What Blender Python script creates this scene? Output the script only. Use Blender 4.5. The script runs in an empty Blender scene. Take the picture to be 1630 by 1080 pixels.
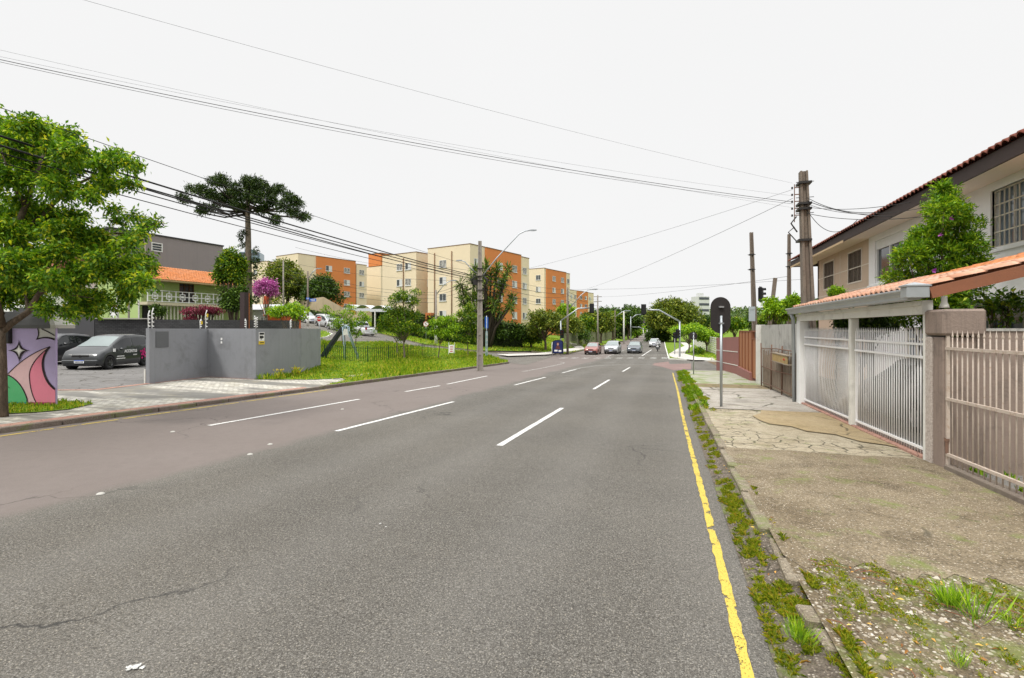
import bpy, bmesh, math, random
import numpy as np
from mathutils import Vector, Matrix
S = bpy.context.scene
COL = S.collection
R = math.radians
# ------------------------------------------------------------------ camera, sky, sun
YAW = R(17.0)
CS, SN = math.cos(YAW), math.sin(YAW)
F, CX, HY, EYE = 800.0, 815.0, 524.0, 1.75
cd = bpy.data.cameras.new('camera'); cam = bpy.data.objects.new('camera', cd); COL.objects.link(cam)
cam.location = (0, 0, EYE); cam.rotation_euler = (R(90), 0, YAW)
cd.sensor_width = 36; cd.lens = 36*F/1630; cd.shift_y = -(540-HY)/1630
cd.clip_start = 0.05; cd.clip_end = 5000
S.camera = cam
S.view_settings.view_transform = 'Standard'; S.view_settings.look = 'None'
S.view_settings.gamma = 1; S.view_settings.exposure = 0.0
SUN_EL, SUN_AZ = R(52), R(203)      # azimuth from +Y, clockwise
w = bpy.data.worlds.new('World'); S.world = w; w.use_nodes = True
nt = w.node_tree; nt.nodes.clear()
def wn(t, **k):
    n = nt.nodes.new(t)
    for a, b in k.items(): setattr(n, a, b)
    return n
sky = wn('ShaderNodeTexSky', sky_type='NISHITA', sun_disc=False, sun_elevation=SUN_EL, sun_rotation=SUN_AZ)
hsv = wn('ShaderNodeHueSaturation'); hsv.inputs['Saturation'].default_value = 0.12
tc = wn('ShaderNodeTexCoord'); sep = wn('ShaderNodeSeparateXYZ')
mr = wn('ShaderNodeMapRange', interpolation_type='SMOOTHSTEP')
mr.inputs['From Min'].default_value = 0.55; mr.inputs['From Max'].default_value = 1.0
mr.inputs['To Min'].default_value = 9.4; mr.inputs['To Max'].default_value = 33.0
nz = wn('ShaderNodeTexNoise'); nz.inputs['Scale'].default_value = 2.2; nz.inputs['Detail'].default_value = 3
mr2 = wn('ShaderNodeMapRange'); mr2.inputs['To Min'].default_value = 0.985; mr2.inputs['To Max'].default_value = 1.012
mul = wn('ShaderNodeMath', operation='MULTIPLY')
comb = wn('ShaderNodeCombineColor')
mix = wn('ShaderNodeMix', data_type='RGBA'); mix.inputs[0].default_value = 0.96
bg = wn('ShaderNodeBackground'); bg.inputs['Strength'].default_value = 0.1
wo = wn('ShaderNodeOutputWorld')
L = nt.links.new
L(tc.outputs['Generated'], sep.inputs[0]); L(sep.outputs['Z'], mr.inputs['Value'])
L(tc.outputs['Generated'], nz.inputs['Vector']); L(nz.outputs['Fac'], mr2.inputs['Value'])
L(mr.outputs[0], mul.inputs[0]); L(mr2.outputs[0], mul.inputs[1])
for i in range(3): L(mul.outputs[0], comb.inputs[i])
L(sky.outputs[0], hsv.inputs['Color']); L(hsv.outputs[0], mix.inputs[6]); L(comb.outputs[0], mix.inputs[7])
L(mix.outputs[2], bg.inputs['Color']); L(bg.outputs[0], wo.inputs['Surface'])
sd = bpy.data.lights.new('sun', 'SUN'); sd.energy = 2.0; sd.angle = R(9); sd.color = (1.0, .96, .9)
so = bpy.data.objects.new('sun', sd); COL.objects.link(so)
sdir = Vector((math.sin(SUN_AZ)*math.cos(SUN_EL), math.cos(SUN_AZ)*math.cos(SUN_EL), math.sin(SUN_EL)))
so.rotation_euler = sdir.to_track_quat('Z', 'Y').to_euler(); so.location = sdir*60

# ------------------------------------------------------------------ terrain and image-to-place helpers
def sst(a, b, x):
    t = min(1, max(0, (x-a)/(b-a))); return t*t*(3-2*t)
def g(X, Y):
    z = -0.025*min(Y, 56.0) if Y > -60 else 1.5
    if Y > 150: z += 0.012*(min(Y, 420)-150)
    if X < -12:
        d = -12-X
        k = 0.02 + 0.095*sst(28, 44, Y)
        z += k*min(d, 50) + 0.03*max(0, d-50)
        
    return z
def W2(x, y): return (x*CS-y*SN, x*SN+y*CS)
def AT(px, py, D):
    x, y = W2((px-CX)/F*D, D)
    return Vector((x, y, EYE+(HY-py)/F*D))
def ATZ(px, D, dz=0.0):
    x, y = W2((px-CX)/F*D, D)
    return Vector((x, y, g(x, y)+dz))
def GP(px, py, dz=0.0):
    D = 1.0
    while D < 900:
        p = AT(px, py, D)
        if p.z <= g(p.x, p.y)+dz: break
        D *= 1.01
    lo, hi = D/1.01, D
    for _ in range(20):
        m = (lo+hi)/2; p = AT(px, py, m)
        if p.z <= g(p.x, p.y)+dz: hi = m
        else: lo = m
    return AT(px, py, hi)
def DEP(p): return -p.x*SN + p.y*CS      # distance along the camera's axis

# ------------------------------------------------------------------ materials
def lin(c): return tuple(c)+(1.0,)
class M:
    def __init__(s, name, rough=.8, spec=.3, metal=0):
        s.m = bpy.data.materials.new(name); s.m.use_nodes = True
        s.t = s.m.node_tree; s.b = s.t.nodes['Principled BSDF']
        s.b.inputs['Roughness'].default_value = rough
        s.b.inputs['Specular IOR Level'].default_value = spec
        s.b.inputs['Metallic'].default_value = metal
        s.out = s.t.nodes['Material Output']
        s.co = s.n('ShaderNodeTexCoord').outputs['Object']
    def n(s, t, **k):
        x = s.t.nodes.new(t)
        for a, b in k.items():
            if isinstance(a, str) and a.startswith('i_'): x.inputs[a[2:].replace('_', ' ')].default_value = b
            else: setattr(x, a, b)
        return x
    def l(s, a, b): s.t.links.new(a, b)
    def map(s, scale=(1, 1, 1), src=None):
        m = s.n('ShaderNodeMapping'); m.inputs['Scale'].default_value = scale
        s.l(src or s.co, m.inputs['Vector']); return m.outputs[0]
    def noise(s, sc, det=4, rough=.6, vec=None, dist=0):
        x = s.n('ShaderNodeTexNoise'); x.inputs['Scale'].default_value = sc; x.inputs['Detail'].default_value = det
        x.inputs['Roughness'].default_value = rough; x.inputs['Distortion'].default_value = dist
        s.l(vec or s.co, x.inputs['Vector']); return x.outputs['Fac']
    def vor(s, sc, feat='F1', out='Distance', vec=None, rand=1):
        x = s.n('ShaderNodeTexVoronoi', feature=feat); x.inputs['Scale'].default_value = sc
        x.inputs['Randomness'].default_value = rand
        s.l(vec or s.co, x.inputs['Vector']); return x.outputs[out]
    def ramp(s, f, stops, interp='LINEAR'):
        x = s.n('ShaderNodeValToRGB'); cr = x.color_ramp; cr.interpolation = interp
        while len(cr.elements) < len(stops): cr.elements.new(.5)
        for e, (p, c) in zip(cr.elements, stops):
            e.position = p; e.color = lin(c) if hasattr(c, '__len__') else (c, c, c, 1)
        s.l(f, x.inputs[0]); return x.outputs[0]
    def rng(s, f, a, b, c=0, d=1):
        x = s.n('ShaderNodeMapRange'); s.l(f, x.inputs[0])
        for i, v in enumerate((a, b, c, d)): x.inputs[i+1].default_value = v
        return x.outputs[0]
    def math(s, op, a, b=None):
        x = s.n('ShaderNodeMath', operation=op)
        for i, v in enumerate((a, b)):
            if v is None: continue
            if isinstance(v, (int, float)): x.inputs[i].default_value = v
            else: s.l(v, x.inputs[i])
        return x.outputs[0]
    def mix(s, f, a, b, mode='MIX'):
        x = s.n('ShaderNodeMix', data_type='RGBA', blend_type=mode)
        for i, v in ((0, f), (6, a), (7, b)):
            if isinstance(v, (int, float)): x.inputs[i].default_value = v if i == 0 else (v, v, v, 1)
            elif isinstance(v, tuple): x.inputs[i].default_value = lin(v) if len(v) == 3 else v
            else: s.l(v, x.inputs[i])
        return x.outputs[2]
    def xyz(s):
        x = s.n('ShaderNodeSeparateXYZ'); s.l(s.co, x.inputs[0]); return x.outputs
    def col(s, c):
        if isinstance(c, tuple): s.b.inputs['Base Color'].default_value = lin(c)
        else: s.l(c, s.b.inputs['Base Color'])
        return s
    def bump(s, h, strength=.3, dist=.02):
        x = s.n('ShaderNodeBump'); x.inputs['Strength'].default_value = strength; x.inputs['Distance'].default_value = dist
        s.l(h, x.inputs['Height']); s.l(x.outputs[0], s.b.inputs['Normal']); return s
def scl(c, k): return tuple(min(1, v*k) for v in c)
def paint(name, c, rough=.75, var=.12, sc=1.5, dirt=.0, bump=.15, bsc=60, spec=.25, dirtc=(.12, .1, .08), streak=0.0, metal=0):
    """weathered paint / plaster / metal: patchy colour, fine grain, optional dirt patches and rain streaks"""
    m = M(name, rough, spec, metal)
    c1 = m.mix(m.noise(sc, 5, .65), scl(c, 1-var), scl(c, 1+var))
    c1 = m.mix(m.rng(m.noise(sc*22, 3), .35, .65, 0, .35*min(1, var*4)), c1, scl(c, .78))
    if dirt: c1 = m.mix(m.rng(m.noise(sc*1.3, 6, .7, dist=.4), .52, .72, 0, dirt), c1, dirtc)
    if streak:
        v = m.map((5, 5, .3)); c1 = m.mix(m.rng(m.noise(sc*1.6, 5, .7, vec=v), .5, .8, 0, streak), c1, dirtc)
    m.col(c1)
    if bump: m.bump(m.noise(bsc, 4), bump, .01)
    return m.m
def leafmat(name, stops, trans=.25, rough=.55, petal=False):
    m = M(name, rough, .3)
    geo = m.n('ShaderNodeNewGeometry')
    c = m.ramp(geo.outputs['Random Per Island'], stops)
    big = m.noise(.9, 3)
    c = m.mix(m.rng(big, .35, .65, 0, .35), c, m.mix(1.0, c, (.6, .65, .5), 'MULTIPLY'))
    if not petal: c = m.mix(1.0, c, (1.75, 1.68, .95), 'MULTIPLY')
    m.col(c)
    tr = m.n('ShaderNodeBsdfTranslucent'); m.l(c if petal else m.mix(1.0, c, (1.3, 1.25, .6), 'MULTIPLY'), tr.inputs['Color'])
    ms = m.n('ShaderNodeMixShader'); ms.inputs[0].default_value = trans
    m.l(m.b.outputs[0], ms.inputs[1]); m.l(tr.outputs[0], ms.inputs[2]); m.l(ms.outputs[0], m.out.inputs[0])
    return m.m
def barkmat(name, c=(.12, .09, .065)):
    m = M(name, .9, .2)
    v = m.map((1, 1, .25))
    n = m.noise(18, 6, .7, vec=v)
    m.col(m.ramp(n, [(.3, scl(c, .45)), (.55, c), (.75, scl(c, 1.9))])); m.bump(n, .7, .03)
    return m.m
def glassmat(name, c=(.05, .06, .07), rough=.08, var=.5):
    m = M(name, rough, .6)
    m.col(m.mix(m.noise(.7, 2), scl(c, 1-var), scl(c, 1+var))); return m.m

# asphalt: dark binder, pale aggregate, brownish older half on the left
def asphalt(name, red=True, k=1.0):
    m = M(name, .86, .25)
    X = m.xyz()[0]
    sp = m.n('ShaderNodeTexVoronoi'); sp.inputs['Scale'].default_value = 75; m.l(m.co, sp.inputs['Vector'])
    sep = m.n('ShaderNodeSeparateColor'); m.l(sp.outputs['Color'], sep.inputs[0])
    stone = m.math('MULTIPLY', m.rng(sep.outputs[0], .3, .95), m.rng(sp.outputs['Distance'], .5, .15))
    fine = m.noise(190, 4, .8)
    patch = m.noise(.35, 5, .6); patch2 = m.noise(2.5, 6, .7)
    base = m.mix(m.rng(patch, .35, .65), (.112*k, .104*k, .091*k), (.16*k, .149*k, .13*k))
    base = m.mix(m.rng(patch2, .45, .75, 0, .35), base, (.15*k, .143*k, .13*k))
    base = m.mix(m.rng(fine, .42, .6, 0, .75), base, (.035, .032, .028))
    grey = m.mix(m.math('MULTIPLY', stone, .8), base, m.mix(sep.outputs[1], (.2, .19, .18), (.46, .42, .34)))
    grey = m.mix(m.rng(m.noise(.12, 3), .3, .7, 0, .35), grey, m.mix(1.0, grey, (1.12, 1.04, .9), 'MULTIPLY'))
    grey = m.mix(m.rng(m.noise(1.1, 7, .8, vec=m.map((1, .12, 1))), .55, .8, 0, .35), grey, (.05, .048, .045))
    oil = m.rng(m.noise(.8, 6, .75, vec=m.map((1, .5, 1))), .66, .72, 0, .55)
    grey = m.mix(oil, grey, (.035, .033, .032))
    gr1 = m.noise(64, 2, .9)
    grey = m.mix(m.rng(gr1, .38, .5, .8, 0), grey, m.mix(1.0, grey, (.3, .29, .28), 'MULTIPLY'))
    grey = m.mix(m.rng(m.noise(80, 2, .9), .53, .66, 0, .6), grey, (.34, .325, .29))
    # wheel tracks polished paler
    tr = m.math('SINE', m.math('MULTIPLY', X, 3.9))
    grey = m.mix(m.rng(tr, -.5, 1, 0, .07), grey, (.3, .29, .27))
    if red:
        rb = m.mix(m.noise(.6, 5), (.16, .133, .118), (.205, .176, .16))
        rb = m.mix(m.rng(m.noise(6, 5, .7), .45, .8, 0, .35), rb, (.12, .1, .09))
        rb = m.mix(m.math('MULTIPLY', stone, .16), rb, (.4, .37, .34))
        rb = m.mix(m.rng(m.noise(150, 3), .45, .8, 0, .5), rb, (.11, .09, .08))
        e = m.math('ADD', X, m.math('MULTIPLY', m.noise(.5, 4), 1.1))
        grey = m.mix(m.rng(e, -5.75, -5.45), rb, grey)
    # cracks in patches
    d = m.n('ShaderNodeVectorMath', operation='ADD')
    nn = m.n('ShaderNodeTexNoise'); nn.inputs['Scale'].default_value = 1.5; nn.inputs['Detail'].default_value = 5; m.l(m.co, nn.inputs['Vector'])
    m.l(m.co, d.inputs[0]); m.l(nn.outputs['Color'], d.inputs[1])
    cr = m.rng(m.vor(.33, 'DISTANCE_TO_EDGE', vec=d.outputs[0]), .0, .007, 1, 0)
    cr = m.math('MULTIPLY', cr, m.rng(m.noise(.22, 2), .5, .62))
    grey = m.mix(m.math('MULTIPLY', cr, .8), grey, (.02, .02, .02))
    m.col(grey)
    m.bump(m.math('ADD', m.math('MULTIPLY', stone, 1.0), fine), .55, .006)
    return m.m
def concrete(name, c1, c2, stones=.4, crack=None, cw=.012, stain=(.12, .1, .07), st=.4, moss=0.0, sc=1.0, cmask=None, fx=1.0, cell=0):
    m = M(name, .92, .2)
    b = m.mix(m.rng(m.noise(.7*sc, 6, .7), .3, .7), c1, c2)
    b = m.mix(m.rng(m.noise(9, 6, .75), .48, .75, 0, .55), b, scl(c1, .55))
    b = m.mix(m.rng(m.noise(1.6*sc, 7, .72, dist=.6), .5, .72, 0, st), b, stain)
    sp = m.n('ShaderNodeTexVoronoi'); sp.inputs['Scale'].default_value = 55; m.l(m.co, sp.inputs['Vector'])
    sep = m.n('ShaderNodeSeparateColor'); m.l(sp.outputs['Color'], sep.inputs[0])
    stone = m.math('MULTIPLY', m.rng(sep.outputs[0], .5, .9), m.rng(sp.outputs['Distance'], .45, .2))
    b = m.mix(m.math('MULTIPLY', stone, stones), b, (.62, .56, .46))
    b = m.mix(m.rng(m.noise(120, 4, .7), .5, .8, 0, stones*1.6), b, (.07, .06, .045))
    b = m.mix(m.rng(m.noise(42, 3, .9), .36, .5, min(.9, stones*1.1), 0), b, m.mix(1.0, b, (.32, .29, .25), 'MULTIPLY'))
    b = m.mix(m.rng(m.noise(55, 3, .9), .52, .66, 0, min(.9, stones*1.1)), b, m.mix(1.0, b, (1.9, 1.85, 1.75), 'MULTIPLY'))
    h = m.math('ADD', stone, m.noise(40, 5, .7))
    if crack:
        nn = m.n('ShaderNodeTexNoise'); nn.inputs['Scale'].default_value = 2.2; nn.inputs['Detail'].default_value = 6; m.l(m.co, nn.inputs['Vector'])
        d = m.n('ShaderNodeVectorMath', operation='MULTIPLY_ADD'); d.inputs[1].default_value = (.35, .35, 0); m.l(nn.outputs['Color'], d.inputs[0]); m.l(m.co, d.inputs[2])
        e = m.vor(crack, 'DISTANCE_TO_EDGE', vec=d.outputs[0])
        k = m.rng(e, cw*.3, cw, 1, 0)
        if cmask: k = m.math('MULTIPLY', k, m.rng(m.noise(.6, 3), cmask, cmask+.1))
        b = m.mix(m.math('MULTIPLY', k, .85), b, (.05, .045, .03)); h = m.math('SUBTRACT', h, m.math('MULTIPLY', k, 2))
    if cell:
        cv = m.n('ShaderNodeTexVoronoi'); cv.inputs['Scale'].default_value = cell; m.l(m.co, cv.inputs['Vector']); cs_ = m.n('ShaderNodeSeparateColor'); m.l(cv.outputs['Color'], cs_.inputs[0])
        st_ = m.math('MULTIPLY', m.rng(cs_.outputs[0], .55, .6), m.rng(cv.outputs['Distance'], .42, .34)); b = m.mix(st_, b, m.mix(cs_.outputs[1], (.2, .165, .12), (.5, .45, .37))); h = m.math('ADD', h, m.math('MULTIPLY', st_, 2.5))
    if moss:
        b = m.mix(m.rng(m.noise(1.8, 7, .75, dist=.5), .62-moss*.2, .72-moss*.1, 0, .8), b, m.mix(m.noise(30, 3), (.08, .13, .02), (.2, .24, .05)))
    m.col(b); m.bump(h, .6, .008)
    return m.m
# ------------------------------------------------------------------ mesh builders
class MB:
    def __init__(s): s.v = []; s.f = []; s.mi = []; s.sm = []; s.k = 0
    def mat(s, k): s.k = k; return s
    def add(s, vs, fs, smooth=False):
        o = len(s.v); s.v += [tuple(v) for v in vs]
        for f in fs: s.f.append([i+o for i in f]); s.mi.append(s.k); s.sm.append(smooth)
        return s
    def box(s, c, d, rz=0, M4=None):
        x, y, z = d[0]/2, d[1]/2, d[2]/2
        vs = [Vector((a*x, b*y, e*z)) for a in (-1, 1) for b in (-1, 1) for e in (-1, 1)]
        if rz: m = Matrix.Rotation(rz, 3, 'Z'); vs = [m@v for v in vs]
        vs = [v+Vector(c) for v in vs]
        if M4: vs = [M4@v for v in vs]
        return s.add(vs, [(0, 1, 3, 2), (4, 6, 7, 5), (0, 4, 5, 1), (2, 3, 7, 6), (0, 2, 6, 4), (1, 5, 7, 3)])
    def bx(s, a, b): return s.box([(a[i]+b[i])/2 for i in range(3)], [abs(b[i]-a[i]) for i in range(3)])
    def beam(s, a, b, w, h, up=(0, 0, 1)):
        a, b = Vector(a), Vector(b); d = (b-a).normalized(); u = Vector(up)
        if abs(d.dot(u)) > .98: u = Vector((1, 0, 0))
        r = d.cross(u).normalized(); u = r.cross(d)
        vs = [p+r*i*w/2+u*j*h/2 for p in (a, b) for i, j in ((-1, -1), (1, -1), (1, 1), (-1, 1))]
        return s.add(vs, [(3, 2, 1, 0), (4, 5, 6, 7), (0, 1, 5, 4), (1, 2, 6, 5), (2, 3, 7, 6), (3, 0, 4, 7)])
    def tube(s, pts, r, n=8, caps=True, smooth=True):
        pts = [Vector(p) for p in pts]; rs = r if hasattr(r, '__len__') else [r]*len(pts)
        rings = []; pr = None
        for i, p in enumerate(pts):
            d = (pts[min(i+1, len(pts)-1)]-pts[max(i-1, 0)]).normalized()
            if pr is None:
                u = Vector((0, 0, 1)) if abs(d.z) < .9 else Vector((1, 0, 0)); pr = d.cross(u).normalized()
            else: pr = (pr-d*pr.dot(d)).normalized()
            q = d.cross(pr)
            rings.append([p+(pr*math.cos(2*math.pi*k/n)+q*math.sin(2*math.pi*k/n))*rs[i] for k in range(n)])
        vs = [v for rg in rings for v in rg]; fs = []
        for i in range(len(pts)-1):
            for k in range(n):
                fs.append((i*n+k, i*n+(k+1) % n, (i+1)*n+(k+1) % n, (i+1)*n+k))
        s.add(vs, fs, smooth)
        if caps:
            o = len(s.v)-len(vs)
            for ff in (list(range(n))[::-1], [(len(pts)-1)*n+k for k in range(n)]):
                s.f.append([o+i for i in ff]); s.mi.append(s.k); s.sm.append(False)
        return s
    def lathe(s, c, prof, n=24, axis='Z', smooth=True):
        c = Vector(c); vs = []; fs = []
        for (r, h) in prof:
            for k in range(n):
                a = 2*math.pi*k/n
                p = (r*math.cos(a), r*math.sin(a), h)
                if axis == 'X': p = (p[2], p[0], p[1])
                if axis == 'Y': p = (p[0], p[2], p[1])
                vs.append(c+Vector(p))
        for i in range(len(prof)-1):
            for k in range(n): fs.append((i*n+k, i*n+(k+1) % n, (i+1)*n+(k+1) % n, (i+1)*n+k))
        return s.add(vs, fs, smooth)
    def prism(s, pts, thick, M4=None, smooth=False):
        """outline in the local XZ plane, extruded along +Y by thick"""
        n = len(pts)
        vs = [Vector((p[0], 0, p[1])) for p in pts]+[Vector((p[0], thick, p[1])) for p in pts]
        if M4: vs = [M4@v for v in vs]
        return s.add(vs, [list(range(n)), list(range(2*n-1, n-1, -1))]+[(i, i+n, (i+1) % n+n, (i+1) % n) for i in range(n)])
    def build(s, name, mats, parent=None, bevel=0, loc=None):
        me = bpy.data.meshes.new(name); me.from_pydata(s.v, [], s.f)
        for m in (mats if isinstance(mats, (list, tuple)) else [mats]): me.materials.append(m)
        me.polygons.foreach_set('material_index', s.mi); me.polygons.foreach_set('use_smooth', s.sm)
        bm = bmesh.new(); bm.from_mesh(me); bmesh.ops.recalc_face_normals(bm, faces=bm.faces)
        if bevel: bmesh.ops.bevel(bm, geom=[e for e in bm.edges if len(e.link_faces) == 2 and e.calc_face_angle(0) > .6], offset=bevel, segments=1, affect='EDGES', profile=.5)
        bm.to_mesh(me); bm.free()
        o = bpy.data.objects.new(name, me); COL.objects.link(o)
        if parent: o.parent = parent
        if loc: o.location = loc
        return o
def tag(o, label=None, cat=None, group=None, kind=None):
    if label: o['label'] = label
    if cat: o['category'] = cat
    if group: o['group'] = group
    if kind: o['kind'] = kind
    return o
def thing(name, label, cat, loc=(0, 0, 0), rz=0, group=None):
    o = bpy.data.objects.new(name, None); COL.objects.link(o); o.empty_display_size = .3
    o.location = loc; o.rotation_euler = (0, 0, rz)
    return tag(o, label, cat, group)
def dup(o, loc=None, rz=None, label=None, parent=None, mats=None):
    c = o.copy(); COL.objects.link(c)
    if parent is not None: c.parent = parent
    if loc is not None: c.location = loc
    if rz is not None: c.rotation_euler = (0, 0, rz)
    if label: c['label'] = label
    for ch in o.children: dup(ch, parent=c)
    return c
def fastmesh(name, V, Fq, mat, parent=None, smooth=False):
    """V (n,3) and quads Fq (m,4) as numpy arrays"""
    me = bpy.data.meshes.new(name); nv, nf = len(V), len(Fq); k = Fq.shape[1]
    me.vertices.add(nv); me.vertices.foreach_set('co', np.ascontiguousarray(V, dtype=np.float32).ravel())
    me.loops.add(nf*k); me.loops.foreach_set('vertex_index', np.ascontiguousarray(Fq, dtype=np.int32).ravel())
    me.polygons.add(nf); me.polygons.foreach_set('loop_start', np.arange(nf, dtype=np.int32)*k)
    try: me.polygons.foreach_set('loop_total', np.full(nf, k, dtype=np.int32))
    except Exception: pass
    if smooth: me.polygons.foreach_set('use_smooth', np.ones(nf, dtype=bool))
    me.materials.append(mat); me.update(calc_edges=True); me.validate()
    o = bpy.data.objects.new(name, me); COL.objects.link(o)
    if parent: o.parent = parent
    return o
def text(s, size, mat, parent, loc, rot, name='lettering', ext=.002, bold=0.0, sx=1):
    c = bpy.data.curves.new(name, 'FONT'); c.body = s; c.size = size; c.extrude = ext; c.offset = bold
    c.align_x = 'CENTER'; c.align_y = 'CENTER'; c.materials.append(mat)
    q = bpy.data.objects.new(name, c); COL.objects.link(q); dg = bpy.context.evaluated_depsgraph_get()
    me = bpy.data.meshes.new_from_object(q.evaluated_get(dg)); bpy.data.objects.remove(q); me.name = name
    o = bpy.data.objects.new(name, me); COL.objects.link(o); o.parent = parent; o.location = loc; o.rotation_euler = rot; o.scale = (sx, 1, 1)
    return o
# sheets that follow the ground
def sheet(name, poly, dz, mat, step=1.5, parent=None, zf=None):
    bm = bmesh.new(); vs = [bm.verts.new((p[0], p[1], 0)) for p in poly]
    bm.faces.new(vs); bmesh.ops.triangulate(bm, faces=bm.faces[:])
    xs = [p[0] for p in poly]; ys = [p[1] for p in poly]
    for ax, a, b in ((0, min(xs), max(xs)), (1, min(ys), max(ys))):
        t = a+step
        while t < b:
            co = (t, 0, 0) if ax == 0 else (0, t, 0); no = (1, 0, 0) if ax == 0 else (0, 1, 0)
            bmesh.ops.bisect_plane(bm, geom=bm.verts[:]+bm.edges[:]+bm.faces[:], plane_co=co, plane_no=no, dist=1e-5); t += step
    for v in bm.verts: v.co.z = (zf or g)(v.co.x, v.co.y)+dz
    bmesh.ops.recalc_face_normals(bm, faces=bm.faces)
    if sum(f.normal.z for f in bm.faces) < 0: bmesh.ops.reverse_faces(bm, faces=bm.faces)
    me = bpy.data.meshes.new(name); bm.to_mesh(me); bm.free(); me.materials.append(mat)
    o = bpy.data.objects.new(name, me); COL.objects.link(o)
    if parent: o.parent = parent
    else: o['kind'] = 'structure'
    return o
def resample(pts, step):
    pts = [Vector((p[0], p[1], 0)) for p in pts]; out = [pts[0]]
    for a, b in zip(pts, pts[1:]):
        n = max(1, int((b-a).length/step))
        out += [a.lerp(b, (i+1)/n) for i in range(n)]
    return out
def kerb(name, pts, mat, wdt=.14, h=.13, side=1, step=1.0, rough=.0, rnd=None, gap=.012, zb=-.06):
    """line of kerb stones; side=+1 puts the thickness to the right of the direction of travel"""
    P = resample(pts, step); m = MB(); rnd = rnd or random.Random(3)
    for a, b in zip(P, P[1:]):
        d = (b-a).normalized(); r = Vector((d.y, -d.x, 0))*side
        a2 = a+d*gap; b2 = b-d*gap; j = rnd.uniform(-rough, rough); j2 = rnd.uniform(-rough, rough); dx = rnd.uniform(-rough, rough)
        q = []
        for p, jj in ((a2, j), (b2, j2)):
            for t in (0, wdt):
                for z in (zb, h+jj):
                    pp = p+r*(t+dx*.7); q.append((pp.x, pp.y, g(p.x, p.y)+z))
        m.add(q, [(0, 1, 3, 2), (4, 6, 7, 5), (0, 4, 5, 1), (2, 3, 7, 6), (1, 5, 7, 3), (0, 2, 6, 4)])
    o = m.build(name, mat, bevel=.012); o['kind'] = 'structure'; return o
def line_mark(name, pts, wdt, mat, dz=.006, step=1.0, parent=None, wob=0, seed=1):
    P = resample(pts, step); V = []; rn = random.Random(seed)
    for i, p in enumerate(P):
        d = (P[min(i+1, len(P)-1)]-P[max(0, i-1)]).normalized(); r = Vector((d.y, -d.x, 0))
        for k in (-1, 1):
            q = p+r*k*(wdt/2+rn.uniform(-wob, wob)); V.append((q.x, q.y, g(q.x, q.y)+dz))
    F_ = [(2*i, 2*i+1, 2*i+3, 2*i+2) for i in range(len(P)-1)]
    o = fastmesh(name, np.array(V), np.array(F_), mat, parent)
    if not parent: o['kind'] = 'structure'
    return o
# ------------------------------------------------------------------ foliage
def leaves(name, C, Dr, size, mat, parent=None, rng=None, asp=.38, jit=.35, fold=.25):
    """one leaf per centre C (n,3) pointing along Dr (n,3)"""
    n = len(C); rng = rng or np.random.default_rng(1)
    Dr = Dr/np.maximum(1e-6, np.linalg.norm(Dr, axis=1, keepdims=True))
    up = np.tile([0, 0, 1.0], (n, 1))+rng.normal(0, .45, (n, 3))
    sd = np.cross(Dr, up); sd /= np.maximum(1e-6, np.linalg.norm(sd, axis=1, keepdims=True))
    nm = np.cross(sd, Dr)
    L = size*(1+rng.uniform(-jit, jit, (n, 1)))
    a = C; t = C+Dr*L-nm*L*.12; m1 = C+Dr*L*.48+sd*L*asp*.5+nm*L*fold*.3; m2 = C+Dr*L*.48-sd*L*asp*.5+nm*L*fold*.3
    V = np.stack([a, m1, t, m2], 1).reshape(-1, 3)
    return fastmesh(name, V, np.arange(4*n).reshape(-1, 4), mat, parent)
def blob_pts(rng, blobs, n, shell=.55, flat=0):
    """cluster points in blobs (cx,cy,cz,rx,ry,rz), favouring the shell"""
    B = np.array(blobs, dtype=float); vol = (B[:, 3]*B[:, 4]*B[:, 5])**.67; p = vol/vol.sum()
    idx = rng.choice(len(B), n, p=p); d = rng.normal(0, 1, (n, 3)); d /= np.linalg.norm(d, axis=1, keepdims=True)
    r = (shell+(1-shell)*rng.random((n, 1))**.6)*(1+rng.normal(0, .06, (n, 1)))
    return B[idx, :3]+d*r*B[idx, 3:6], d
def clusters(rng, P, D, k, spread, droop=.2):
    n = len(P); C = np.repeat(P, k, 0); Dd = np.repeat(D, k, 0)*.6+rng.normal(0, .7, (n*k, 3)); Dd[:, 2] -= droop
    C = C+rng.normal(0, spread, (n*k, 3)); return C, Dd
def sub_blobs(rng, c, rad, nb, rs=.34, squash=.75, hollow=.62):
    out = []
    for i in range(nb):
        d = rng.normal(0, 1, 3); d /= np.linalg.norm(d)
        if d[2] < -.45: d[2] *= -.5
        q = hollow+rng.random()*(1-hollow)*.9
        s = rs*(.65+.7*rng.random())
        out.append((c[0]+d[0]*rad[0]*q*(1-s*.6), c[1]+d[1]*rad[1]*q*(1-s*.6), c[2]+d[2]*rad[2]*q*(1-s*.6), rad[0]*s, rad[1]*s, rad[2]*s*squash*1.2))
    return out
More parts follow.
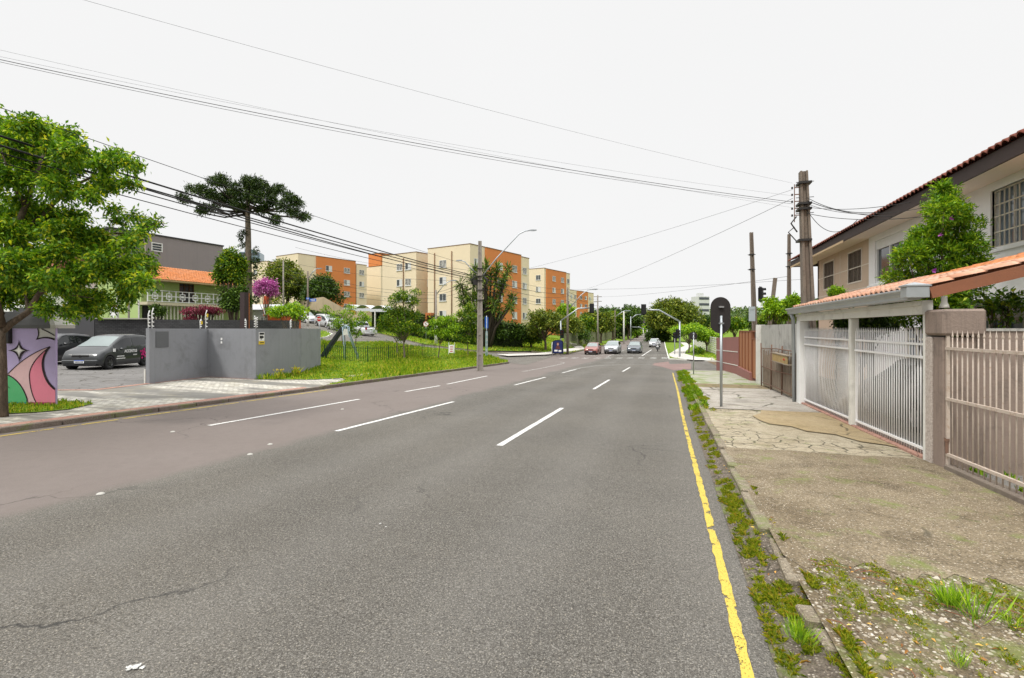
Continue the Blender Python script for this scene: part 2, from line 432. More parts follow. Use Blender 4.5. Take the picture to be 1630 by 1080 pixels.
def tree(name, label, cat, base, blobs, n, leaf, lmat, bmat, r0=.12, seed=1, k=6, group=None, forks=None, fork_z=None, shell=.5, asp=.42, droop=.15, limbs=None, nlimb=14, bend=(0, 0), white=0):
    rng = np.random.default_rng(seed); rn = random.Random(seed)
    t = thing(name, label, cat, base, 0, group)
    B = [(b[0], b[1], b[2], b[3], b[4], b[5]) for b in blobs]
    P, D = blob_pts(rng, B, n//k, shell); C, Dd = clusters(rng, P, D, k, leaf*.55, droop)
    leaves('foliage', C, Dd, leaf, lmat, t, rng, asp)
    ctr = np.mean(np.array(B)[:, :3], 0); fz = fork_z if fork_z is not None else ctr[2]*.45
    tr = MB(); top = Vector((ctr[0]*.35+bend[0], ctr[1]*.35+bend[1], fz))
    n1 = 7; pts = []
    for i in range(n1):
        q = i/(n1-1); pts.append(Vector((top.x*q**1.5, top.y*q**1.5, -.15+(fz+.15)*q))+Vector((rn.uniform(-1, 1), rn.uniform(-1, 1), 0))*r0*.35*(0 < i < n1-1))
    tr.tube(pts, [r0*(1.35-.25*i if i == 0 else 1.05-.35*i/(n1-1)) for i in range(n1)], 10)
    tr.build('trunk', bmat, t)
    br = MB(); order = sorted(B, key=lambda b: -b[3])[:nlimb]
    for b in order:
        e = Vector(b[:3])+Vector((rn.uniform(-.2, .2)*b[3], rn.uniform(-.2, .2)*b[4], 0)); s0 = pts[-1] if rn.random() < .6 else pts[-2]
        mid = s0.lerp(e, .5)+Vector((rn.uniform(-.1, .1), rn.uniform(-.1, .1), rn.uniform(-.12, .05)))*(e-s0).length
        q = s0.lerp(mid, .5); q.z += .03*(e-s0).length
        br.tube([s0, q, mid, e], [r0*.55, r0*.42, r0*.3, r0*.1], 7)
        for j in range(4):
            dd = Vector((rn.gauss(0, 1), rn.gauss(0, 1), rn.gauss(.2, .6))).normalized(); e2 = e+Vector((dd.x*b[3], dd.y*b[4], dd.z*b[5]))*.75
            br.tube([mid.lerp(e, .55), e.lerp(e2, .4), e2], [r0*.2, r0*.12, r0*.04], 5)
    br.build('branches', bmat, t)
    if white:
        wb = MB(); wb.tube([pts[0]+Vector((0, 0, .02)), pts[1], pts[2]], [r0*1.45, r0*1.12, r0*1.08], 10); wb.build('whitewash', mWhiteOld, t)
    return t
def grass(name, polys, n, h, mat, seed=1, dz=0.0, wd=.012, lean=.5, tuft=5, hf=None, zf=None, avoid=()):
    """blades scattered in polygons given as (x,y) lists; hf gives a height factor per point"""
    rng = np.random.default_rng(seed); V = []; 
    def inside(P, X, Y):
        c = np.zeros(len(X), bool); j = len(P)-1
        for i in range(len(P)):
            xi, yi, xj, yj = P[i][0], P[i][1], P[j][0], P[j][1]
            c ^= ((yi > Y) != (yj > Y)) & (X < (xj-xi)*(Y-yi)/(yj-yi+1e-12)+xi); j = i
        return c
    def area(P): return abs(sum(P[i][0]*P[i-1][1]-P[i-1][0]*P[i][1] for i in range(len(P))))/2
    A = [area(P) for P in polys]; tot = sum(A)
    cs = []
    for P, a in zip(polys, A):
        m = max(2, int(n*a/tot/tuft)); got = 0; xs = [p[0] for p in P]; ys = [p[1] for p in P]
        while got < m:
            X = rng.uniform(min(xs), max(xs), m*2); Y = rng.uniform(min(ys), max(ys), m*2); k = inside(P, X, Y)
            X, Y = X[k][:m-got], Y[k][:m-got]; cs.append(np.stack([X, Y], 1)); got += len(X)
    C = np.concatenate(cs); C = np.repeat(C, tuft, 0)+rng.normal(0, wd*3, (len(C)*tuft, 2))
    for pth, hw_ in avoid:
        for a_, b_ in zip(pth, pth[1:]):
            a_, b_ = np.array(a_[:2]), np.array(b_[:2]); ab = b_-a_; t_ = np.clip(((C-a_)@ab)/(ab@ab), 0, 1)[:, None]
            C = C[np.linalg.norm(C-(a_+t_*ab), axis=1) > hw_]
    zz = np.array([(zf or g)(x, y)+dz for x, y in C]); m = len(C)
    H = h*rng.uniform(.4, 1.3, m)
    if hf is not None: H = H*np.array([hf(x, y) for x, y in C])
    a = rng.uniform(0, 2*math.pi, m); d = np.stack([np.cos(a), np.sin(a)], 1); le = rng.uniform(.1, 1, m)*lean
    w_ = wd*rng.uniform(.6, 1.4, m)
    p = np.stack([-d[:, 1], d[:, 0]], 1)
    b1 = np.column_stack([C-p*w_[:, None], zz]); b2 = np.column_stack([C+p*w_[:, None], zz])
    mid = np.column_stack([C+d*(H*le*.35)[:, None], zz+H*.6]); 
    m1 = mid.copy(); m1[:, :2] -= p*w_[:, None]*.8; m2 = mid.copy(); m2[:, :2] += p*w_[:, None]*.8
    tp = np.column_stack([C+d*(H*le)[:, None], zz+H*(1-.3*le)])
    V = np.stack([b1, b2, m2, tp, m1], 1).reshape(-1, 3)
    o = fastmesh(name, V, np.arange(5*m).reshape(-1, 5), mat); o['kind'] = 'stuff'; return o
# ------------------------------------------------------------------ shared materials
mAsph = asphalt('asphalt'); mAsph2 = asphalt('side_asphalt', False, 1.35)
def roadpaint(name, c, worn=.5, sc=14):
    m = M(name, .7, .3); n = m.noise(sc, 6, .75); n2 = m.noise(70, 3, .8)
    k = m.math('MULTIPLY', m.rng(n, .66-worn*.35, .72-worn*.33, 0, 1), 1)
    sp = m.rng(m.vor(75), .15, .42, .0, 1)
    k = m.math('MULTIPLY', m.math('MULTIPLY', k, .9), m.math('MAXIMUM', sp, .3))
    m.col(m.mix(m.rng(n2, .3, .7, 0, .3), c, scl(c, .6)))
    tr = m.n('ShaderNodeBsdfTransparent'); ms = m.n('ShaderNodeMixShader')
    m.l(m.rng(k, .2, .5, 0, 1), ms.inputs[0]); m.l(tr.outputs[0], ms.inputs[1]); m.l(m.b.outputs[0], ms.inputs[2]); m.l(ms.outputs[0], m.out.inputs[0])
    m.bump(n2, .3, .004); return m.m
mWhiteLine = roadpaint('white_road_paint', (.72, .71, .68), .85); mWhiteWorn = roadpaint('worn_white_paint', (.6, .6, .57), .5)
mYellowLine = roadpaint('yellow_road_paint', (.6, .45, .08), .72, 5)
mKerb = concrete('kerb_concrete', (.2, .165, .115), (.3, .26, .2), .6, st=.8, moss=.75)
mKerbDark = concrete('dark_kerb', (.13, .1, .08), (.24, .2, .17), .3, st=.6, moss=.5)
mWhiteOld = paint('whitewash', (.66, .65, .6), .9, .12, 2, .3)
mSteel = paint('galvanised_steel', (.42, .45, .47), .42, .18, 6, .1, .05, metal=.75)
mDarkMetal = paint('dark_metal', (.035, .033, .032), .5, .2, 4)
mBlack = paint('black_plastic', (.018, .018, .02), .45, .2, 8, bump=0)
mPole = concrete('pole_concrete', (.27, .24, .21), (.36, .33, .29), .15, st=.35)
mPoleDark = concrete('old_pole_concrete', (.15, .12, .1), (.25, .21, .17), .15, st=.4)
mBark = barkmat('bark'); mBarkGrey = barkmat('grey_bark', (.2, .16, .12)); mBarkDark = barkmat('dark_bark', (.05, .04, .03))
mWire = paint('cable_sheath', (.02, .02, .02), .6, .1, 5, bump=0)
mWhite = paint('white_enamel', (.78, .78, .76), .45, .04, 3, .08)
mGlass = glassmat('window_glass'); mGlassSky = glassmat('pale_glass', (.16, .2, .24), .05)
mGreen1 = leafmat('leaf_green', [(0, (.02, .05, .006)), (.45, (.05, .12, .012)), (.8, (.12, .2, .02)), (1, (.3, .34, .03))])
mGreenBright = leafmat('leaf_bright', [(0, (.05, .11, .01)), (.5, (.12, .24, .02)), (1, (.3, .42, .04))], .35)
mGreenDark = leafmat('leaf_dark', [(0, (.012, .03, .006)), (.6, (.035, .075, .014)), (1, (.09, .15, .03))], .15)
mGreenOlive = leafmat('leaf_olive', [(0, (.03, .055, .01)), (.6, (.085, .125, .02)), (1, (.2, .22, .045))], .2)
mPineLeaf = leafmat('araucaria_needles', [(0, (.008, .022, .008)), (.6, (.025, .05, .014)), (1, (.07, .11, .03))], .08)
mGrass = leafmat('grass_blades', [(0, (.06, .12, .012)), (.45, (.13, .24, .02)), (.75, (.24, .32, .03)), (.92, (.36, .34, .08)), (1, (.42, .34, .14))], .35)
mWeed = leafmat('weed_blades', [(0, (.08, .12, .012)), (.45, (.17, .24, .03)), (.8, (.3, .32, .05)), (1, (.34, .24, .09))], .5)
mPink = leafmat('pink_petals', [(0, (.4, .06, .28)), (.6, (.65, .16, .5)), (1, (.8, .45, .7))], .3, petal=True)
mPurple = leafmat('purple_petals', [(0, (.4, .05, .45)), (1, (.6, .15, .65))], .3, petal=True)
mRedPink = leafmat('red_petals', [(0, (.1, .08, .03)), (.3, (.16, .02, .04)), (.7, (.36, .03, .09)), (1, (.5, .14, .2))], .3, petal=True)
mYellowPetal = leafmat('yellow_petals', [(0, (.6, .45, .03)), (1, (.75, .6, .1))], .3, petal=True)
def groundmat(name, a, b, c):
    m = M(name, .95, .1); k = m.mix(m.rng(m.noise(.5, 6, .7), .35, .65), a, b); k = m.mix(m.rng(m.noise(3, 6, .75), .55, .72, 0, .8), k, c)
    k = m.mix(m.rng(m.noise(30, 4, .8), .4, .75, 0, .6), k, scl(a, .5)); m.col(k); m.bump(m.noise(25, 5), .8, .04); return m.m
mTurf = groundmat('turf', (.11, .19, .018), (.2, .29, .03), (.24, .24, .09))
mEarth = groundmat('earth', (.14, .1, .06), (.2, .15, .1), (.09, .1, .03))
mFar = groundmat('far_ground', (.07, .11, .03), (.12, .16, .05), (.18, .16, .1))
# ------------------------------------------------------------------ the ground and roads
def axis(a, b, fine, coarse, lo, hi):
    t = a; out = []
    while t < b:
        out.append(t); t += fine if lo <= t <= hi else coarse
    out.append(b); return out
xs = axis(-1500, 1500, 2, 40, -110, 60); ys = axis(-60, 2600, 2, 40, -20, 180)
ctl = MB(); V = [(x, y, g(x, y)-.14) for y in ys for x in xs]; nx = len(xs)
ground = fastmesh('ground', np.array(V), np.array([(j*nx+i, j*nx+i+1, (j+1)*nx+i+1, (j+1)*nx+i) for j in range(len(ys)-1) for i in range(nx-1)]), mFar)
ground['kind'] = 'structure'
YL = -11.55      # left kerb line
sheet('avenue', [(YL-.02, -8), (.62, -8), (.66, 31), (9, 36), (60, 37), (60, 47.5), (4.6, 48.3), (.3, 53.2), (-.1, 90), (-.6, 160), (-1.5, 420), (-8.5, 420), (-9.6, 160), (-11.2, 90), (-11.5, 63), (-15, 58), (-22, 57.5), (-19, 52), (-13, 42), (YL-.02, 37)], 0, mAsph, 2.0)
# left side street climbing away from the avenue
near_edge = [GP(*p, dz=.05) for p in ((838, 580), (769, 566), (704, 556), (650, 552), (609, 545.5), (545, 545), (480, 543), (440, 541), (380, 538))]
far_edge = [GP(*p, dz=.05) for p in ((880, 566), (847, 566), (758, 559), (675, 549), (640, 540), (587, 527), (560, 519), (530, 512), (500, 505), (470, 500))]
sst_poly = [(p.x, p.y) for p in near_edge]+[(p.x, p.y) for p in far_edge[::-1]]
sheet('side_street', sst_poly, .012, mAsph2, 2.0)
for nme, pl in (('street_kerb', near_edge[1:]), ('street_kerb', far_edge[1:])):
    kerb(nme, [(p.x, p.y) for p in pl], mKerb, .14, .1, 1 if pl is not near_edge else -1)
# road markings
line_mark('edge_line', [(.4+.012*math.sin(y*.4), y) for y in np.arange(-4, 31, 1)], 0.066, mYellowLine, step=.1, wob=.008)
line_mark('edge_line', [(YL+.32, y) for y in range(-6, 16, 1)], .08, mYellowLine, step=.3, wob=.006)
def gp2(*p): q = GP(*p); return (q.x, q.y)
for k, (a, b) in enumerate((((795, 710), (895, 650)), ((945, 620), (970, 605)), ((991, 592), (1003, 585)), ((535, 687), (722, 640)), ((819, 613.5), (868, 601)), ((895, 594), (917, 588.5)), ((333, 678), (572, 636)), ((645, 624), (700, 614.5)), ((712, 612), (775, 599)))):
    line_mark('lane_dash', [gp2(*a), gp2(*b)], .11, mWhiteLine, step=.4, wob=.006, seed=k)
line_mark('lane_line', [gp2(*p) for p in ((1037, 557), (1022, 567))], .14, mWhiteLine)
line_mark('lane_line', [gp2(*p) for p in ((998, 556), (985, 561), (965, 569))], .14, mWhiteWorn)
line_mark('guide_line', [gp2(*p) for p in ((905, 590.5), (925, 586), (950, 582.5), (985, 581), (1030, 580.5), (1062, 581))], .16, mWhiteWorn)
line_mark('guide_line', [gp2(*p) for p in ((832, 592), (865, 586), (893, 580), (899, 578), (890, 576.5), (855, 576.5))], .16, mWhiteWorn)
line_mark('stop_line', [gp2(*p) for p in ((925, 566.3), (1062, 565.5))], .4, mWhiteWorn, dz=.008)
for k, (a, b) in enumerate((((920, 579.5), (942, 579)), ((957, 578), (980, 577.5)))): line_mark('guide_dash', [gp2(*a), gp2(*b)], .14, mWhiteWorn)
for k, px in enumerate((897, 914.5, 932.5, 950.5, 968, 985.5, 1003, 1021, 1040, 1058)):
    yb = 572.5+.0*k; a = GP(px, 570.4)
    line_mark('crossing_bar', [(a.x-.0, a.y-1.3), (a.x-.0, a.y+1.5)], .62, mWhiteWorn, dz=.007)
# reddish patch and scars where the side road meets the avenue
mRed = concrete('reddish_asphalt', (.2, .13, .12), (.27, .19, .17), .1, st=.2)
sheet('patched_asphalt', [gp2(*p) for p in ((1042, 578.5), (1064, 576), (1066, 580), (1100, 579), (1100, 588), (1072, 590), (1056, 585), (1038, 581.5))], .006, mRed, 3)
mKerb2 = paint('dirty_white', (.45, .44, .4), .9, .2, 9, .5)
# raised road studs and paint splashes
rn = random.Random(5)
for px, py in ((160, 787), (275, 688), (398, 724), (430, 708), (545, 652)):
    p = GP(px, py); m = MB(); m.lathe((0, 0, 0), [(0, .014), (.024, .014), (.036, .008), (.042, 0)], 10)
    o = m.build('road_stud', mKerb2, loc=p+Vector((0, 0, .003))); tag(o, {160: 'low white road stud on the grey asphalt nearest the camera', 275: 'low white road stud beside the left yellow line', 398: 'low white road stud on the reddish asphalt in front of the long dashes', 430: 'low white road stud next to the left lane dash', 545: 'low white road stud farthest along the reddish lane'}[px], 'road stud', 'road studs')
def splat(px, py, r, seed):
    p = GP(px, py); rr = random.Random(seed); m = MB()
    for i in range(9):
        c = (p.x+rr.gauss(0, r*.5), p.y+rr.gauss(0, r*.5)); n = 9; s_ = r*rr.uniform(.15, .45)
        pts = [(c[0]+math.cos(6.283*k/n)*s_*rr.uniform(.5, 1.2), c[1]+math.sin(6.283*k/n)*s_*rr.uniform(.5, 1.2)) for k in range(n)]
        m.add([(x, y, g(x, y)+.006+.001*i) for x, y in pts], [list(range(n))])
    o = m.build('paint_splash', mWhiteWorn); o['kind'] = 'structure'
splat(212, 1066, .05, 3); splat(610, 838, .05, 4)
# --- right sidewalk (X .9 .. 3.6)
mRough = concrete('rough_sidewalk', (.15, .115, .07), (.29, .24, .165), .8, .9, .018, stain=(.075, .056, .032), st=.95, moss=.4, cmask=.62)
mRough2 = concrete('stony_ground', (.11, .085, .05), (.22, .175, .115), 1.0, 9, .05, stain=(.07, .05, .03), st=.85, moss=.7, cmask=.5, cell=26)
mCrack = concrete('cracked_sidewalk', (.33, .28, .19), (.46, .41, .31), .5, 3.4, .045, stain=(.15, .115, .06), st=.75, moss=.3, cmask=.4)
mOchre = concrete('ochre_sidewalk', (.32, .24, .125), (.4, .32, .2), .35, 1.1, .03, stain=(.16, .115, .05), st=.75, moss=.15, cmask=.45)
mPale = concrete('pale_sidewalk', (.33, .3, .26), (.46, .43, .38), .5, .8, .03, stain=(.15, .12, .085), st=.6, moss=.2, cmask=.45)
mBrown = concrete('brown_slab', (.2, .15, .08), (.29, .23, .14), .4, 1.4, .03, st=.7, moss=.5)
SW = .11
def wav(y, s): return .05*math.sin(y*1.7+s)+.03*math.sin(y*4.1+s*2)
def rect(x0, x1, y0, y1): return [(x0, y0), (x1, y0), (x1, y1), (x0, y1)]
def jag(x0, x1, y, a, n, s):
    rr = random.Random(s); return [(x0+(x1-x0)*i/n, y+rr.uniform(-a, a)) for i in range(n+1)]
J1 = [(3.62, 4.6)]+jag(3.3, .87, 4.25, .16, 22, 3); J2 = jag(.87, 3.62, 8.55, .035, 20, 4)
sheet('sidewalk', J1+J2, SW, mRough, 1)
sheet('verge', [(.88, -6), (9, -6), (9, 2.2), (3.62, 4.7), (.88, 4.7)], SW-.004, mRough2, .8)
sheet('sidewalk', [(.9, 8.3), (3.62, 8.3), (3.62, 13.4), (.9, 13.4)], SW-.005, mCrack, 1)
sheet('sidewalk', [(1.9, 11.6), (2.0, 11.2), (2.35, 11.0), (2.5, 10.5), (2.9, 10.3), (3.1, 9.7), (3.4, 9.5), (3.6, 9.1), (3.6, 13.38), (2.2, 13.38), (2.1, 12.8), (1.85, 12.3)], SW+.012, mOchre, 1)
sheet('sidewalk', rect(.92, 3.62, 13.42, 19.6), SW+.006, mPale, 1)
sheet('sidewalk', rect(.92, 3.7, 19.62, 21.4), SW+.002, mBrown, 1)
m = M('old_pavers', .9, .2); br = m.n('ShaderNodeTexBrick'); br.inputs['Scale'].default_value = 2.2; br.inputs['Mortar Size'].default_value = .035; br.inputs['Color1'].default_value = (.4, .38, .33, 1); br.inputs['Color2'].default_value = (.5, .47, .42, 1); br.inputs['Mortar'].default_value = (.13, .15, .07, 1); m.l(m.co, br.inputs['Vector'])
m.col(m.mix(m.rng(m.noise(1.2, 6, .7), .5, .62, 0, .9), br.outputs[0], (.16, .22, .05))); mPavers = m.m
sheet('sidewalk', [(.92, 21.42), (3.9, 21.42), (3.4, 31.6), (.8, 31.0)], SW, mPavers, 1)
sheet('front_yard', rect(3.63, 14, -6, 60), .02, mEarth, 2)
# broken kerb: stones only in places, dirt in between
rk = random.Random(9)
kerb('kerb_stones', [(.8, 4.9), (.8, 8.4)], mKerb, .12, .112, 1, .95, .014, rk, .02)
kerb('kerb_stones', [(.8, 8.5), (.82, 19.5)], mKerb, .12, .12, 1, .95, .01, rk, .02)
kerb('kerb_stones', [(.82, 19.6), (.8, 31)], mKerb, .1, .1, 1, .95, .01, rk, .02)
kerb('kerb_stones', [(.8, 3.9), (.83, 4.75)], mKerb, .16, .10, 1, .42, .02, rk, .02)
kerb('kerb_stones', [(.84, 3.1), (.8, 3.62)], mKerb, .14, .085, 1, .26, .02, rk, .02)
kerb('kerb_stones', [(.84, 1.9), (.86, 2.7)], mKerb, .15, .07, 1, .4, .02, rk, .02)
mGutter = concrete('gutter_dirt', (.09, .075, .06), (.17, .14, .11), .7, 6, .04, st=.5, moss=.5, cmask=.4)
def gz(x, y): return g(x, y)+.055*sst(.58, .85, x)+.012*math.sin(y*3)*sst(.55, .8, x)
sheet('gutter', [(.56, -6), (.93, -6), (.93, 31), (.58, 31)], .006, mGutter, .12 if False else .3, zf=gz)
# --- left side
mSett = M('portuguese_pavers', .88, .2); m = mSett
mp = m.map((1.0, 1.0, 1)); bnd = m.noise(.45, 3, vec=m.map((.35, 1.3, 1)))
tile = m.n('ShaderNodeTexBrick'); tile.inputs['Scale'].default_value = 2.4; tile.inputs['Mortar Size'].default_value = .02
tile.inputs['Color1'].default_value = (.68, .65, .57, 1); tile.inputs['Color2'].default_value = (.36, .34, .3, 1); tile.inputs['Mortar'].default_value = (.16, .15, .12, 1); tile.inputs['Bias'].default_value = .1
m.l(mp, tile.inputs['Vector'])
c = m.mix(m.rng(bnd, .47, .56), tile.outputs[0], m.mix(m.noise(3, 4), (.13, .125, .12), (.24, .23, .2)))
c = m.mix(m.rng(m.noise(1.3, 6, .75), .5, .75, 0, .6), c, (.34, .3, .2)); m.col(c); m.bump(tile.outputs['Fac'], .4, .01); mSett = m.m
LW = .09
lot_front = [gp2(*p, ) for p in ((88, 648), (150, 626), (232, 613))]
wA, wB, wC, wD = [GP(*p, dz=.06) for p in ((240, 612), (331, 601.5), (407, 605.5), (479, 597.5))]
wl = [(p.x, p.y) for p in (wA, wB, wC, wD)]
PV = [(YL-.13, -8), (YL-.13, 14.6), (YL-.9, 17.6)]+[gp2(545, 606), gp2(500, 608.5), wl[2], wl[1], wl[0], lot_front[1], (-17.5, 10.2), (-17.5, -8)]
sheet('driveway_pavement', PV, LW, mSett, 1.5)
mRedPav = concrete('red_pavers', (.36, .19, .15), (.45, .27, .21), .1, 5, .02, st=.3)
sheet('pavement_border', [(YL-.135, -8), (YL-.135, 14.4), (YL-.5, 14.6), (YL-.5, -8)], LW+.006, mRedPav, 1.5)
for a, b in zip([(-17.45, 10.15), lot_front[1]]+wl[:3], [lot_front[1]]+wl[:3]+[wl[2]]):
    if (Vector(a)-Vector(b)).length > .3: line_mark('pavement_border', [a, b], .22, mRedPav, dz=LW+.008)
mLot = concrete('lot_paving', (.16, .155, .15), (.22, .212, .205), .25, 1.1, .02, st=.25)
sheet('parking_lot', [(-17.4, 10.3), lot_front[1], wl[0], (wl[1][0]-.3, wl[1][1]+3), (-14, 34), (-42, 34), (-42, -8), (-17.4, -8)], LW+.003, mLot, 2)
kerb('kerb_stones', [(YL, -8), (YL, 15)], mKerbDark, .15, LW+.012, -1, 1.0, .008, rk)
GR = [gp2(0, 672), gp2(0, 650), gp2(60, 643), gp2(100, 645), gp2(150, 649), gp2(110, 659), gp2(60, 664)]
GR[0] = (GR[0][0]-1.5, GR[0][1]-1.2); GR[1] = (GR[1][0]-2, GR[1][1]-.9)
sheet('grass_patch', GR, LW+.02, mTurf, 1)
# park triangle
tip = [gp2(812, 584.5), gp2(838, 580)]
PK = [(YL-.14, 15.2)]+[(YL-.14, y) for y in (18, 24, 30, 34)]+[(YL-.2, 37), (YL-.6, 38.6)]+[(p.x+.1, p.y-.05) for p in near_edge[1:]]+[(wl[3][0]-6, wl[3][1]+8), (wl[3][0]-.05, wl[3][1]+.1), (wl[2][0]+.03, wl[2][1]-.1), gp2(500, 608.5), gp2(545, 606), (YL-.9, 17.6)]
sheet('park_lawn', PK, .11, mTurf, 2)
kerb('kerb_stones', [(YL, 15), (YL, 35), (YL-.15, 37.5), (YL-.7, 39)], mKerbDark, .14, .12, -1, 1.0, .008, rk)
mWorn = groundmat('worn_path', (.3, .29, .17), (.36, .33, .22), (.2, .24, .06))
sheet('worn_path', [gp2(*p) for p in ((548, 603), (600, 597), (690, 589), (700, 590.5), (640, 596), (560, 605))], .13, mWorn, 1.2)
# far verge between the street and the hedge, and the corner island
fe = [(p.x, p.y) for p in far_edge]
VG = fe[2:7]+[gp2(575, 512), gp2(620, 521), gp2(676, 538), gp2(762, 545), gp2(860, 549), (-13.5, 62), (-15.5, 59)]
sheet('street_verge', VG, .12, mTurf, 2)
IS = [gp2(*p) for p in ((440, 541), (505, 541), (522, 538), (530, 533.5), (520, 530.5), (480, 527), (430, 526))]
sheet('corner_island', IS, .14, mTurf, 1.5); kerb('island_kerb', IS[0:6], mWhiteOld, .15, .15, -1)
# avenue, left side beyond the junction
sheet('avenue_verge', [(-11.75, 61), (-11.4, 90), (-9.8, 160), (-8.8, 420), (-40, 420), (-26, 90), (-22, 63), (-16, 59.6), (-13, 59.2)], .12, mTurf, 4)
kerb('kerb_stones', [(-15.5, 58.6), (-12.6, 59.3), (-11.7, 61.5), (-11.35, 90), (-9.75, 160)], mKerb, .14, .13, -1, 1.4)
mPath = concrete('pale_path', (.5, .48, .44), (.6, .57, .52), .1, st=.2)
FP1 = [gp2(892, 561), gp2(924, 556.5), gp2(915, 549), gp2(900, 546)]; FP2 = [gp2(800, 568), gp2(850, 566), gp2(893, 562)]
FP3 = [gp2(*p) for p in ((1112, 574), (1088, 569), (1079, 564), (1086, 557), (1094, 552), (1088, 547))]
line_mark('footpath', FP1, 1.6, mPath, dz=.15); line_mark('footpath', FP2, 1.2, mPath, dz=.15)
# right side beyond the junction: lawn and white path
RC = [(.4, 53.4), (4.8, 48.5), (60, 47.7), (60, 420), (-1.2, 420), (-.4, 160), (.05, 90)]
sheet('corner_lawn', RC, .1, mTurf, 3)
kerb('kerb_stones', [(60, 47.6), (4.8, 48.4), (.4, 53.2), (.03, 90), (-.4, 160)], mWhiteOld, .14, .13, -1, 1.4)
sheet('footpath', [gp2(1104, 575.5), gp2(1066, 570), gp2(1065, 565), gp2(1078, 557), gp2(1090, 552), gp2(1082, 546), gp2(1090, 545.5), gp2(1102, 552), gp2(1092, 560), gp2(1090, 565), gp2(1110, 570.5), gp2(1145, 572), gp2(1145, 575.5)], .125, mPath, 2)
AV = [(FP1, 1.0), (FP2, .8), (FP3, 1.6)]
# grasses
def hfp(x, y): return 1.0+.6*math.sin(x*.8+y*.5)+.7*(random.random() < .04)
grass('lawn_grass', [PK], 60000, .16, mGrass, 2, .1, .018, hf=hfp)
grass('lawn_grass', [GR], 5000, .09, mGrass, 3, LW+.01, .008)
grass('verge_grass', [VG, IS], 12000, .2, mGrass, 4, .1, .03, avoid=AV)
grass('corner_grass', [[(.5, 53.4), (4.8, 48.9), (20, 48.6), (20, 80), (.3, 80)]], 14000, .14, mGrass, 5, .09, .03, avoid=AV)
grass('avenue_grass', [[(-11.75, 61), (-11.4, 100), (-25, 100), (-21, 63), (-13, 59.4)]], 12000, .2, mGrass, 6, .1, .035, avoid=AV)
rnp = np.random.default_rng(8)
def strip(y0, y1, x0, x1, n, seed, amp=.1):
    rr = random.Random(seed); P = []
    for i in range(n):
        y = rr.uniform(y0, y1); x = rr.uniform(x0, x1); s_ = rr.uniform(.25, 1)*amp
        P.append([(x-s_*.6, y-s_*1.6), (x+s_*.6, y-s_*1.3), (x+s_*.7, y+s_*1.5), (x-s_*.5, y+s_*1.7)])
    return P
def gzz(x, y): return gz(x, y) if x < .93 else g(x, y)+SW
grass('gutter_weeds', strip(3.4, 13, .6, .74, 110, 1, .06), 8000, .045, mWeed, 7, .0, .0026, 1.1, zf=gzz)
grass('gutter_weeds', strip(1.5, 6.2, .6, .95, 90, 2, .07), 11000, .04, mWeed, 8, .0, .002, 1.2, zf=gzz)
grass('gutter_weeds', strip(13.5, 30.5, .68, 1.0, 60, 3, .28), 9000, .1, mGreenBright, 9, .0, .006, .9, zf=gzz)
grass('gutter_weeds', strip(13.0, 30.8, .64, 1.1, 70, 13, .22), 11000, .07, mWeed, 29, .0, .005, 1.0, zf=gzz)
grass('ground_moss', strip(1.0, 4.3, .95, 2.2, 110, 4, .1), 13000, .02, mWeed, 10, -.005, .0018, 1.3, zf=gzz)
grass('ground_moss', strip(1.5, 4.2, 1.6, 3.6, 50, 14, .05), 3500, .02, mWeed, 21, -.005, .0018, 1.3, zf=gzz)
# ------------------------------------------------------------------ walls and roofs
def wall_open(m, u0, u1, z0, z1, ops, pt, thick, k=0):
    """tiles a wall (pt(u, t, z) -> point) around rectangular openings (a,b,c,d)"""
    us = sorted({u0, u1, *[o[0] for o in ops], *[o[1] for o in ops]}); zs = sorted({z0, z1, *[o[2] for o in ops], *[o[3] for o in ops]})
    m.mat(k)
    for a, b in zip(us, us[1:]):
        run = None
        for c, d in zip(zs, zs[1:]):
            uc, zc = (a+b)/2, (c+d)/2
            hole = any(o[0] < uc < o[1] and o[2] < zc < o[3] for o in ops)
            if hole:
                if run: tile(m, a, b, run[0], run[1], pt, thick); run = None
            else: run = (run[0], d) if run else (c, d)
        if run: tile(m, a, b, run[0], run[1], pt, thick)
def tile(m, a, b, c, d, pt, th):
    vs = [pt(u, t, z) for u in (a, b) for t in (0, th) for z in (c, d)]
    m.add(vs, [(0, 1, 3, 2), (4, 6, 7, 5), (0, 4, 5, 1), (2, 3, 7, 6), (0, 2, 6, 4), (1, 5, 7, 3)])
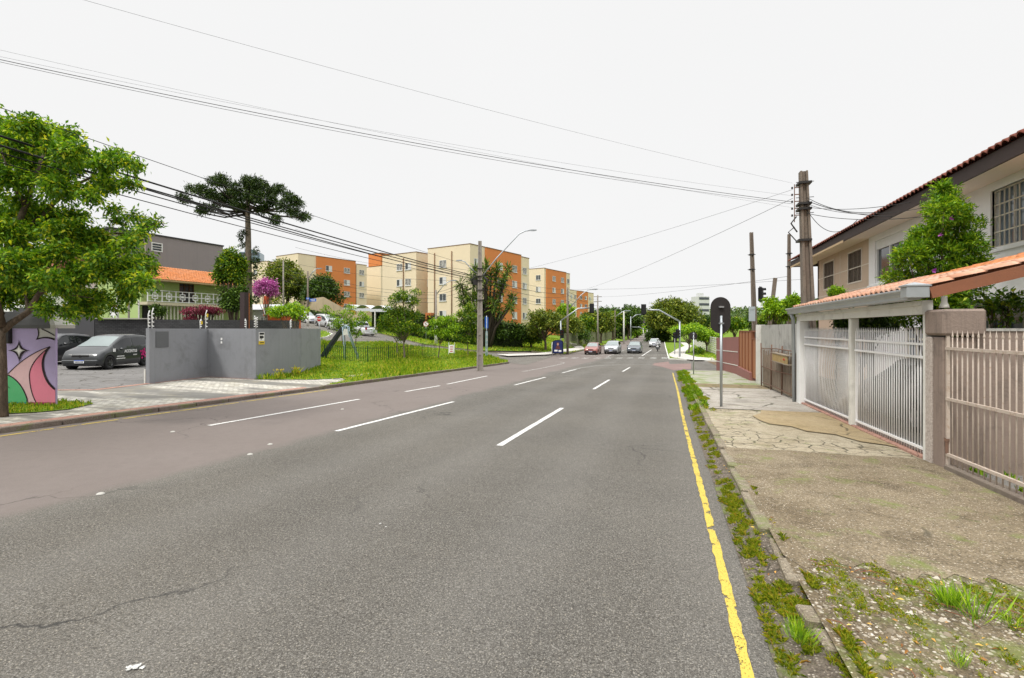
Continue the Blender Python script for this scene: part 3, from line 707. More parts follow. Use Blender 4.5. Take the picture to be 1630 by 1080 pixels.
def tiles(o, ua, up, nrm, lu, lv, pitch=.22, amp=.045, row=.4, step=.02, seg=6, flat=False, name='roof', mat=None, parent=None, k=0):
    """clay tile slope: o origin at the eave, ua along the eave, up the slope"""
    o, ua, up, nrm = Vector(o), Vector(ua).normalized(), Vector(up).normalized(), Vector(nrm).normalized()
    nu = max(1, round(lu/pitch))*seg; nr = max(1, round(lv/row)); V = []; rows = []
    rr = random.Random(4)
    for r in range(nr+1):
        for e in (0, 1):
            if r == nr and e: break
            if e == 0 and r > 0: h0 = step
            rows.append((lv*r/nr, step if e == 0 and r < nr else (step if e == 0 else step)))
    # each row: lower edge lifted, upper edge tucked
    prof = []
    for i in range(nu+1):
        t = (i % seg)/seg
        prof.append(amp*(math.sin(math.pi*t)**1.0 if not flat else (1.0 if t < .35 else 0)*.7))
    F_ = []
    for r in range(nr):
        b = len(V); jit = [rr.uniform(-.012, .012) for _ in range(nu//seg+2)]
        for (v, h) in ((lv*r/nr, -.015), (lv*r/nr, step), (lv*(r+1)/nr+.02, 0)):
            for i in range(nu+1):
                p = o+ua*(lu*i/nu)+up*(v+jit[i//seg]*.6)+nrm*(prof[i]+h+jit[i//seg]*.3); V.append(tuple(p))
        n = nu+1
        for q in range(2):
            for i in range(nu): F_.append((b+q*n+i, b+q*n+i+1, b+(q+1)*n+i+1, b+(q+1)*n+i))
    ob = fastmesh(name, np.array(V), np.array(F_), mat, parent); return ob
def tilemat(name, a, b, lichen, dirt=.3, sc=1.0):
    m = M(name, .85, .2); c = m.mix(m.noise(7*sc, 4, .7), a, b)
    c = m.mix(m.rng(m.vor(4.6, out='Distance'), .2, .7, 0, .35), c, scl(a, .55))
    c = m.mix(m.rng(m.noise(1.1*sc, 6, .75), .45, .65, 0, lichen), c, (.62, .5, .4))
    c = m.mix(m.rng(m.noise(3*sc, 6, .75), .52, .7, 0, dirt), c, (.1, .06, .045)); m.col(c); m.bump(m.noise(60, 4), .3, .01); return m.m
mTile = tilemat('orange_clay_tile', (.62, .2, .06), (.72, .32, .14), .15)
mTilePale = tilemat('pale_clay_tile', (.6, .27, .15), (.74, .45, .33), .8, .5)
mTileOld = tilemat('dark_clay_tile', (.24, .075, .055), (.36, .13, .09), .1, .65)
mFascia = paint('dark_fascia', (.05, .032, .028), .6, .3, 3)
mSoffit = paint('cream_soffit', (.88, .78, .64), .8, .06, 1)
mSoffitW = paint('white_soffit', (.92, .8, .7), .8, .05, 1)
mHouseW = paint('white_house_plaster', (.86, .84, .83), .85, .05, .8, .15, streak=.1, dirtc=(.4, .38, .35))
mHouseT = paint('tan_plaster', (.6, .46, .35), .9, .1, .8, .15, .3, 30, dirtc=(.3, .24, .18), streak=.15)
mGroove = paint('pale_joint', (.72, .64, .55), .8, .05)
mShut = paint('brown_shutter', (.19, .15, .12), .7, .25, 6)
mFrameCream = paint('cream_window_frame', (.62, .56, .46), .6, .12, 4, .3)
mBrownWall = paint('tan_pillar_plaster', (.27, .21, .175), .92, .16, 1.6, .6, .8, 30, dirtc=(.09, .075, .065), streak=.6)
mGranite = M('rough_granite', .9, .3); m = mGranite
m.col(m.mix(m.rng(m.noise(45, 5, .8), .35, .65), m.mix(m.noise(14, 3), (.2, .14, .11), (.6, .5, .43)), (.68, .62, .56))); m.bump(m.noise(30, 5, .8), 1, .03); mGranite = m.m
mWood = paint('weathered_wood', (.3, .25, .19), .9, .3, 5, .4, .5, 50, streak=.4)
mWoodRed = paint('reddish_wood', (.27, .11, .06), .75, .25, 4, .3, .3, 50)
mRust = paint('rusty_iron', (.2, .12, .085), .85, .4, 9, .4, .3)
mWhiteRust = paint('flaking_white_iron', (.52, .44, .37), .6, .15, 14, .6, .2, 60, dirtc=(.3, .16, .08))
mWhiteGate = paint('white_gate_paint', (.8, .79, .78), .45, .05, 6, .12, .1, dirtc=(.35, .25, .18))
mGutterM = paint('grey_sheet_metal', (.42, .44, .45), .45, .12, 2, .15, .05, metal=.6)
mGreyConc = paint('stained_concrete_wall', (.42, .41, .38), .95, .16, 1.1, .75, .7, 30, dirtc=(.1, .1, .09), streak=.8)
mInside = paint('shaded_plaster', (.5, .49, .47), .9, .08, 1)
# ---- the long two-storey house on the right: wall plane X = 7.7, street side is -X
XW = 7.7
hs = thing('house', 'two-storey terraced house, tan far half and white near half, dark-edged tiled eave', 'house', (XW, 20, 0))
def loc(m, name, mat, par=None, **k):     # mesh given in world coordinates, parented to the house
    o = m.build(name, mat, par or hs, **k); return o
def toloc(m, base):
    m.v = [(v[0]-base[0], v[1]-base[1], v[2]-base[2]) for v in m.v]; return m
HB = (XW, 20, 0)
ops_t = [(27.5, 29.1, 3.76, 5.04), (23.95, 25.5, 3.76, 5.04)]
ops_w = [(20.1, 22.5, 3.5, 5.1), (12.9, 15.25, 3.72, 5.12), (12.3, 16.1, .75, 2.02), (18.5, 20.0, -.4, 1.8)]
pt = lambda u, t, z: (XW+t, u, z)
m = MB(); wall_open(m, 23.1, 30.2, -1, 5.36, ops_t, pt, .25)
m.bx((XW, 30.0, -1), (XW+7, 30.2, 5.36)); loc(toloc(m, HB), 'wall', mHouseT)
m = MB(); wall_open(m, 5, 23.1, -1, 5.35, ops_w, lambda u, t, z: (XW-.03+t, u, z), .28)
loc(toloc(m, HB), 'wall', mHouseW)
m = MB()
for z in (4.35, 3.42, 2.5): m.bx((XW-.008, 23.1, z-.02), (XW+.02, 30.2, z+.02))
for y in (26.6, 29.6): m.bx((XW-.008, y-.02, 2.5), (XW+.02, y+.02, 5.3))
for y0, y1, z0, z1 in ops_t:
    for a, b, c, d in ((y0-.06, y0, z0-.06, z1+.06), (y1, y1+.06, z0-.06, z1+.06), (y0, y1, z1, z1+.06), (y0, y1, z0-.06, z0)): m.bx((XW-.02, a, c), (XW+.03, b, d))
loc(toloc(m, HB), 'wall_trim', mGroove)
for y0, y1, z0, z1 in ops_t:
    m = MB(); m.bx((XW+.1, y0, z0), (XW+.13, y1, z1)); n = 20
    for i in range(n):
        z = z0+(i+.5)*(z1-z0)/n; m.box((XW+.07, (y0+y1)/2, z), (.05, y1-y0-.12, .028))
    for y in (y0+.03, y0+(y1-y0)/3, y0+2*(y1-y0)/3, y1-.03): m.box((XW+.055, y, (z0+z1)/2), (.045, .06, z1-z0))
    loc(toloc(m, HB), 'shutter', mShut)
# white sash with pale roller box, cornice below
y0, y1, z0, z1 = ops_w[0]
fw = MB()
for a, b, c, d in ((y0, y0+.07, z0, z1), (y1-.07, y1, z0, z1), (y0+.07, y1-.07, z1-.33, z1), (y0+.07, y1-.07, z0, z0+.07), ((y0+y1)/2-.04, (y0+y1)/2+.04, z0+.07, z1-.33)): fw.bx((XW+.02, a, c), (XW+.12, b, d))
fwo = loc(toloc(fw, HB), 'window', mWhite); p_ = MB(); p_.bx((XW+.08, y0+.05, z0+.05), (XW+.09, y1-.05, z1-.3)); toloc(p_, HB).build('pane', mGlass, fwo)
m = MB(); m.bx((XW-.14, 19.9, 3.02), (XW-.03, 22.98, 3.44)); loc(toloc(m, HB), 'sill', mWhite, bevel=.02)
# barred window, white-cream frame
y0, y1, z0, z1 = ops_w[1]
fw = MB()
for a, b, c, d in ((y0-.1, y0, z0-.1, z1+.1), (y1, y1+.1, z0-.1, z1+.1), (y0, y1, z1, z1+.1), (y0, y1, z0-.1, z0)): fw.bx((XW-.07, a, c), (XW+.03, b, d))
for i in range(5): y = y0+(y1-y0)*i/4; fw.box((XW+.12, y, (z0+z1)/2), (.05, .05, z1-z0))
fwo = loc(toloc(fw, HB), 'window', mHouseW); p_ = MB(); p_.bx((XW+.13, y0, z0), (XW+.14, y1, z1)); toloc(p_, HB).build('pane', mGlassSky, fwo)
gr = MB()
for i in range(14): y = y0+.02+(y1-y0-.04)*i/13; gr.beam((XW+.02, y, z0), (XW+.02, y, z1), .022, .022)
for z in (z0+.02, z0+.38, z0+.76, z1-.36, z1-.02): gr.beam((XW+.012, y0, z), (XW+.012, y1, z), .02, .03)
toloc(gr, HB).build('grille', mFrameCream, fwo)
# ground-floor windows with cream bars
for (y0, y1, z0, z1) in ops_w[2:]:
    fw = MB(); n = 6 if y1-y0 > 2 else 2
    for i in range(n+1): y = y0+(y1-y0)*i/n; fw.box((XW+.05, y, (z0+z1)/2), (.07, .07, z1-z0))
    for z in (z0+.03, z1-.03, z1-.38): fw.box((XW+.045, (y0+y1)/2, z), (.05, y1-y0, .06))
    fwo = loc(toloc(fw, HB), 'window', mFrameCream); p_ = MB(); p_.bx((XW+.09, y0, z0), (XW+.1, y1, z1)); toloc(p_, HB).build('pane', mGlassSky, fwo)
# ground-floor awning slab, dark soffit
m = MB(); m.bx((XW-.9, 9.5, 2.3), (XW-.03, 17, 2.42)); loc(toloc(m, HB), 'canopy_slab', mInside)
# eave: soffit, fascia, tiles
XE = 6.9
m = MB(); m.mat(0).bx((XE, 23.1, 5.330), (XW+.2, 32.2, 5.370)); m.mat(1).bx((XE, 4, 5.335), (XW+.2, 23.1, 5.375)); loc(toloc(m, HB), 'soffit', [mSoffit, mSoffitW])
m = MB(); m.bx((XE-.05, 4, 5.290), (XE-.0, 32.25, 5.610)); m.bx((XE, 32.2, 5.290), (XW+3, 32.28, 5.650)); loc(toloc(m, HB), 'fascia', mFascia)
m = MB(); m.bx((XE-.056, 23.3, 5.250), (XE-.03, 32.3, 5.340)); loc(toloc(m, HB), 'fascia', paint('cream_board', (.55, .4, .24), .7))
sl = Vector((1, 0, .42)).normalized()
tiles((XE-.14-HB[0], 4-HB[1], 5.620), (0, 1, 0), sl, (-.39, 0, .92), 28.4, 4.6, .24, .075, .42, .02, 8, mat=mTileOld, parent=hs)
m = MB(); a_ = Vector((XE+4.2, 4, 5.620+1.85)); m.add([(XE+4.2, 4, 7.45), (XE+4.2, 32.3, 7.45), (XE+8.6, 32.3, 5.550), (XE+8.6, 4, 5.550)], [(0, 1, 2, 3)]); loc(toloc(m, HB), 'roof', mTileOld)
m = MB(); m.bx((XW+.3, 5, -1), (XW+7, 5.2, 5.35)); m.bx((XW+7, 5, -1), (XW+7.2, 30.2, 5.35)); loc(toloc(m, HB), 'wall', mHouseW)
# dark rooms behind the panes
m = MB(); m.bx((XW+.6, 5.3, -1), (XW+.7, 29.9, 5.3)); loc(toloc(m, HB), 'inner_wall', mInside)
# ---- carport of the nearest plot
cp = thing('carport', 'carport with orange and pale clay tiles and a long grey gutter above the white gates', 'carport', (3.4, 12, 0))
CB = (3.4, 12, 0)
u_ = Vector((1, 0, .262)).normalized(); n_ = Vector((-.255, 0, .967))
tiles((3.38-CB[0], 11.4-CB[1], 2.33), (0, 1, 0), u_, n_, 4.2, 1.9, .21, .05, .36, .018, 7, mat=mTilePale, parent=cp)
tiles((3.38-CB[0], 8.3-CB[1], 2.33), (0, 1, 0), u_, n_, 3.1, 1.5, .21, .05, .36, .018, 7, mat=mTilePale, parent=cp)
tiles((3.38+1.5*u_.x-CB[0], 8.3-CB[1], 2.33+1.5*u_.z), (0, 1, 0), u_, n_, 3.3, 2.8, .21, .05, .36, .018, 7, mat=mTile, parent=cp)
m = MB(); m.beam((3.45, 8.22, 2.24), (7.4, 8.22, 3.275), .05, .15); toloc(m, CB).build('verge_board', mWoodRed, cp)
m = MB()
for y in (9.0, 9.8, 10.6, 11.4): m = MB(); m.beam((3.5, y, 2.25), (7.0, y, 3.17), .06, .12); toloc(m, CB).build('rafter', mWoodRed, cp)
for y in (12.4, 13.4, 14.4, 15.3): m = MB(); m.beam((3.5, y, 2.25), (5.1, y, 2.67), .06, .1); toloc(m, CB).build('rafter', mWoodRed, cp)
m = MB()
for x in (4.4, 5.4, 6.4): m.beam((x, 8.25, 2.26+.262*(x-3.4)), (x, 11.5, 2.26+.262*(x-3.4)), .04, .05)
toloc(m, CB).build('battens', mWoodRed, cp)
m = MB()
prof = [(3.24, 2.24), (3.26, 2.21), (3.26, 2.16), (3.42, 2.16), (3.42, 2.31), (3.2, 2.31), (3.2, 2.28), (3.23, 2.27)]
n = len(prof); vs = [(x, y, z) for y in (8.4, 15.7) for x, z in prof]
m.add(vs, [list(range(n)), list(range(2*n-1, n-1, -1))]+[(i, (i+1) % n, (i+1) % n+n, i+n) for i in range(n)])
m.bx((3.17, 8.2, 2.18), (3.44, 8.4, 2.33)); m.bx((3.15, 8.19, 2.33), (3.46, 8.41, 2.355))
m.add([(3.15, 8.19, 2.355), (3.46, 8.19, 2.355), (3.46, 8.41, 2.355), (3.15, 8.41, 2.355), (3.3, 8.3, 2.4)], [(0, 1, 4), (1, 2, 4), (2, 3, 4), (3, 0, 4)])
toloc(m, CB).build('gutter', mGutterM, cp, bevel=.006)
m = MB(); m.bx((3.47, 8.5, 1.96), (3.6, 15.6, 2.155)); m.bx((3.44, 8.52, 2.085), (3.47, 15.6, 2.15)); toloc(m, CB).build('beam', mWhiteOld, cp)
m = MB(); m.bx((3.5, 11.45, -.2), (3.64, 11.6, 1.96)); toloc(m, CB).build('post', mWhiteOld, cp, bevel=.01)
m = MB(); m.bx((3.46, 15.25, -.4), (3.68, 15.6, 1.96)); toloc(m, CB).build('post', mWhite, cp, bevel=.01)
m = MB(); m.tube([(3.32, 15.62, 2.2), (3.4, 15.68, 2.0), (3.42, 15.68, -.35)], .045, 10); toloc(m, CB).build('downpipe', mSteel, cp)
m = MB(); m.tube([(5.0, 14.9, -.4), (5.0, 14.9, 2.6)], .07, 10); toloc(m, CB).build('post', mWhiteOld, cp)
# small pale finial between gutter and pillar
m = MB(); m.lathe((0, 0, 0), [(.0, .0), (.06, 0), (.05, .04), (.035, .08), (.035, .16), (0, .16)], 10); m.build('gutter_bracket', mWhiteOld, cp, loc=(3.66-CB[0], 8.34-CB[1], 2.04))
# ---- pillar
gP = g(3.6, 8.3)
pl = thing('pillar', 'tan plastered gate pillar with a rough granite edge and a wider top block', 'pillar', (3.6, 8.3, gP)); H1 = 1.87
m = MB(); m.bx((-.08, -.25, 0), (.28, .02, H1-.02)); m.build('shaft', mBrownWall, pl, bevel=.015)
m = MB(); m.bx((-.1, .02, 0), (.28, .19, H1-.02)); m.build('granite_edge', mGranite, pl, bevel=.012)
m = MB(); m.bx((-.11, -.33, H1), (.36, .19, 2.22)); m.build('top_block', mBrownWall, pl, bevel=.03)
m = MB(); m.bx((-.1, .19, 0), (.2, .26, 2.2)); m.build('white_edge', mWhiteOld, pl, bevel=.01)
# ---- gates
def gate_leaf(y0, y1, label, z0, z1b, n, mat, seed, cat='gate', spear=True, x=3.58, rails=(0.0,), dent=0.0, name='gate', midr=None, sheet_=False, prad=.0105):
    yc = (y0+y1)/2; base = (x, y0, g(x, y0)+SW); t = thing(name, label, cat, base); rr = random.Random(seed)
    def zb(y): return g(x, y)+SW+.09-base[2]
    def tp(y): return z1b[0]+(z1b[1]-z1b[0])*(y-y0)/(y1-y0)-base[2]
    P = MB(); n_ = n; T = P
    for i in range(n_+1):
        f = i/n_; y = (y1-y0)*f; yy = y+y0
        dx = dent*math.exp(-((f-.35)/.22)**2)
        b, tt = zb(yy), tp(yy)
        P.tube([(0, y, b-.05), (dx, y+rr.uniform(-.004, .004), (b+tt)/2), (0, y, tt)], prad, 6)
        if spear:
            T.lathe((0, y, tt), [(.005, -.03), (.012, -.012), (.013, 0), (.007, .03), (0, .075)], 6)
    P.build('pickets', mat, t)
    Rr = MB(); L_ = y1-y0
    for f, w_ in rails:
        za = zb(y0)+(tp(y0)-zb(y0))*f; zb_ = zb(y1)+(tp(y1)-zb(y1))*f
        Rr.beam((-.012, 0, za), (-.012, L_, zb_), w_, .035)
    Rr.beam((0, .0, zb(y0)-.05), (0, .0, tp(y0)), .035, .035); Rr.beam((0, L_, zb(y1)-.05), (0, L_, tp(y1)), .035, .035)
    Rr.build('frame', mat, t)
    return t
t = gate_leaf(8.62, 11.4, 'near white picket gate leaf between the granite pillar and the middle post', 0, (1.70, 1.71), 31, mWhiteGate, 1, rails=((.02, .03), (.79, .05), (.9, .03)))
t = gate_leaf(11.65, 15.2, 'far white picket gate leaf with the buckled lower bars, left of the middle post', 0, (1.71, 1.72), 36, mWhiteGate, 2, rails=((.02, .03), (.8, .05), (.9, .03)), dent=.12)
m = MB(); m.add([(0, y-11.65, z) for y, z in ((11.75, .1), (15.1, .03), (15.1, 1.5), (11.75, 1.5))], [(0, 1, 2, 3)])
mMesh = M('wire_mesh', .5, .3); v = mMesh.map((1, 90, 1)); wv = mMesh.math('SINE', mMesh.math('MULTIPLY', mMesh.xyz()[1], 150)); wz = mMesh.math('SINE', mMesh.math('MULTIPLY', mMesh.xyz()[2], 150))
k_ = mMesh.math('MAXIMUM', mMesh.rng(wv, .8, .95), mMesh.rng(wz, .8, .95)); mMesh.col((.7, .7, .69)); tr = mMesh.n('ShaderNodeBsdfTransparent'); ms = mMesh.n('ShaderNodeMixShader')
mMesh.l(k_, ms.inputs[0]); mMesh.l(tr.outputs[0], ms.inputs[1]); mMesh.l(mMesh.b.outputs[0], ms.inputs[2]); mMesh.l(ms.outputs[0], mMesh.out.inputs[0])
o = m.build('wire_mesh', mMesh.m, t, loc=(.03, 0, .1))
t = gate_leaf(4.4, 8.02, 'rust-flecked cream picket fence in the right foreground, hinged on the granite pillar', 0, (1.66, 1.66), 32, mWhiteRust, 3, 'fence', rails=((.06, .035), (.5, .03), (.9, .035)), x=3.56, name='picket_fence', prad=.0075)
m = MB(); m.lathe((0, 0, 0), [(.02, -.09), (.02, .09)], 8); m.lathe((0, 0, .09), [(.03, -.02), (.03, .02)], 8)
for z in (.2, .95, 1.5): m.build('hinge', mRust, t, loc=(-.02, 3.6, z)) if z == .2 else None
# concrete threshold under the gates
kerb('gate_sill', [(3.5, -2), (3.5, 8.0)], mPoleDark, .16, .17, 1, 2.2, .005, rk); kerb('gate_sill', [(3.5, 8.6), (3.5, 15.6)], mRedPav, .14, .15, 1, 3, .003, rk)
# dividing wall
m = MB(); m.bx((0, 0, -.3), (4.1, .16, 1.93)); m.mat(1).bx((0, -.02, 1.93), (4.1, .18, 1.965))
o = m.build('dividing_wall', [mBrownWall, mGreyConc], loc=(3.86, 8.12, gP)); tag(o, 'tan plastered dividing wall behind the cream picket fence', 'wall')
m = MB(); m.box((0, 0, 0), (.1, .05, .16)); m.box((0, -.03, 0), (.06, .02, .1)); o = m.build('doorbell', mWhiteOld, loc=(4.55, 8.08, .9)); tag(o, 'small white doorbell box on the tan dividing wall', 'doorbell')
sheet('yard_paving', rect(3.66, 7.7, -4, 15.6), .06, concrete('yard_concrete', (.22, .21, .2), (.3, .29, .27), .2, 1.2, .02), 1.5)
grass('yard_weeds', strip(5, 8, 3.8, 4.6, 22, 31, .1), 2200, .09, mGreenBright, 33, .06, .008)
# ---- old plot: concrete wall, rusty gate, wooden trough
o_base = (3.75, 15.75, 0)
m = MB(); m.bx((0, 0, -.6), (.18, 6.4, 1.9)); o = m.build('concrete_wall', mGreyConc, loc=(3.66, 15.8, 0)); tag(o, 'stained grey concrete boundary wall behind the rusty gate', 'wall')
m = MB(); m.bx((-.1, 0, -.65), (.22, .16, 1.92)); o = m.build('concrete_post', mWhiteOld, loc=(3.6, 22.25, 0)); tag(o, 'whitish end post of the stained concrete wall beside the brown gate', 'post')
rg = thing('rusty_gate', 'rusty wire gate with weathered wooden palings leaning on the grey concrete wall', 'gate', (3.52, 16.0, g(3.5, 16)+SW)); rr = random.Random(6)
m = MB()
for i in range(44):
    y = .05+i*.115; h = rr.uniform(1.15, 1.4); m.beam((.02, y, .05-y*.025), (.02+rr.uniform(-.02, .02), y+rr.uniform(-.02, .02), h-y*.02), .02, rr.uniform(.05, .085), (0, 1, 0))
m.build('palings', mWood, rg)
m = MB()
for y in (0.0, 1.6, 3.3, 5.1): m.tube([(-.03, y, -.05-y*.025), (-.03+rr.uniform(-.03, .03), y+.02, 1.5)], .022, 7)
for z in (.12, .72, 1.4): m.tube([(-.03, 0, z), (-.04, 2.5, z-.04+rr.uniform(-.04, .04)), (-.03, 5.1, z-.1)], .016, 6)
for i in range(30):
    y = i*.17; m.tube([(-.05, y, .1), (-.05, y+rr.uniform(-.03, .03), 1.35)], .004, 4)
m.build('frame', mRust, rg)
tr_ = thing('wooden_trough', 'slatted wooden trough hanging on the rusty gate', 'planter', (3.44, 16.05, .72))
m = MB()
for i in range(22): m.box((-.1, .08+i*.096, .12), (.02, .05, .26))
m.build('slats', paint('yellowed_wood', (.4, .29, .13), .85, .3, 6, .5), tr_); m = MB(); m.bx((-.12, 0, .24), (.02, 2.2, .27)); m.build('rail', mWood, tr_); m = MB(); m.bx((-.12, 0, -.02), (.02, 2.2, .01)); m.build('rail', mWood, tr_)
m = MB()
for i in range(9): m.lathe((-.06+rr.uniform(-.03, .03), .3+rr.random()*.5, .3-.03*rr.random()), [(0, -.04), (.04, -.02), (.045, .01), (.02, .04), (0, .045)], 7)
o = m.build('red_fruit', paint('dull_red', (.4, .05, .03), .5), loc=(3.43, 16.05, .56)); tag(o, 'small heap of dull red fruit in the wooden trough', 'fruit')
# ---- brown metal gate, plinth and maroon wall
mBrownM = paint('brown_painted_metal', (.34, .145, .07), .6, .1, 1.5, .12, .1)
mMaroon = paint('maroon_plaster', (.27, .125, .11), .85, .12, 1.2, .3)
bg_ = thing('brown_gate', 'closed brown sheet-metal gate and door beyond the stained wall', 'gate', (3.6, 22.4, g(3.6, 22.4)+SW))
m = MB(); m.bx((0, .05, .1), (.05, 1.35, 1.75)); m.build('door', mBrownM, bg_); m = MB(); m.bx((0, 1.6, .3), (.05, 5.4, 2.06)); m.build('panel', mBrownM, bg_)
m = MB()
for y in (0.02, 1.38, 1.58, 2.55, 3.5, 4.45, 5.42): m.bx((-.03, y-.03, .1), (.07, y+.03, 2.12))
for z in (2.1, 1.78): m.bx((-.025, 0, z-.03), (.065, 1.6, z+.03))
m.bx((-.025, 1.6, 2.06), (.065, 5.42, 2.12)); m.build('frame', paint('dark_brown_metal', (.2, .075, .035), .6), bg_)
m = MB(); m.bx((-.12, 1.45, -.35), (.2, 5.6, .3)); m.build('plinth', mMaroon, bg_)
m = MB(); m.add([(0, 0, -.6), (0, 0, 1.95), (-.5, 6, 1.8), (-.5, 6, -.9), (.2, 0, -.6), (.2, 0, 1.95), (-.3, 6, 1.8), (-.3, 6, -.9)], [(0, 1, 2, 3), (4, 7, 6, 5), (1, 5, 6, 2), (0, 4, 5, 1), (3, 2, 6, 7)])
for z in (.45, 1.15): m.mat(1).add([(-.015, 0, z), (-.015, 0, z+.04), (-.515, 6, z-.1), (-.515, 6, z-.14), (.0, 0, z), (.0, 0, z+.04), (-.5, 6, z-.1), (-.5, 6, z-.14)], [(0, 1, 2, 3), (1, 5, 6, 2)])
o = m.build('maroon_wall', [mMaroon, mWhiteOld], loc=(3.55, 28, g(3.5, 28)+.1)); tag(o, 'maroon plastered wall with two white stripes at the street corner', 'wall')
# ---- utility poles
def sq_pole(name, label, base, top, w0, w1, mat, fit=None, lean=(0, 0), group=None):
    t = thing(name, label, 'utility pole', base, 0, group); h = top-base[2]; m = MB()
    for a, b, sx in ((-.5, -.22, 1), (.22, .5, 1), (-.22, .22, .45)):   # flanges and a recessed web
        vs = []
        for z, w_, L_ in ((-.3, w0, (0, 0)), (h, w1, lean)):
            for x in (a, b):
                for y in (-.5*sx, .5*sx): vs.append((x*w_+L_[0], y*w_*1.15+L_[1], z))
        m.add(vs, [(0, 1, 3, 2), (4, 6, 7, 5), (0, 4, 5, 1), (2, 3, 7, 6), (0, 2, 6, 4), (1, 5, 7, 3)])
    m.build('shaft', mat, t, bevel=.01)
    if fit:
        n0 = set(t.children); fit(t, h)
        for c in t.children:
            if c not in n0: c.location = (lean[0]*.93, lean[1], 0)
    return t
def insulator_rack(t, h, z0=.5, n=4, dx=-.22, dy=0):
    m = MB(); m.beam((dx*.8, dy, h-z0-n*.2), (dx*.8, dy, h-z0+.1), .02, .02)
    for i in range(n): m.beam((0, dy, h-z0-i*.2), (dx*.8, dy, h-z0-i*.2), .025, .025)
    m.build('bracket', mRust, t)
    for i in range(n):
        q = MB(); q.lathe((dx, dy, h-z0-i*.2), [(.012, -.035), (.03, -.03), (.02, -.01), (.03, .01), (.02, .025), (.0, .035)], 10); q.build('insulator', mDarkMetal, t)
def fit1(t, h):
    insulator_rack(t, h, .45, 5, -.3)
    for z in (h-.35, h-.95, h-1.1, h-2.0): m = MB(); m.bx((-.17, -.19, z-.03), (.17, .19, z+.03)); m.build('clamp', mDarkMetal, t)
    m = MB()
    for z in (h-.3, h-.75, h-1.2): m.tube([(-.2, 0, z), (.26, 0, z)], .01, 5)
    m.tube([(-.2, -.05, h-1.3), (-.35, -.1, h-1.5), (-.18, -.05, h-1.75)], .02, 6); m.tube([(-.25, -.05, h-1.6), (-.42, -.1, h-1.75), (-.2, -.02, h-2.0)], .015, 6)
    m.build('step_bolts', mDarkMetal, t)
sq_pole('utility_pole', 'tall weathered utility pole with insulators rising behind the far end of the grey gutter', (4.02, 16.35, g(4, 16)), 6.3, .37, .2, mPoleDark, fit1, (-.22, .0), 'old poles on the right')
def fit2(t, h):
    for z in (h-1.2, h-2.0): m = MB(); m.tube([(-.2, 0, z), (.2, 0, z)], .015, 5); m.bx((-.13, -.13, z-.03), (.13, .13, z+.03)); m.build('clamp', mDarkMetal, t)
p = ATZ(1204, 27); sq_pole('utility_pole', 'slim leaning utility pole behind the brown gate, carrying a traffic light', p, 6.95, .28, .17, mPoleDark, fit2, (-.25, 0), 'old poles on the right')
p2 = AT(1211, 469, 26.8)
p = ATZ(1256, 31); sq_pole('utility_pole', 'slim upright utility pole rising from the bright bushes', p, 7.6, .27, .16, mPoleDark, fit2, (0, 0), 'old poles on the right')
a = ATZ(1216, 30); b = AT(1234, 443, 30); m = MB(); m.beam((0, 0, -.2), b-a, .2, .2); o = m.build('broken_pole', mPoleDark, loc=a); tag(o, 'short leaning pole stump between the two slim utility poles', 'pole')
def traffic_light(label, p, rz, lamps=3, s=1.0, group='traffic lights'):
    t = thing('traffic_light', label, 'traffic light', p, rz, group); m = MB(); h = .3*s*lamps
    m.bx((-.16*s, -.12*s, -h/2), (.16*s, .12*s, h/2)); m.bx((-.24*s, .0, -h/2-.06), (.24*s, .015, h/2+.06)); m.build('housing', mBlack, t, bevel=.01)
    for i in range(lamps):
        z = h/2-.15*s-i*.3*s; q = MB(); q.tube([(0, -.12*s, z), (0, -.13*s, z)], .1*s, 14)
        q.build('lens', [mLensR, mLensY, mLensG][i if lamps == 3 else i*2], t)
        v = MB(); n = 10
        for kk in range(n):
            a0, a1 = math.pi*(-.1+1.2*kk/n), math.pi*(-.1+1.2*(kk+1)/n)
            v.add([(math.cos(a)*.12*s, y, z+math.sin(a)*.12*s) for a in (a0, a1) for y in (-.12*s, -.3*s)], [(0, 1, 3, 2)])
        v.build('visor', mBlack, t)
    return t
mLensR = paint('red_lens', (.12, .01, .01), .2, .05, bump=0); mLensY = paint('amber_lens', (.12, .07, .01), .2, .05, bump=0); mLensG = paint('green_lens', (.01, .08, .05), .2, .05, bump=0)
traffic_light('small traffic light fixed to the slim leaning pole behind the brown gate', p2, R(60), 3, .8)
m = MB(); m.box((0, 0, 0), (.3, .06, .75)); m.box((0, -.035, .28), (.22, .02, .12)); o = m.build('meter_cabinet', paint('pale_blue_grey', (.4, .45, .47), .6, .15), loc=AT(1197, 500, 26)); tag(o, 'small pale cabinet on the slim leaning pole above the brown gate', 'cabinet')
# ---- backs of round signs
def sign_back(label, px, py, ptop, wpx, hpx, cyp, pr=.03, oval=True, group='dark backs of road signs'):
    b = GP(px, py, SW); D = DEP(b); t = thing('road_sign', label, 'road sign', b, YAW, group); top = AT(px, ptop, D).z-b.z; k = D/F
    m = MB(); m.tube([(0, 0, -.1), (0, 0, top)], pr, 12); m.build('post', mSteel, t)
    cy = AT(px, cyp, D).z-b.z; w_, h_ = wpx*k/2, hpx*k/2; pts = []
    for i in range(40):
        a = 2*math.pi*i/40; x = math.cos(a)*w_; z = math.sin(a)*w_+(1 if math.sin(a) > 0 else -1)*(h_-w_); pts.append((x, cy+z))
    m = MB(); m.prism(pts, .012); o = m.build('plate', mSignBack, t); o.location.y = .035
    for z in (cy+h_*.45, cy-h_*.45): m = MB(); m.bx((-.06, -.034, z-.02), (.06, .034, z+.02)); m.build('clamp', mSteel, t)
mSignBack = paint('dark_sign_back', (.034, .03, .03), .55, .15, 3, .05)
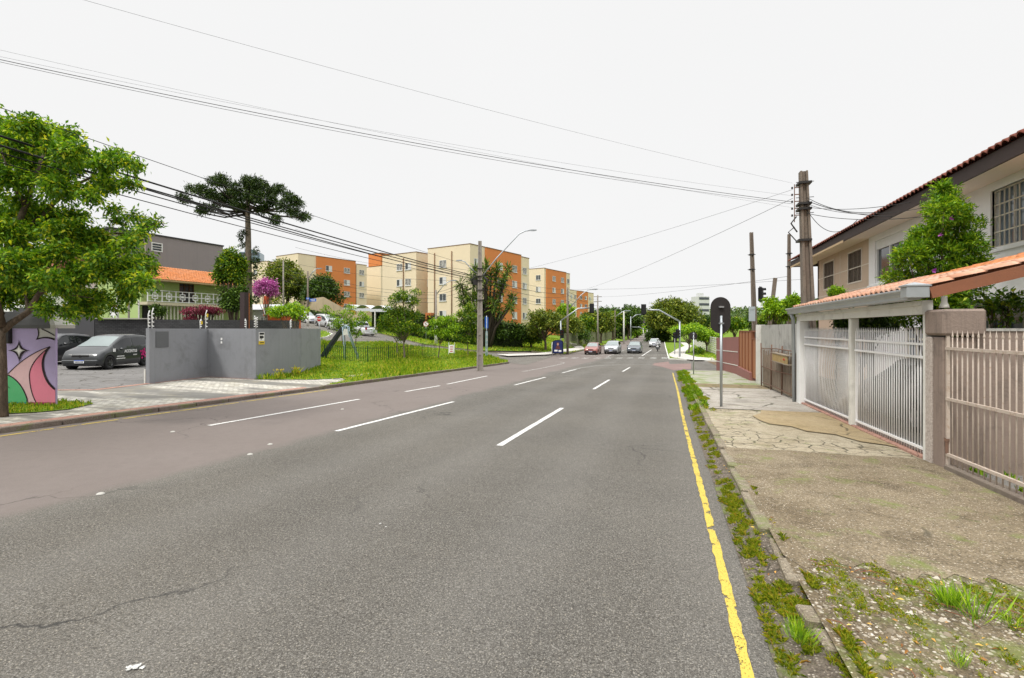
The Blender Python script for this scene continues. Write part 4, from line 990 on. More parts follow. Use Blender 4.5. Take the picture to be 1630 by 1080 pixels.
sign_back('large dark oblong back of a road sign on a grey post beside the gates', 1148, 648, 503, 32, 58, 502, .033)
sign_back('small dark round back of a road sign farther along the pavement', 1104, 596, 530, 13, 13, 535, .03)
m = MB(); m.add([(0, -.055, 0), (.3, -.055, 0), (.3, -.055, .14), (0, -.055, .14)], [(0, 1, 2, 3)])
# ------------------------------------------------------------------ cars
def carpaint(name, c, metal=.35):
    m = M(name, .32, .5, metal); m.col(m.mix(m.rng(m.noise(2.5, 5), .35, .7, 0, .25), c, scl(c, .8))); m.b.inputs['Coat Weight'].default_value = .7; m.b.inputs['Coat Roughness'].default_value = .08; return m.m
mTyre = paint('tyre_rubber', (.02, .02, .02), .85, .2, 6); mRim = paint('dark_alloy', (.1, .1, .1), .35, .1, 5, metal=.8, bump=0); mRimS = paint('silver_alloy', (.5, .5, .5), .3, .1, 5, metal=.8, bump=0)
mCarGlass = glassmat('car_glass', (.012, .014, .016), .04); mWind = glassmat('windscreen_glass', (.2, .24, .235), .04, .3); mLamp = glassmat('headlight_glass', (.55, .53, .5), .08, .1); mTail = glassmat('tail_light', (.35, .01, .01), .1, .1)
mPlate = paint('plate_white', (.75, .76, .78), .5, .03, bump=0); mPlateBlue = paint('plate_blue', (.03, .1, .5), .5, .03, bump=0); mInk = paint('black_ink', (.02, .02, .02), .6, .05, bump=0)
def interp(x, pts):
    if x <= pts[0][0]: return pts[0][1]
    for (a, b), (c, d) in zip(pts, pts[1:]):
        if x <= c:
            t = (x-a)/(c-a+1e-9); return b+(d-b)*t
    return pts[-1][1]
def car(name, label, base, rz, body, kind='hatch', L=3.9, W=1.7, H=1.48, wb=2.45, wr=.3, plate=None, rim=None, group=None, bumper=None, cat='car', rot=None):
    """front towards +X. profile points run along x from rear (-L/2) to front (L/2)"""
    t = thing(name, label, cat, base, rz, group)
    if rot: t.rotation_euler = rot
    hl, hw = L/2, W/2; xf, xr = wb/2+.02, -wb/2+.02
    prof = {  # top line; (x/hl, z/H)
        'hatch': [(-1, .55), (-.97, .66), (-.9, .8), (-.78, .955), (-.45, 1.0), (-.1, 1.0), (.08, .965), (.48, .67), (.6, .64), (.85, .57), (.97, .48), (1, .36)],
        'van': [(-1, .5), (-.98, .72), (-.94, .88), (-.86, .965), (-.5, 1.0), (-.05, .995), (.12, .955), (.6, .655), (.7, .62), (.88, .545), (.975, .44), (1, .34)],
        'sedan': [(-1, .5), (-.98, .62), (-.9, .68), (-.66, .7), (-.4, .94), (-.15, 1.0), (.05, .98), (.38, .68), (.55, .66), (.85, .58), (.97, .48), (1, .36)],
        'suv': [(-1, .5), (-.97, .68), (-.92, .82), (-.84, .955), (-.45, 1.0), (-.05, .99), (.1, .95), (.42, .68), (.55, .665), (.86, .61), (.97, .5), (1, .38)],
        'pickup': [(-1, .5), (-.99, .6), (-.95, .62), (-.26, .62), (-.2, .95), (-.05, 1.0), (.12, .98), (.42, .66), (.55, .645), (.86, .58), (.97, .48), (1, .36)]}[kind]
    belt = {'hatch': [(-1, .6), (-.7, .66), (.5, .6), (.8, .54), (1, .34)], 'van': [(-1, .66), (-.75, .665), (.3, .53), (.62, .55), (.85, .5), (1, .33)], 'sedan': [(-1, .48), (-.9, .64), (.4, .61), (.85, .54), (1, .34)],
            'suv': [(-1, .62), (-.8, .67), (.45, .62), (.85, .57), (1, .36)], 'pickup': [(-1, .48), (-.95, .6), (.42, .61), (.85, .54), (1, .34)]}[kind]
    N = 64; xs_ = [-hl+L*(.5-.5*math.cos(math.pi*i/N)) if False else -hl+L*i/N for i in range(N+1)]
    secs = []
    gc = .17
    for x in xs_:
        q = x/hl; top = interp(q, prof)*H; bl = min(interp(q, belt)*H, top-.015)
        nose = max(0, (abs(q)-.78)/.22); w_ = hw*(1-.13*nose**2.2)
        zb = gc+.03*nose+(.1*max(0, (abs(q)-.9)/.1))
        for xc in (xf, xr):
            d = abs(x-xc)
            if d < wr*1.13: zb = max(zb, math.sqrt((wr*1.13)**2-d*d)+wr*.97)
        cab = min(1, max(0, (top-bl)/(.3*H))); wtop = w_*(.93-.17*cab)
        zb = min(zb, bl-.05)
        secs.append([(0, zb), (w_*.8, zb), (w_*.975, zb+.0), (w_, zb+(bl-zb)*.35), (w_*1.0, zb+(bl-zb)*.72), (w_*.955, bl), (wtop+(w_*.955-wtop)*.08, bl+(top-.055*(.3+cab)-bl)*.92), (wtop*.93, top-.03*(.4+cab)), (wtop*.6, top-.006), (0, top)])
    K = len(secs[0]); m = MB(); V = []
    for s_ in (1, -1):
        o = len(m.v); vs = [(x, s_*y, z) for x, sc_ in zip(xs_, secs) for y, z in sc_]
        fs = [(i*K+j, i*K+j+1, (i+1)*K+j+1, (i+1)*K+j) for i in range(N) for j in range(K-1)]
        m.add(vs, fs, True)
        m.add([(xs_[0], s_*y, z) for y, z in secs[0]], [list(range(K))]); m.add([(xs_[-1], s_*y, z) for y, z in secs[-1]], [list(range(K))])
    o = m.build('body', body, t)
    bm = bmesh.new(); bm.from_mesh(o.data); bmesh.ops.remove_doubles(bm, verts=bm.verts, dist=.0005); bmesh.ops.recalc_face_normals(bm, faces=bm.faces); bm.to_mesh(o.data); bm.free()
    def surf(x, f):   # point on the section at height parameter f between belt(5) and roof rail(6), or along roof for f>1
        i = min(N-1, max(0, int((x+hl)/L*N))); u = (x+hl)/L*N-i; a, b = secs[i], secs[i+1]
        j = min(K-2, int(f)); v = f-j
        y = (a[j][0]*(1-v)+a[j+1][0]*v)*(1-u)+(b[j][0]*(1-v)+b[j+1][0]*v)*u; z = (a[j][1]*(1-v)+a[j+1][1]*v)*(1-u)+(b[j][1]*(1-v)+b[j+1][1]*v)*u
        return y, z
    cabx = [x for x, s_ in zip(xs_, secs) if s_[9][1]-s_[5][1] > .17*H]
    c0, c1 = min(cabx), max(cabx)
    # side glass: panes between pillars
    nd = 2 if kind != 'pickup' else 1
    for s_ in (1, -1):
        span = (c0+.16, c1-.02); edges = [span[0]+(span[1]-span[0])*k/nd for k in range(nd+1)]
        for k in range(nd):
            a, b = edges[k]+.035, edges[k+1]-.035; q = MB(); n_ = 10; rows = 4; V = []
            for i in range(n_+1):
                x = a+(b-a)*i/n_
                for r_ in range(rows+1):
                    y, z = surf(x, 5.1+.82*r_/rows); V.append((x, s_*(y+.007), z))
            q.add(V, [(i*(rows+1)+r_, i*(rows+1)+r_+1, (i+1)*(rows+1)+r_+1, (i+1)*(rows+1)+r_) for i in range(n_) for r_ in range(rows)], True); q.build('side_window', mCarGlass, t)
        for x in (edges[1]-.02,) if nd > 1 else ():
            q = MB(); q.beam((x, s_*(hw*.985), gc+.2), (x, s_*(hw*1.001), secs[N//2][5][1]-.03), .006, .008); q.build('door_gap', mInk, t)
        hd = MB(); hd.box((edges[1]-.2 if nd > 1 else 0, s_*(hw*1.0), secs[N//2][5][1]-.13), (.16, .03, .03)); hd.build('door_handle', body, t, bevel=.006)
        mi = MB(); mi.lathe((0, 0, 0), [(0, -.07), (.055, -.06), (.075, 0), (.06, .05), (0, .06)], 10, 'X'); o = mi.build('side_mirror', body, t); o.location = (c1-.28, s_*(hw+.07), secs[int(N*.7)][5][1]+.05); o.scale = (.7, 1.25, .9)
    # windscreen and rear window follow the roof line
    def roofglass(x0, x1, nm, mt):
        q = MB(); V = []; n_ = 8; ys = [-1, -.55, 0, .55, 1]
        for i in range(n_+1):
            x = x0+(x1-x0)*i/n_
            for yy in ys:
                y, z = surf(x, 7.05+1.9*(1-abs(yy))*.98 if abs(yy) < 1 else 7.05); V.append((x+(.006 if x0 > 0 or x1 > .3 else -.006), math.copysign(y, yy) if yy else 0, z+.007))
        q.add(V, [(i*5+j, i*5+j+1, (i+1)*5+j+1, (i+1)*5+j) for i in range(n_) for j in range(4)], True); return q.build(nm, mt, t)
    top_f = [p for p in prof if p[1] > .94]; xa = top_f[-1][0]*hl+.04; xb = [p for p in prof if p[0] > top_f[-1][0]][0][0]*hl-.03
    roofglass(xa, xb, 'windscreen', mWind)
    tr0 = top_f[0][0]*hl-.03; xr0 = [p for p in prof if p[0] < top_f[0][0]][-1][0]*hl+.02
    if kind in ('sedan', 'pickup'): roofglass(xr0, tr0, 'rear_window', mCarGlass)
    # wheels
    for x in (xf, xr):
        for s_ in (1, -1):
            q = MB(); q.lathe((0, 0, 0), [(wr*.62, -.1), (wr*.93, -.1), (wr, -.07), (wr, .07), (wr*.93, .1), (wr*.62, .1), (wr*.6, .0), (wr*.62, -.1)], 24, 'Y'); o = q.build('wheel', mTyre, t, loc=(x, s_*(hw-.115), wr))
            q = MB(); q.lathe((0, 0, 0), [(wr*.62, .09*s_), (wr*.55, .07*s_), (0, .02*s_)], 20, 'Y', False)
            for k in range(6):
                a = math.pi*k/3; q.beam((math.cos(a)*.04, .075*s_, math.sin(a)*.04), (math.cos(a)*wr*.6, .085*s_, math.sin(a)*wr*.6), .045, .02, (0, 1, 0))
            q.lathe((0, .08*s_, 0), [(0, .012*s_), (.035, .01*s_), (.04, -.01*s_)], 10, 'Y'); q.build('rim', rim or mRimS, o)
    # front
    def front(y, z):    # x of the nose at height z
        for i in range(N, 0, -1):
            if secs[i][9][1] >= z: return xs_[i]-.02*abs(y/hw)**2-.13*max(0, abs(y)/hw-.55)
        return hl-.2
    for s_ in (1, -1):
        zc = interp(.93, prof)*H-.085; xh = .93*hl; q = MB(); V = []
        for (dx, y, dz) in ((.055, .42, .02), (.03, .60, .035), (-.06, .76, .05), (-.26, .865, .07), (-.24, .87, -.03), (-.04, .80, -.075), (.05, .60, -.075), (.07, .42, -.055)): V.append((xh+dx+.02, s_*hw*y, zc+dz))
        q.add(V, [list(range(8))]); V2 = [(x-.12, y*.97, z) for x, y, z in V]; q.add(V+V2, [(i, (i+1) % 8, (i+1) % 8+8, i+8) for i in range(8)]); q.build('headlight', mLamp, t)
        zr = secs[3][5][1]-.1; q = MB(); q.bx((-hl-.012, s_*hw*.62, zr-.1), (-hl+.06, s_*hw*.86, zr+.12)); q.build('tail_light', mTail, t, bevel=.015)
    zg = interp(.97, prof)*H-.1
    q = MB(); q.bx((hl*.955, -hw*.4, zg-.02), (hl*.985+.012, hw*.4, zg+.07)); 
    for k in range(3): q.bx((hl*.985, -hw*.4, zg+.0+.024*k), (hl*.985+.02, hw*.4, zg+.006+.024*k))
    q.lathe((hl*.985+.02, 0, zg+.03), [(.05, 0), (.06, .008), (.05, .014)], 16, 'X'); q.build('grille', mDarkMetal, t)
    q = MB(); q.bx((hl*.9, -hw*.8, gc+.03), (hl+.012, hw*.8, gc+.14)); q.build('lower_grille', mBlack, t, bevel=.02)
    q = MB(); q.bx((hl-.06, -hw*.86, gc+.155), (hl+.035, hw*.86, gc+.3)); q.build('bumper', bumper or body, t, bevel=.03); q = MB(); q.bx((-hl-.03, -hw*.86, gc+.12), (-hl+.06, hw*.86, gc+.3)); q.build('bumper', bumper or body, t, bevel=.03)
    q = MB(); q.bx((hl+.03, -.2, gc+.16), (hl+.045, .2, gc+.29)); po = q.build('number_plate', mPlate, t); q = MB(); q.bx((hl+.044, -.2, gc+.262), (hl+.048, .2, gc+.291)); q.build('plate_band', mPlateBlue, po)
    if plate:
        q = MB()
        for k in range(7): q.bx((hl+.044, -.165+k*.05, gc+.18), (hl+.048, -.135+k*.05, gc+.24))
        q.build('plate_lettering', mInk, po)
    q = MB(); q.bx((-hl-.045, -.2, gc+.3), (-hl-.012, .2, gc+.43)); q.build('number_plate', mPlate, t)
    if kind == 'pickup':
        q = MB(); q.bx((-hl+.08, -hw*.82, .56*H), (-.3*hl, hw*.82, .625*H)); q.build('cargo_bed', mBlack, t)
    return t, secs, surf, hw, hl
# facing the camera: heading (.08,-1) in camera axes
def yaw_cam(fx, fy): x, y = W2(fx, fy); return math.atan2(y, x)
def placed(px, py, D, dz=0): return AT(px, py, D)
A_HEAD = (.08, -1)
x_, y_ = -19.0, 23.75; X_, Y_ = W2(x_, y_); gl = g(X_, Y_)+LW+.003
mGreyCar = carpaint('dark_grey_car_paint', (.04, .043, .045), .5); mBlackCar = carpaint('black_car_paint', (.012, .013, .017), .2); mSilver = carpaint('silver_car_paint', (.42, .43, .44), .5); mWhiteCar = carpaint('white_car_paint', (.68, .69, .7), .0); mRedCar = carpaint('faded_red_car_paint', (.3, .09, .07), .1); mGreyBl = carpaint('blue_grey_car_paint', (.1, .115, .13), .4); mSilver2 = carpaint('light_silver_paint', (.55, .56, .57), .3)
van, secs, surf, hw, hl = car('parked_car', 'dark grey compact minivan with white door lettering parked in the lot', (X_, Y_, gl), yaw_cam(*A_HEAD), mGreyCar, 'van', 3.68, 1.72, 1.58, 2.42, .31, 'BRA2E19', mRim)
mLet = paint('white_lettering', (.78, .78, .76), .5, .03, bump=0); mMag = paint('magenta_decal', (.5, .02, .16), .5, .2, 8, bump=0)
# lettering on the side that faces the road (+Y side in car axes)
sy = 1
def side_text(s, size, x, z, sx=1):
    y, _ = surf(x, 4.2); return text(s, size, mLet, van, (x, hw*1.002+.012, z), (R(90), 0, R(180)), 'door_lettering', .002, .004, sx)
side_text('ACCENTUS', .19, -.1, .78, .9); q = MB()
for x_, z_, w_, h_ in ((-.36, .6, .3, .05), (.62, .57, .5, .055), (.62, .47, .62, .05)):
    y_c, _ = surf(x_, 4.2)
    for k_ in range(int(w_/.055)): q.box((x_-w_/2+k_*.055, hw*1.002+.012, z_), (.036, .006, h_*(.8+.2*(k_ % 2))))
q.build('door_lettering', mLet, van)
q = MB(); q.box((.98, hw*.985+.01, .86), (.15, .012, .14)); q.build('door_sticker', mLet, van)
q = MB()
for i in range(11):
    a = i*2.4; r_ = .05+.022*i; q.tube([(-1.05+math.cos(a)*r_, hw*.99+.012, .66+math.sin(a)*r_), (-1.05+math.cos(a)*r_, hw*.99+.018, .66+math.sin(a)*r_)], .055, 8)
q.build('flower_decal', mMag, van)
q = MB(); q.beam((.85, .5, .98), (.95, .1, 1.01), .02, .02); q.build('wiper', mInk, van)
x2, y2 = -23.0, 25.0; X2, Y2 = W2(x2, y2)
car('parked_car', 'glossy black hatchback parked beside the dark grey minivan', (X2, Y2, g(X2, Y2)+LW), yaw_cam(*A_HEAD), mBlackCar, 'suv', 4.1, 1.75, 1.53, 2.5, .31, None, mRim)
# street cars
def on_road(px, py): return GP(px, py)
def street(name, label, px, D, rz, mat, kind, **k):
    p = ATZ(px, D, .01); 
    e = .6; dX = math.cos(rz); dY = math.sin(rz); pitch = math.atan2(g(p.x+dX, p.y+dY)-g(p.x-dX, p.y-dY), 2)
    return car(name, label, p, rz, mat, kind, rot=(0, -pitch, rz), **k)
sa = math.atan2(-.42, .9)     # street direction, downhill towards the avenue
street('parked_car', 'white hatchback parked highest up the side street, behind the stop sign', 487, 69, sa, mWhiteCar, 'hatch', L=3.9, rim=mRimS, group='cars parked on the side street')
street('parked_car', 'silver minivan with dark side trim parked in the middle of the side street', 521, 63.5, sa, mSilver2, 'van', L=4.0, W=1.75, H=1.6, rim=mRimS, group='cars parked on the side street')
street('parked_car', 'small white car nose to the silver minivan on the side street', 541, 58.5, sa, mWhiteCar, 'hatch', L=3.6, H=1.4, rim=mRimS, group='cars parked on the side street')
street('parked_car', 'white pickup truck parked lowest on the side street by the hedge', 573, 55.5, sa+math.pi, mWhiteCar, 'pickup', L=4.4, W=1.68, H=1.55, wb=2.7, rim=mRimS, group='cars parked on the side street')
dn = -math.pi/2-.02
street('car', 'red and grey hatchback waiting leftmost behind the crossing', 944, 63, dn, mRedCar, 'hatch', L=3.8, W=1.66, H=1.45, rim=mRimS, group='cars coming along the avenue', bumper=mBlack, plate='AKD4471')
street('car', 'silver suv waiting second from left behind the crossing', 975.5, 65, dn, mSilver, 'suv', L=4.4, W=1.82, H=1.62, wr=.34, rim=mRimS, group='cars coming along the avenue', bumper=mBlack, plate='BCZ7D20')
street('car', 'dark grey hatchback waiting third from left behind the crossing', 1010.5, 66, dn, mGreyBl, 'hatch', L=4.0, W=1.74, H=1.5, rim=mRimS, group='cars coming along the avenue', plate='AXR9F35')
street('car', 'silver sedan approaching farther back in the right lane', 1042, 88, dn, mSilver, 'suv', L=4.3, W=1.8, H=1.5, rim=mRimS, group='cars coming along the avenue')
car('parked_car', 'dark car with red tail lights added to darken the space behind the near white gate leaf', (5.35, 12.7, g(5, 12.7)+.06), math.pi/2, mBlackCar, 'hatch', L=3.6, W=1.6, H=1.42, rim=mRimS)  # assumed car, added and placed as dark fill behind the gate bars
# ------------------------------------------------------------------ a rider on a motorcycle
def skin(name, J, E, mat, parent, sub=1):
    me = bpy.data.meshes.new(name); me.from_pydata([j[:3] for j in J], E, []); o = bpy.data.objects.new(name, me); COL.objects.link(o)
    md = o.modifiers.new('s', 'SKIN'); 
    for i, v in enumerate(me.skin_vertices[0].data): v.radius = (J[i][3], J[i][4] if len(J[i]) > 4 else J[i][3]); v.use_root = i == 0
    sb = o.modifiers.new('u', 'SUBSURF'); sb.levels = sub; sb.render_levels = sub
    dg = bpy.context.evaluated_depsgraph_get(); m2 = bpy.data.meshes.new_from_object(o.evaluated_get(dg)); o.modifiers.clear(); o.data = m2
    m2.materials.clear(); m2.materials.append(mat); m2.polygons.foreach_set('use_smooth', [True]*len(m2.polygons)); o.parent = parent; return o
mp_ = ATZ(1047, 70, .01)
mc = thing('motorcycle', 'small dark motorcycle coming towards the camera in the right lane', 'motorcycle', mp_, dn)
for x in (.62, -.62):
    q = MB(); q.lathe((0, 0, 0), [(.2, -.04), (.28, -.045), (.3, 0), (.28, .045), (.2, .04), (.2, -.04)], 20, 'Y'); o = q.build('wheel', mTyre, mc, loc=(x, 0, .3)); q = MB()
    for k in range(8): a = k*math.pi/4; q.tube([(0, 0, 0), (math.cos(a)*.21, 0, math.sin(a)*.21)], .008, 4)
    q.build('rim', mRimS, o)
q = MB(); q.tube([(-.62, 0, .3), (-.1, 0, .38), (.1, 0, .4)], .05, 8); q.box((.05, 0, .42), (.36, .22, .26)); q.build('engine', mDarkMetal, mc, bevel=.02)
q = MB(); q.lathe((0, 0, 0), [(0, -.26), (.12, -.2), (.15, 0), (.12, .18), (0, .25)], 12, 'X'); q.build('fuel_tank', mRedCar, mc, loc=(.18, 0, .78)); q = MB(); q.bx((-.72, -.12, .74), (.0, .12, .84)); q.build('seat', mBlack, mc, bevel=.03)
for s_ in (1, -1): q = MB(); q.tube([(.62, s_*.08, .3), (.42, s_*.08, .92)], .022, 8); q.build('fork', mSteel, mc)
q = MB(); q.tube([(.3, -.34, .98), (.4, -.12, 1.0), (.4, .12, 1.0), (.3, .34, .98)], .015, 8); q.build('handlebar', mDarkMetal, mc)
q = MB(); q.lathe((0, 0, 0), [(.05, -.06), (.085, 0), (.08, .03), (0, .05)], 14, 'X'); q.build('headlight', mLamp, mc, loc=(.5, 0, .86))
q = MB(); q.bx((.4, -.16, .62), (.6, .16, .76)); q.bx((.45, -.14, 1.0), (.52, .14, 1.18)); q.build('fairing', mWhiteCar, mc, bevel=.04)
ri = thing('person', 'motorcycle rider in a pale jacket and white helmet', 'person', mp_, dn)
J = [(-.22, 0, .9, .14, .13), (-.2, 0, 1.08, .15, .12), (-.15, 0, 1.3, .19, .12), (-.12, 0, 1.44, .08, .08), (-.1, 0, 1.56, .07, .07),
     (-.13, .2, 1.38, .07), (.05, .32, 1.14, .055), (.26, .32, 1.02, .04), (-.13, -.2, 1.38, .07), (.05, -.32, 1.14, .055), (.26, -.32, 1.02, .04),
     (-.18, .12, .88, .1), (.24, .2, .78, .075), (.1, .19, .36, .055), (.24, .2, .3, .045), (-.18, -.12, .88, .1), (.24, -.2, .78, .075), (.1, -.19, .36, .055), (.24, -.2, .3, .045)]
skin('body', J, [(0, 1), (1, 2), (2, 3), (3, 4), (2, 5), (5, 6), (6, 7), (2, 8), (8, 9), (9, 10), (0, 11), (11, 12), (12, 13), (13, 14), (0, 15), (15, 16), (16, 17), (17, 18)], paint('dark_jeans', (.05, .055, .07), .85), ri)
J2 = [(-.215, 0, .95, .155, .145), (-.2, 0, 1.1, .165, .135), (-.15, 0, 1.3, .2, .135), (-.12, 0, 1.45, .09, .09), (-.13, .2, 1.38, .08), (.05, .32, 1.14, .065), (.23, .32, 1.03, .05), (-.13, -.2, 1.38, .08), (.05, -.32, 1.14, .065), (.23, -.32, 1.03, .05)]
skin('jacket', J2, [(0, 1), (1, 2), (2, 3), (2, 4), (4, 5), (5, 6), (2, 7), (7, 8), (8, 9)], paint('pale_jacket', (.45, .46, .48), .85), ri)
for s_ in (1, -1):
    for k in range(4): q = MB(); q.tube([(.24, s_*(.29+.022*k), 1.03), (.31, s_*(.29+.022*k), 1.02), (.32, s_*(.29+.022*k), .975), (.28, s_*(.29+.022*k), .965)], .011, 6); q.build('finger', mInk, ri)
q = MB(); q.lathe((0, 0, 0), [(.07, -.12), (.12, -.08), (.14, 0), (.125, .09), (.07, .14), (0, .155)], 18); q.build('helmet', mWhiteCar, ri, loc=(-.07, 0, 1.66)); q = MB(); q.lathe((0, 0, 0), [(.128, -.04), (.146, 0), (.14, .05)], 18); q.build('visor', mCarGlass, ri, loc=(-.062, 0, 1.66))
# ------------------------------------------------------------------ left: mural wall with its cap
pm = GP(50, 644.5, LW+.02); DM = DEP(pm); kM = DM/F
mw = thing('mural_wall', 'gatehouse wall painted with a pink, purple and green mural under a grey sloped cap', 'wall', (pm.x, pm.y, pm.z), YAW)
wx0, wx1 = (2-50)*kM, (88.5-50)*kM; zt = (644.5-523)*kM
mMur = {k: paint('mural_'+k, c, .85, .1, 3, .12, .35, 25, dirtc=(.3, .26, .25)) for k, c in dict(lilac=(.42, .34, .55), grey=(.5, .48, .46), rose=(.62, .4, .42), pink=(.66, .2, .28), green=(.09, .38, .16), teal=(.02, .23, .18), line=(.025, .015, .02), white=(.72, .68, .66), wine=(.35, .06, .1)).items()}
mk = list(mMur)
m = MB(); m.bx((wx0, 0, -.15), (wx1, .05, zt)); m.build('wall', mMur['lilac'], mw)
def MP(px, py): return ((px/5.68-50)*kM, (644.5-(py/5.68+480))*kM)
m = MB(); lay = [0]
def shp(k, pts, smooth=True):
    pts = [MP(*p) for p in pts]; pts = [(min(max(x, wx0+.002), wx1-.002), min(max(z, .0), zt-.002)) for x, z in pts]
    lay[0] += 1; y = -.002-.0012*lay[0]
    m.mat(mk.index(k)).add([(x, y, z) for x, z in pts], [list(range(len(pts)))])
def bez(a, b, c, n=10): return [((1-t)**2*a[0]+2*t*(1-t)*b[0]+t*t*c[0], (1-t)**2*a[1]+2*t*(1-t)*b[1]+t*t*c[1]) for t in [i/n for i in range(n+1)]]
def stroke(pts, w0, w1=None, k='line'):
    w1 = w1 or w0; lf = []; rt = []
    for i, p in enumerate(pts):
        a = pts[max(0, i-1)]; b = pts[min(len(pts)-1, i+1)]; dx, dy = b[0]-a[0], b[1]-a[1]; L_ = math.hypot(dx, dy) or 1; t_ = i/(len(pts)-1)
        w_ = w0+(w1-w0)*t_; lf.append((p[0]-dy/L_*w_/2, p[1]+dx/L_*w_/2)); rt.append((p[0]+dy/L_*w_/2, p[1]-dx/L_*w_/2))
    for i in range(len(pts)-1):
        q = [MP(*c) for c in (lf[i], lf[i+1], rt[i+1], rt[i])]; q = [(min(max(x, wx0+.002), wx1-.002), min(max(z, 0), zt-.002)) for x, z in q]
        m.mat(mk.index(k)).add([(x, -.002-.0012*(lay[0]+1), z) for x, z in q], [(0, 1, 2, 3)])
    lay[0] += 1
shp('grey', [(345, 245)]+bez((345, 245), (365, 300), (335, 345))+bez((335, 345), (410, 310), (500, 345))+[(505, 245)])
oc = bez((75, 655), (250, 470), (455, 410), 14); ic = bez((455, 410), (250, 560), (270, 700), 12)+bez((270, 700), (280, 830), (330, 915), 6)[1:]
shp('rose', oc+ic+[(250, 930), (245, 870)]+bez((245, 870), (170, 690), (60, 655), 8))
i2 = bez((330, 915), (280, 830), (270, 700), 6)+bez((270, 700), (250, 560), (455, 410), 12)[1:]
rt_ = bez((455, 410), (370, 500), (395, 620), 8)+bez((395, 620), (420, 740), (505, 790), 8)[1:]
shp('pink', i2+rt_+[(505, 915)]); shp('wine', [(250, 912), (505, 912), (505, 935), (250, 935)])
gr_ = bez((50, 655), (190, 700), (248, 880), 10); shp('green', gr_+[(250, 935), (50, 935)]); shp('teal', [(50, 912), (250, 912), (250, 945), (50, 945)])
stroke(oc, 7); stroke(bez((455, 410), (250, 560), (270, 700), 12)+bez((270, 700), (280, 830), (330, 915), 6)[1:], 8); stroke(bez((455, 410), (370, 500), (395, 620), 8)+bez((395, 620), (420, 740), (505, 795), 8)[1:], 16, 22); stroke(gr_+[(250, 935)], 10)
stroke(bez((345, 245), (365, 300), (335, 345)), 9); stroke(bez((335, 345), (410, 310), (500, 345)), 8, 18); stroke(bez((380, 248), (440, 275), (500, 310)), 9)
st = []
for a, b, c in (((178, 345), (185, 440), (280, 443)), ((280, 443), (190, 447), (180, 560)), ((180, 560), (172, 447), (75, 443)), ((75, 443), (172, 438), (178, 345))): st += bez(a, b, c, 6)
shp('line', st); shp('grey', [((p[0]-178)*.6+178, (p[1]-444)*.55+444) for p in st]); shp('white', [((p[0]-178)*.35+178, (p[1]-444)*.35+444) for p in st])
stroke([(70, 765), (95, 782)], 4)
m.build('mural', [mMur[k] for k in mk], mw)
mCap = paint('grey_cap_metal', (.1, .098, .1), .6, .12, 2, .2); mCapP = paint('pale_cap_edge', (.45, .44, .4), .8, .1, 3, .4)
m = MB(); ov = .04; h1y = .5; x0, x1, X0, X1 = wx0-.8, wx1+.03, wx0-.5, wx1-.24; h1, h2 = zt+.08, zt+.4
m.mat(0).bx((x0, -ov, zt+.001), (x1-.12, h1y, h1)); m.add([(x0, -ov, h1), (x1-.12, -ov, h1), (x1-.12, h1y, h1), (x0, h1y, h1), (X0, .12, h2), (X1-.08, .12, h2), (X1-.08, .5, h2), (X0, .5, h2)], [(0, 1, 5, 4), (1, 2, 6, 5), (2, 3, 7, 6), (4, 5, 6, 7), (3, 0, 4, 7)])
m.mat(1).bx((x1-.12, -ov, zt+.001), (x1, h1y, h1)); m.add([(x1-.12, -ov-.004, h1), (x1, -ov-.004, h1), (x1, h1y, h1), (X1, .12, h2), (X1-.08, .12, h2), (X1, .5, h2)], [(0, 1, 3, 4), (1, 2, 5, 3)])
m.build('cap', [mCap, mCapP], mw)
m = MB(); m.bx((-.53*1, -.1, 1.45), (-.45, -.0, 1.95)); o = m.build('meter_box', mDarkMetal, mw)
m = MB(); m.bx(((58/5.68-50+1)*kM-.35, -.1, .85), ((58/5.68-50)*kM, -.01, 1.6)); 
# ------------------------------------------------------------------ grey wall with kink, posts, signs
mGreyWall = paint('blue_grey_wall', (.25, .258, .275), .85, .12, .9, .45, .25, 30, dirtc=(.12, .12, .12), streak=.25)
mDarkWall = M('dark_block_wall', .9, .2); m = mDarkWall; bk = m.n('ShaderNodeTexBrick'); bk.inputs['Scale'].default_value = 2.6; bk.inputs['Mortar Size'].default_value = .025
for i, c in (('Color1', (.05, .05, .052, 1)), ('Color2', (.075, .075, .078, 1)), ('Mortar', (.03, .03, .03, 1))): bk.inputs[i].default_value = c
sx_ = m.xyz(); cb = m.n('ShaderNodeCombineXYZ'); m.l(sx_[0], cb.inputs[0]); m.l(sx_[2], cb.inputs[1]); m.l(cb.outputs[0], bk.inputs['Vector']); m.col(m.mix(m.rng(m.noise(1, 5), .4, .7, 0, .4), bk.outputs[0], (.1, .1, .1))); m.bump(bk.outputs['Fac'], .4, .01); mDarkWall = m.m
gw = thing('grey_wall', 'kinked blue-grey boundary wall with electric fence posts on top', 'wall', (wA.x, wA.y, wA.z)); ZT = 1.765
pts4 = [wA, wB, wC, wD]
def seg_wall(a, b, zt_, th, mat, par, base, name='wall', zlow=None, cap=None):
    d = Vector((b.x-a.x, b.y-a.y, 0)); L_ = d.length; d.normalize(); n_ = Vector((-d.y, d.x, 0)); 
    if n_.dot(Vector((a.x, a.y, 0))) < 0: n_ = -n_
    vs = []
    for p in (a, b):
        for tt in (0, th):
            for z in ((min(p.z, g(p.x, p.y)) if zlow is None else zlow)-.25, zt_): q = Vector((p.x, p.y, 0))+n_*tt; vs.append((q.x-base[0], q.y-base[1], z-base[2]))
    m = MB(); m.add(vs, [(0, 1, 3, 2), (4, 6, 7, 5), (0, 4, 5, 1), (2, 3, 7, 6), (0, 2, 6, 4), (1, 5, 7, 3)]); return m.build(name, mat, par), d, n_
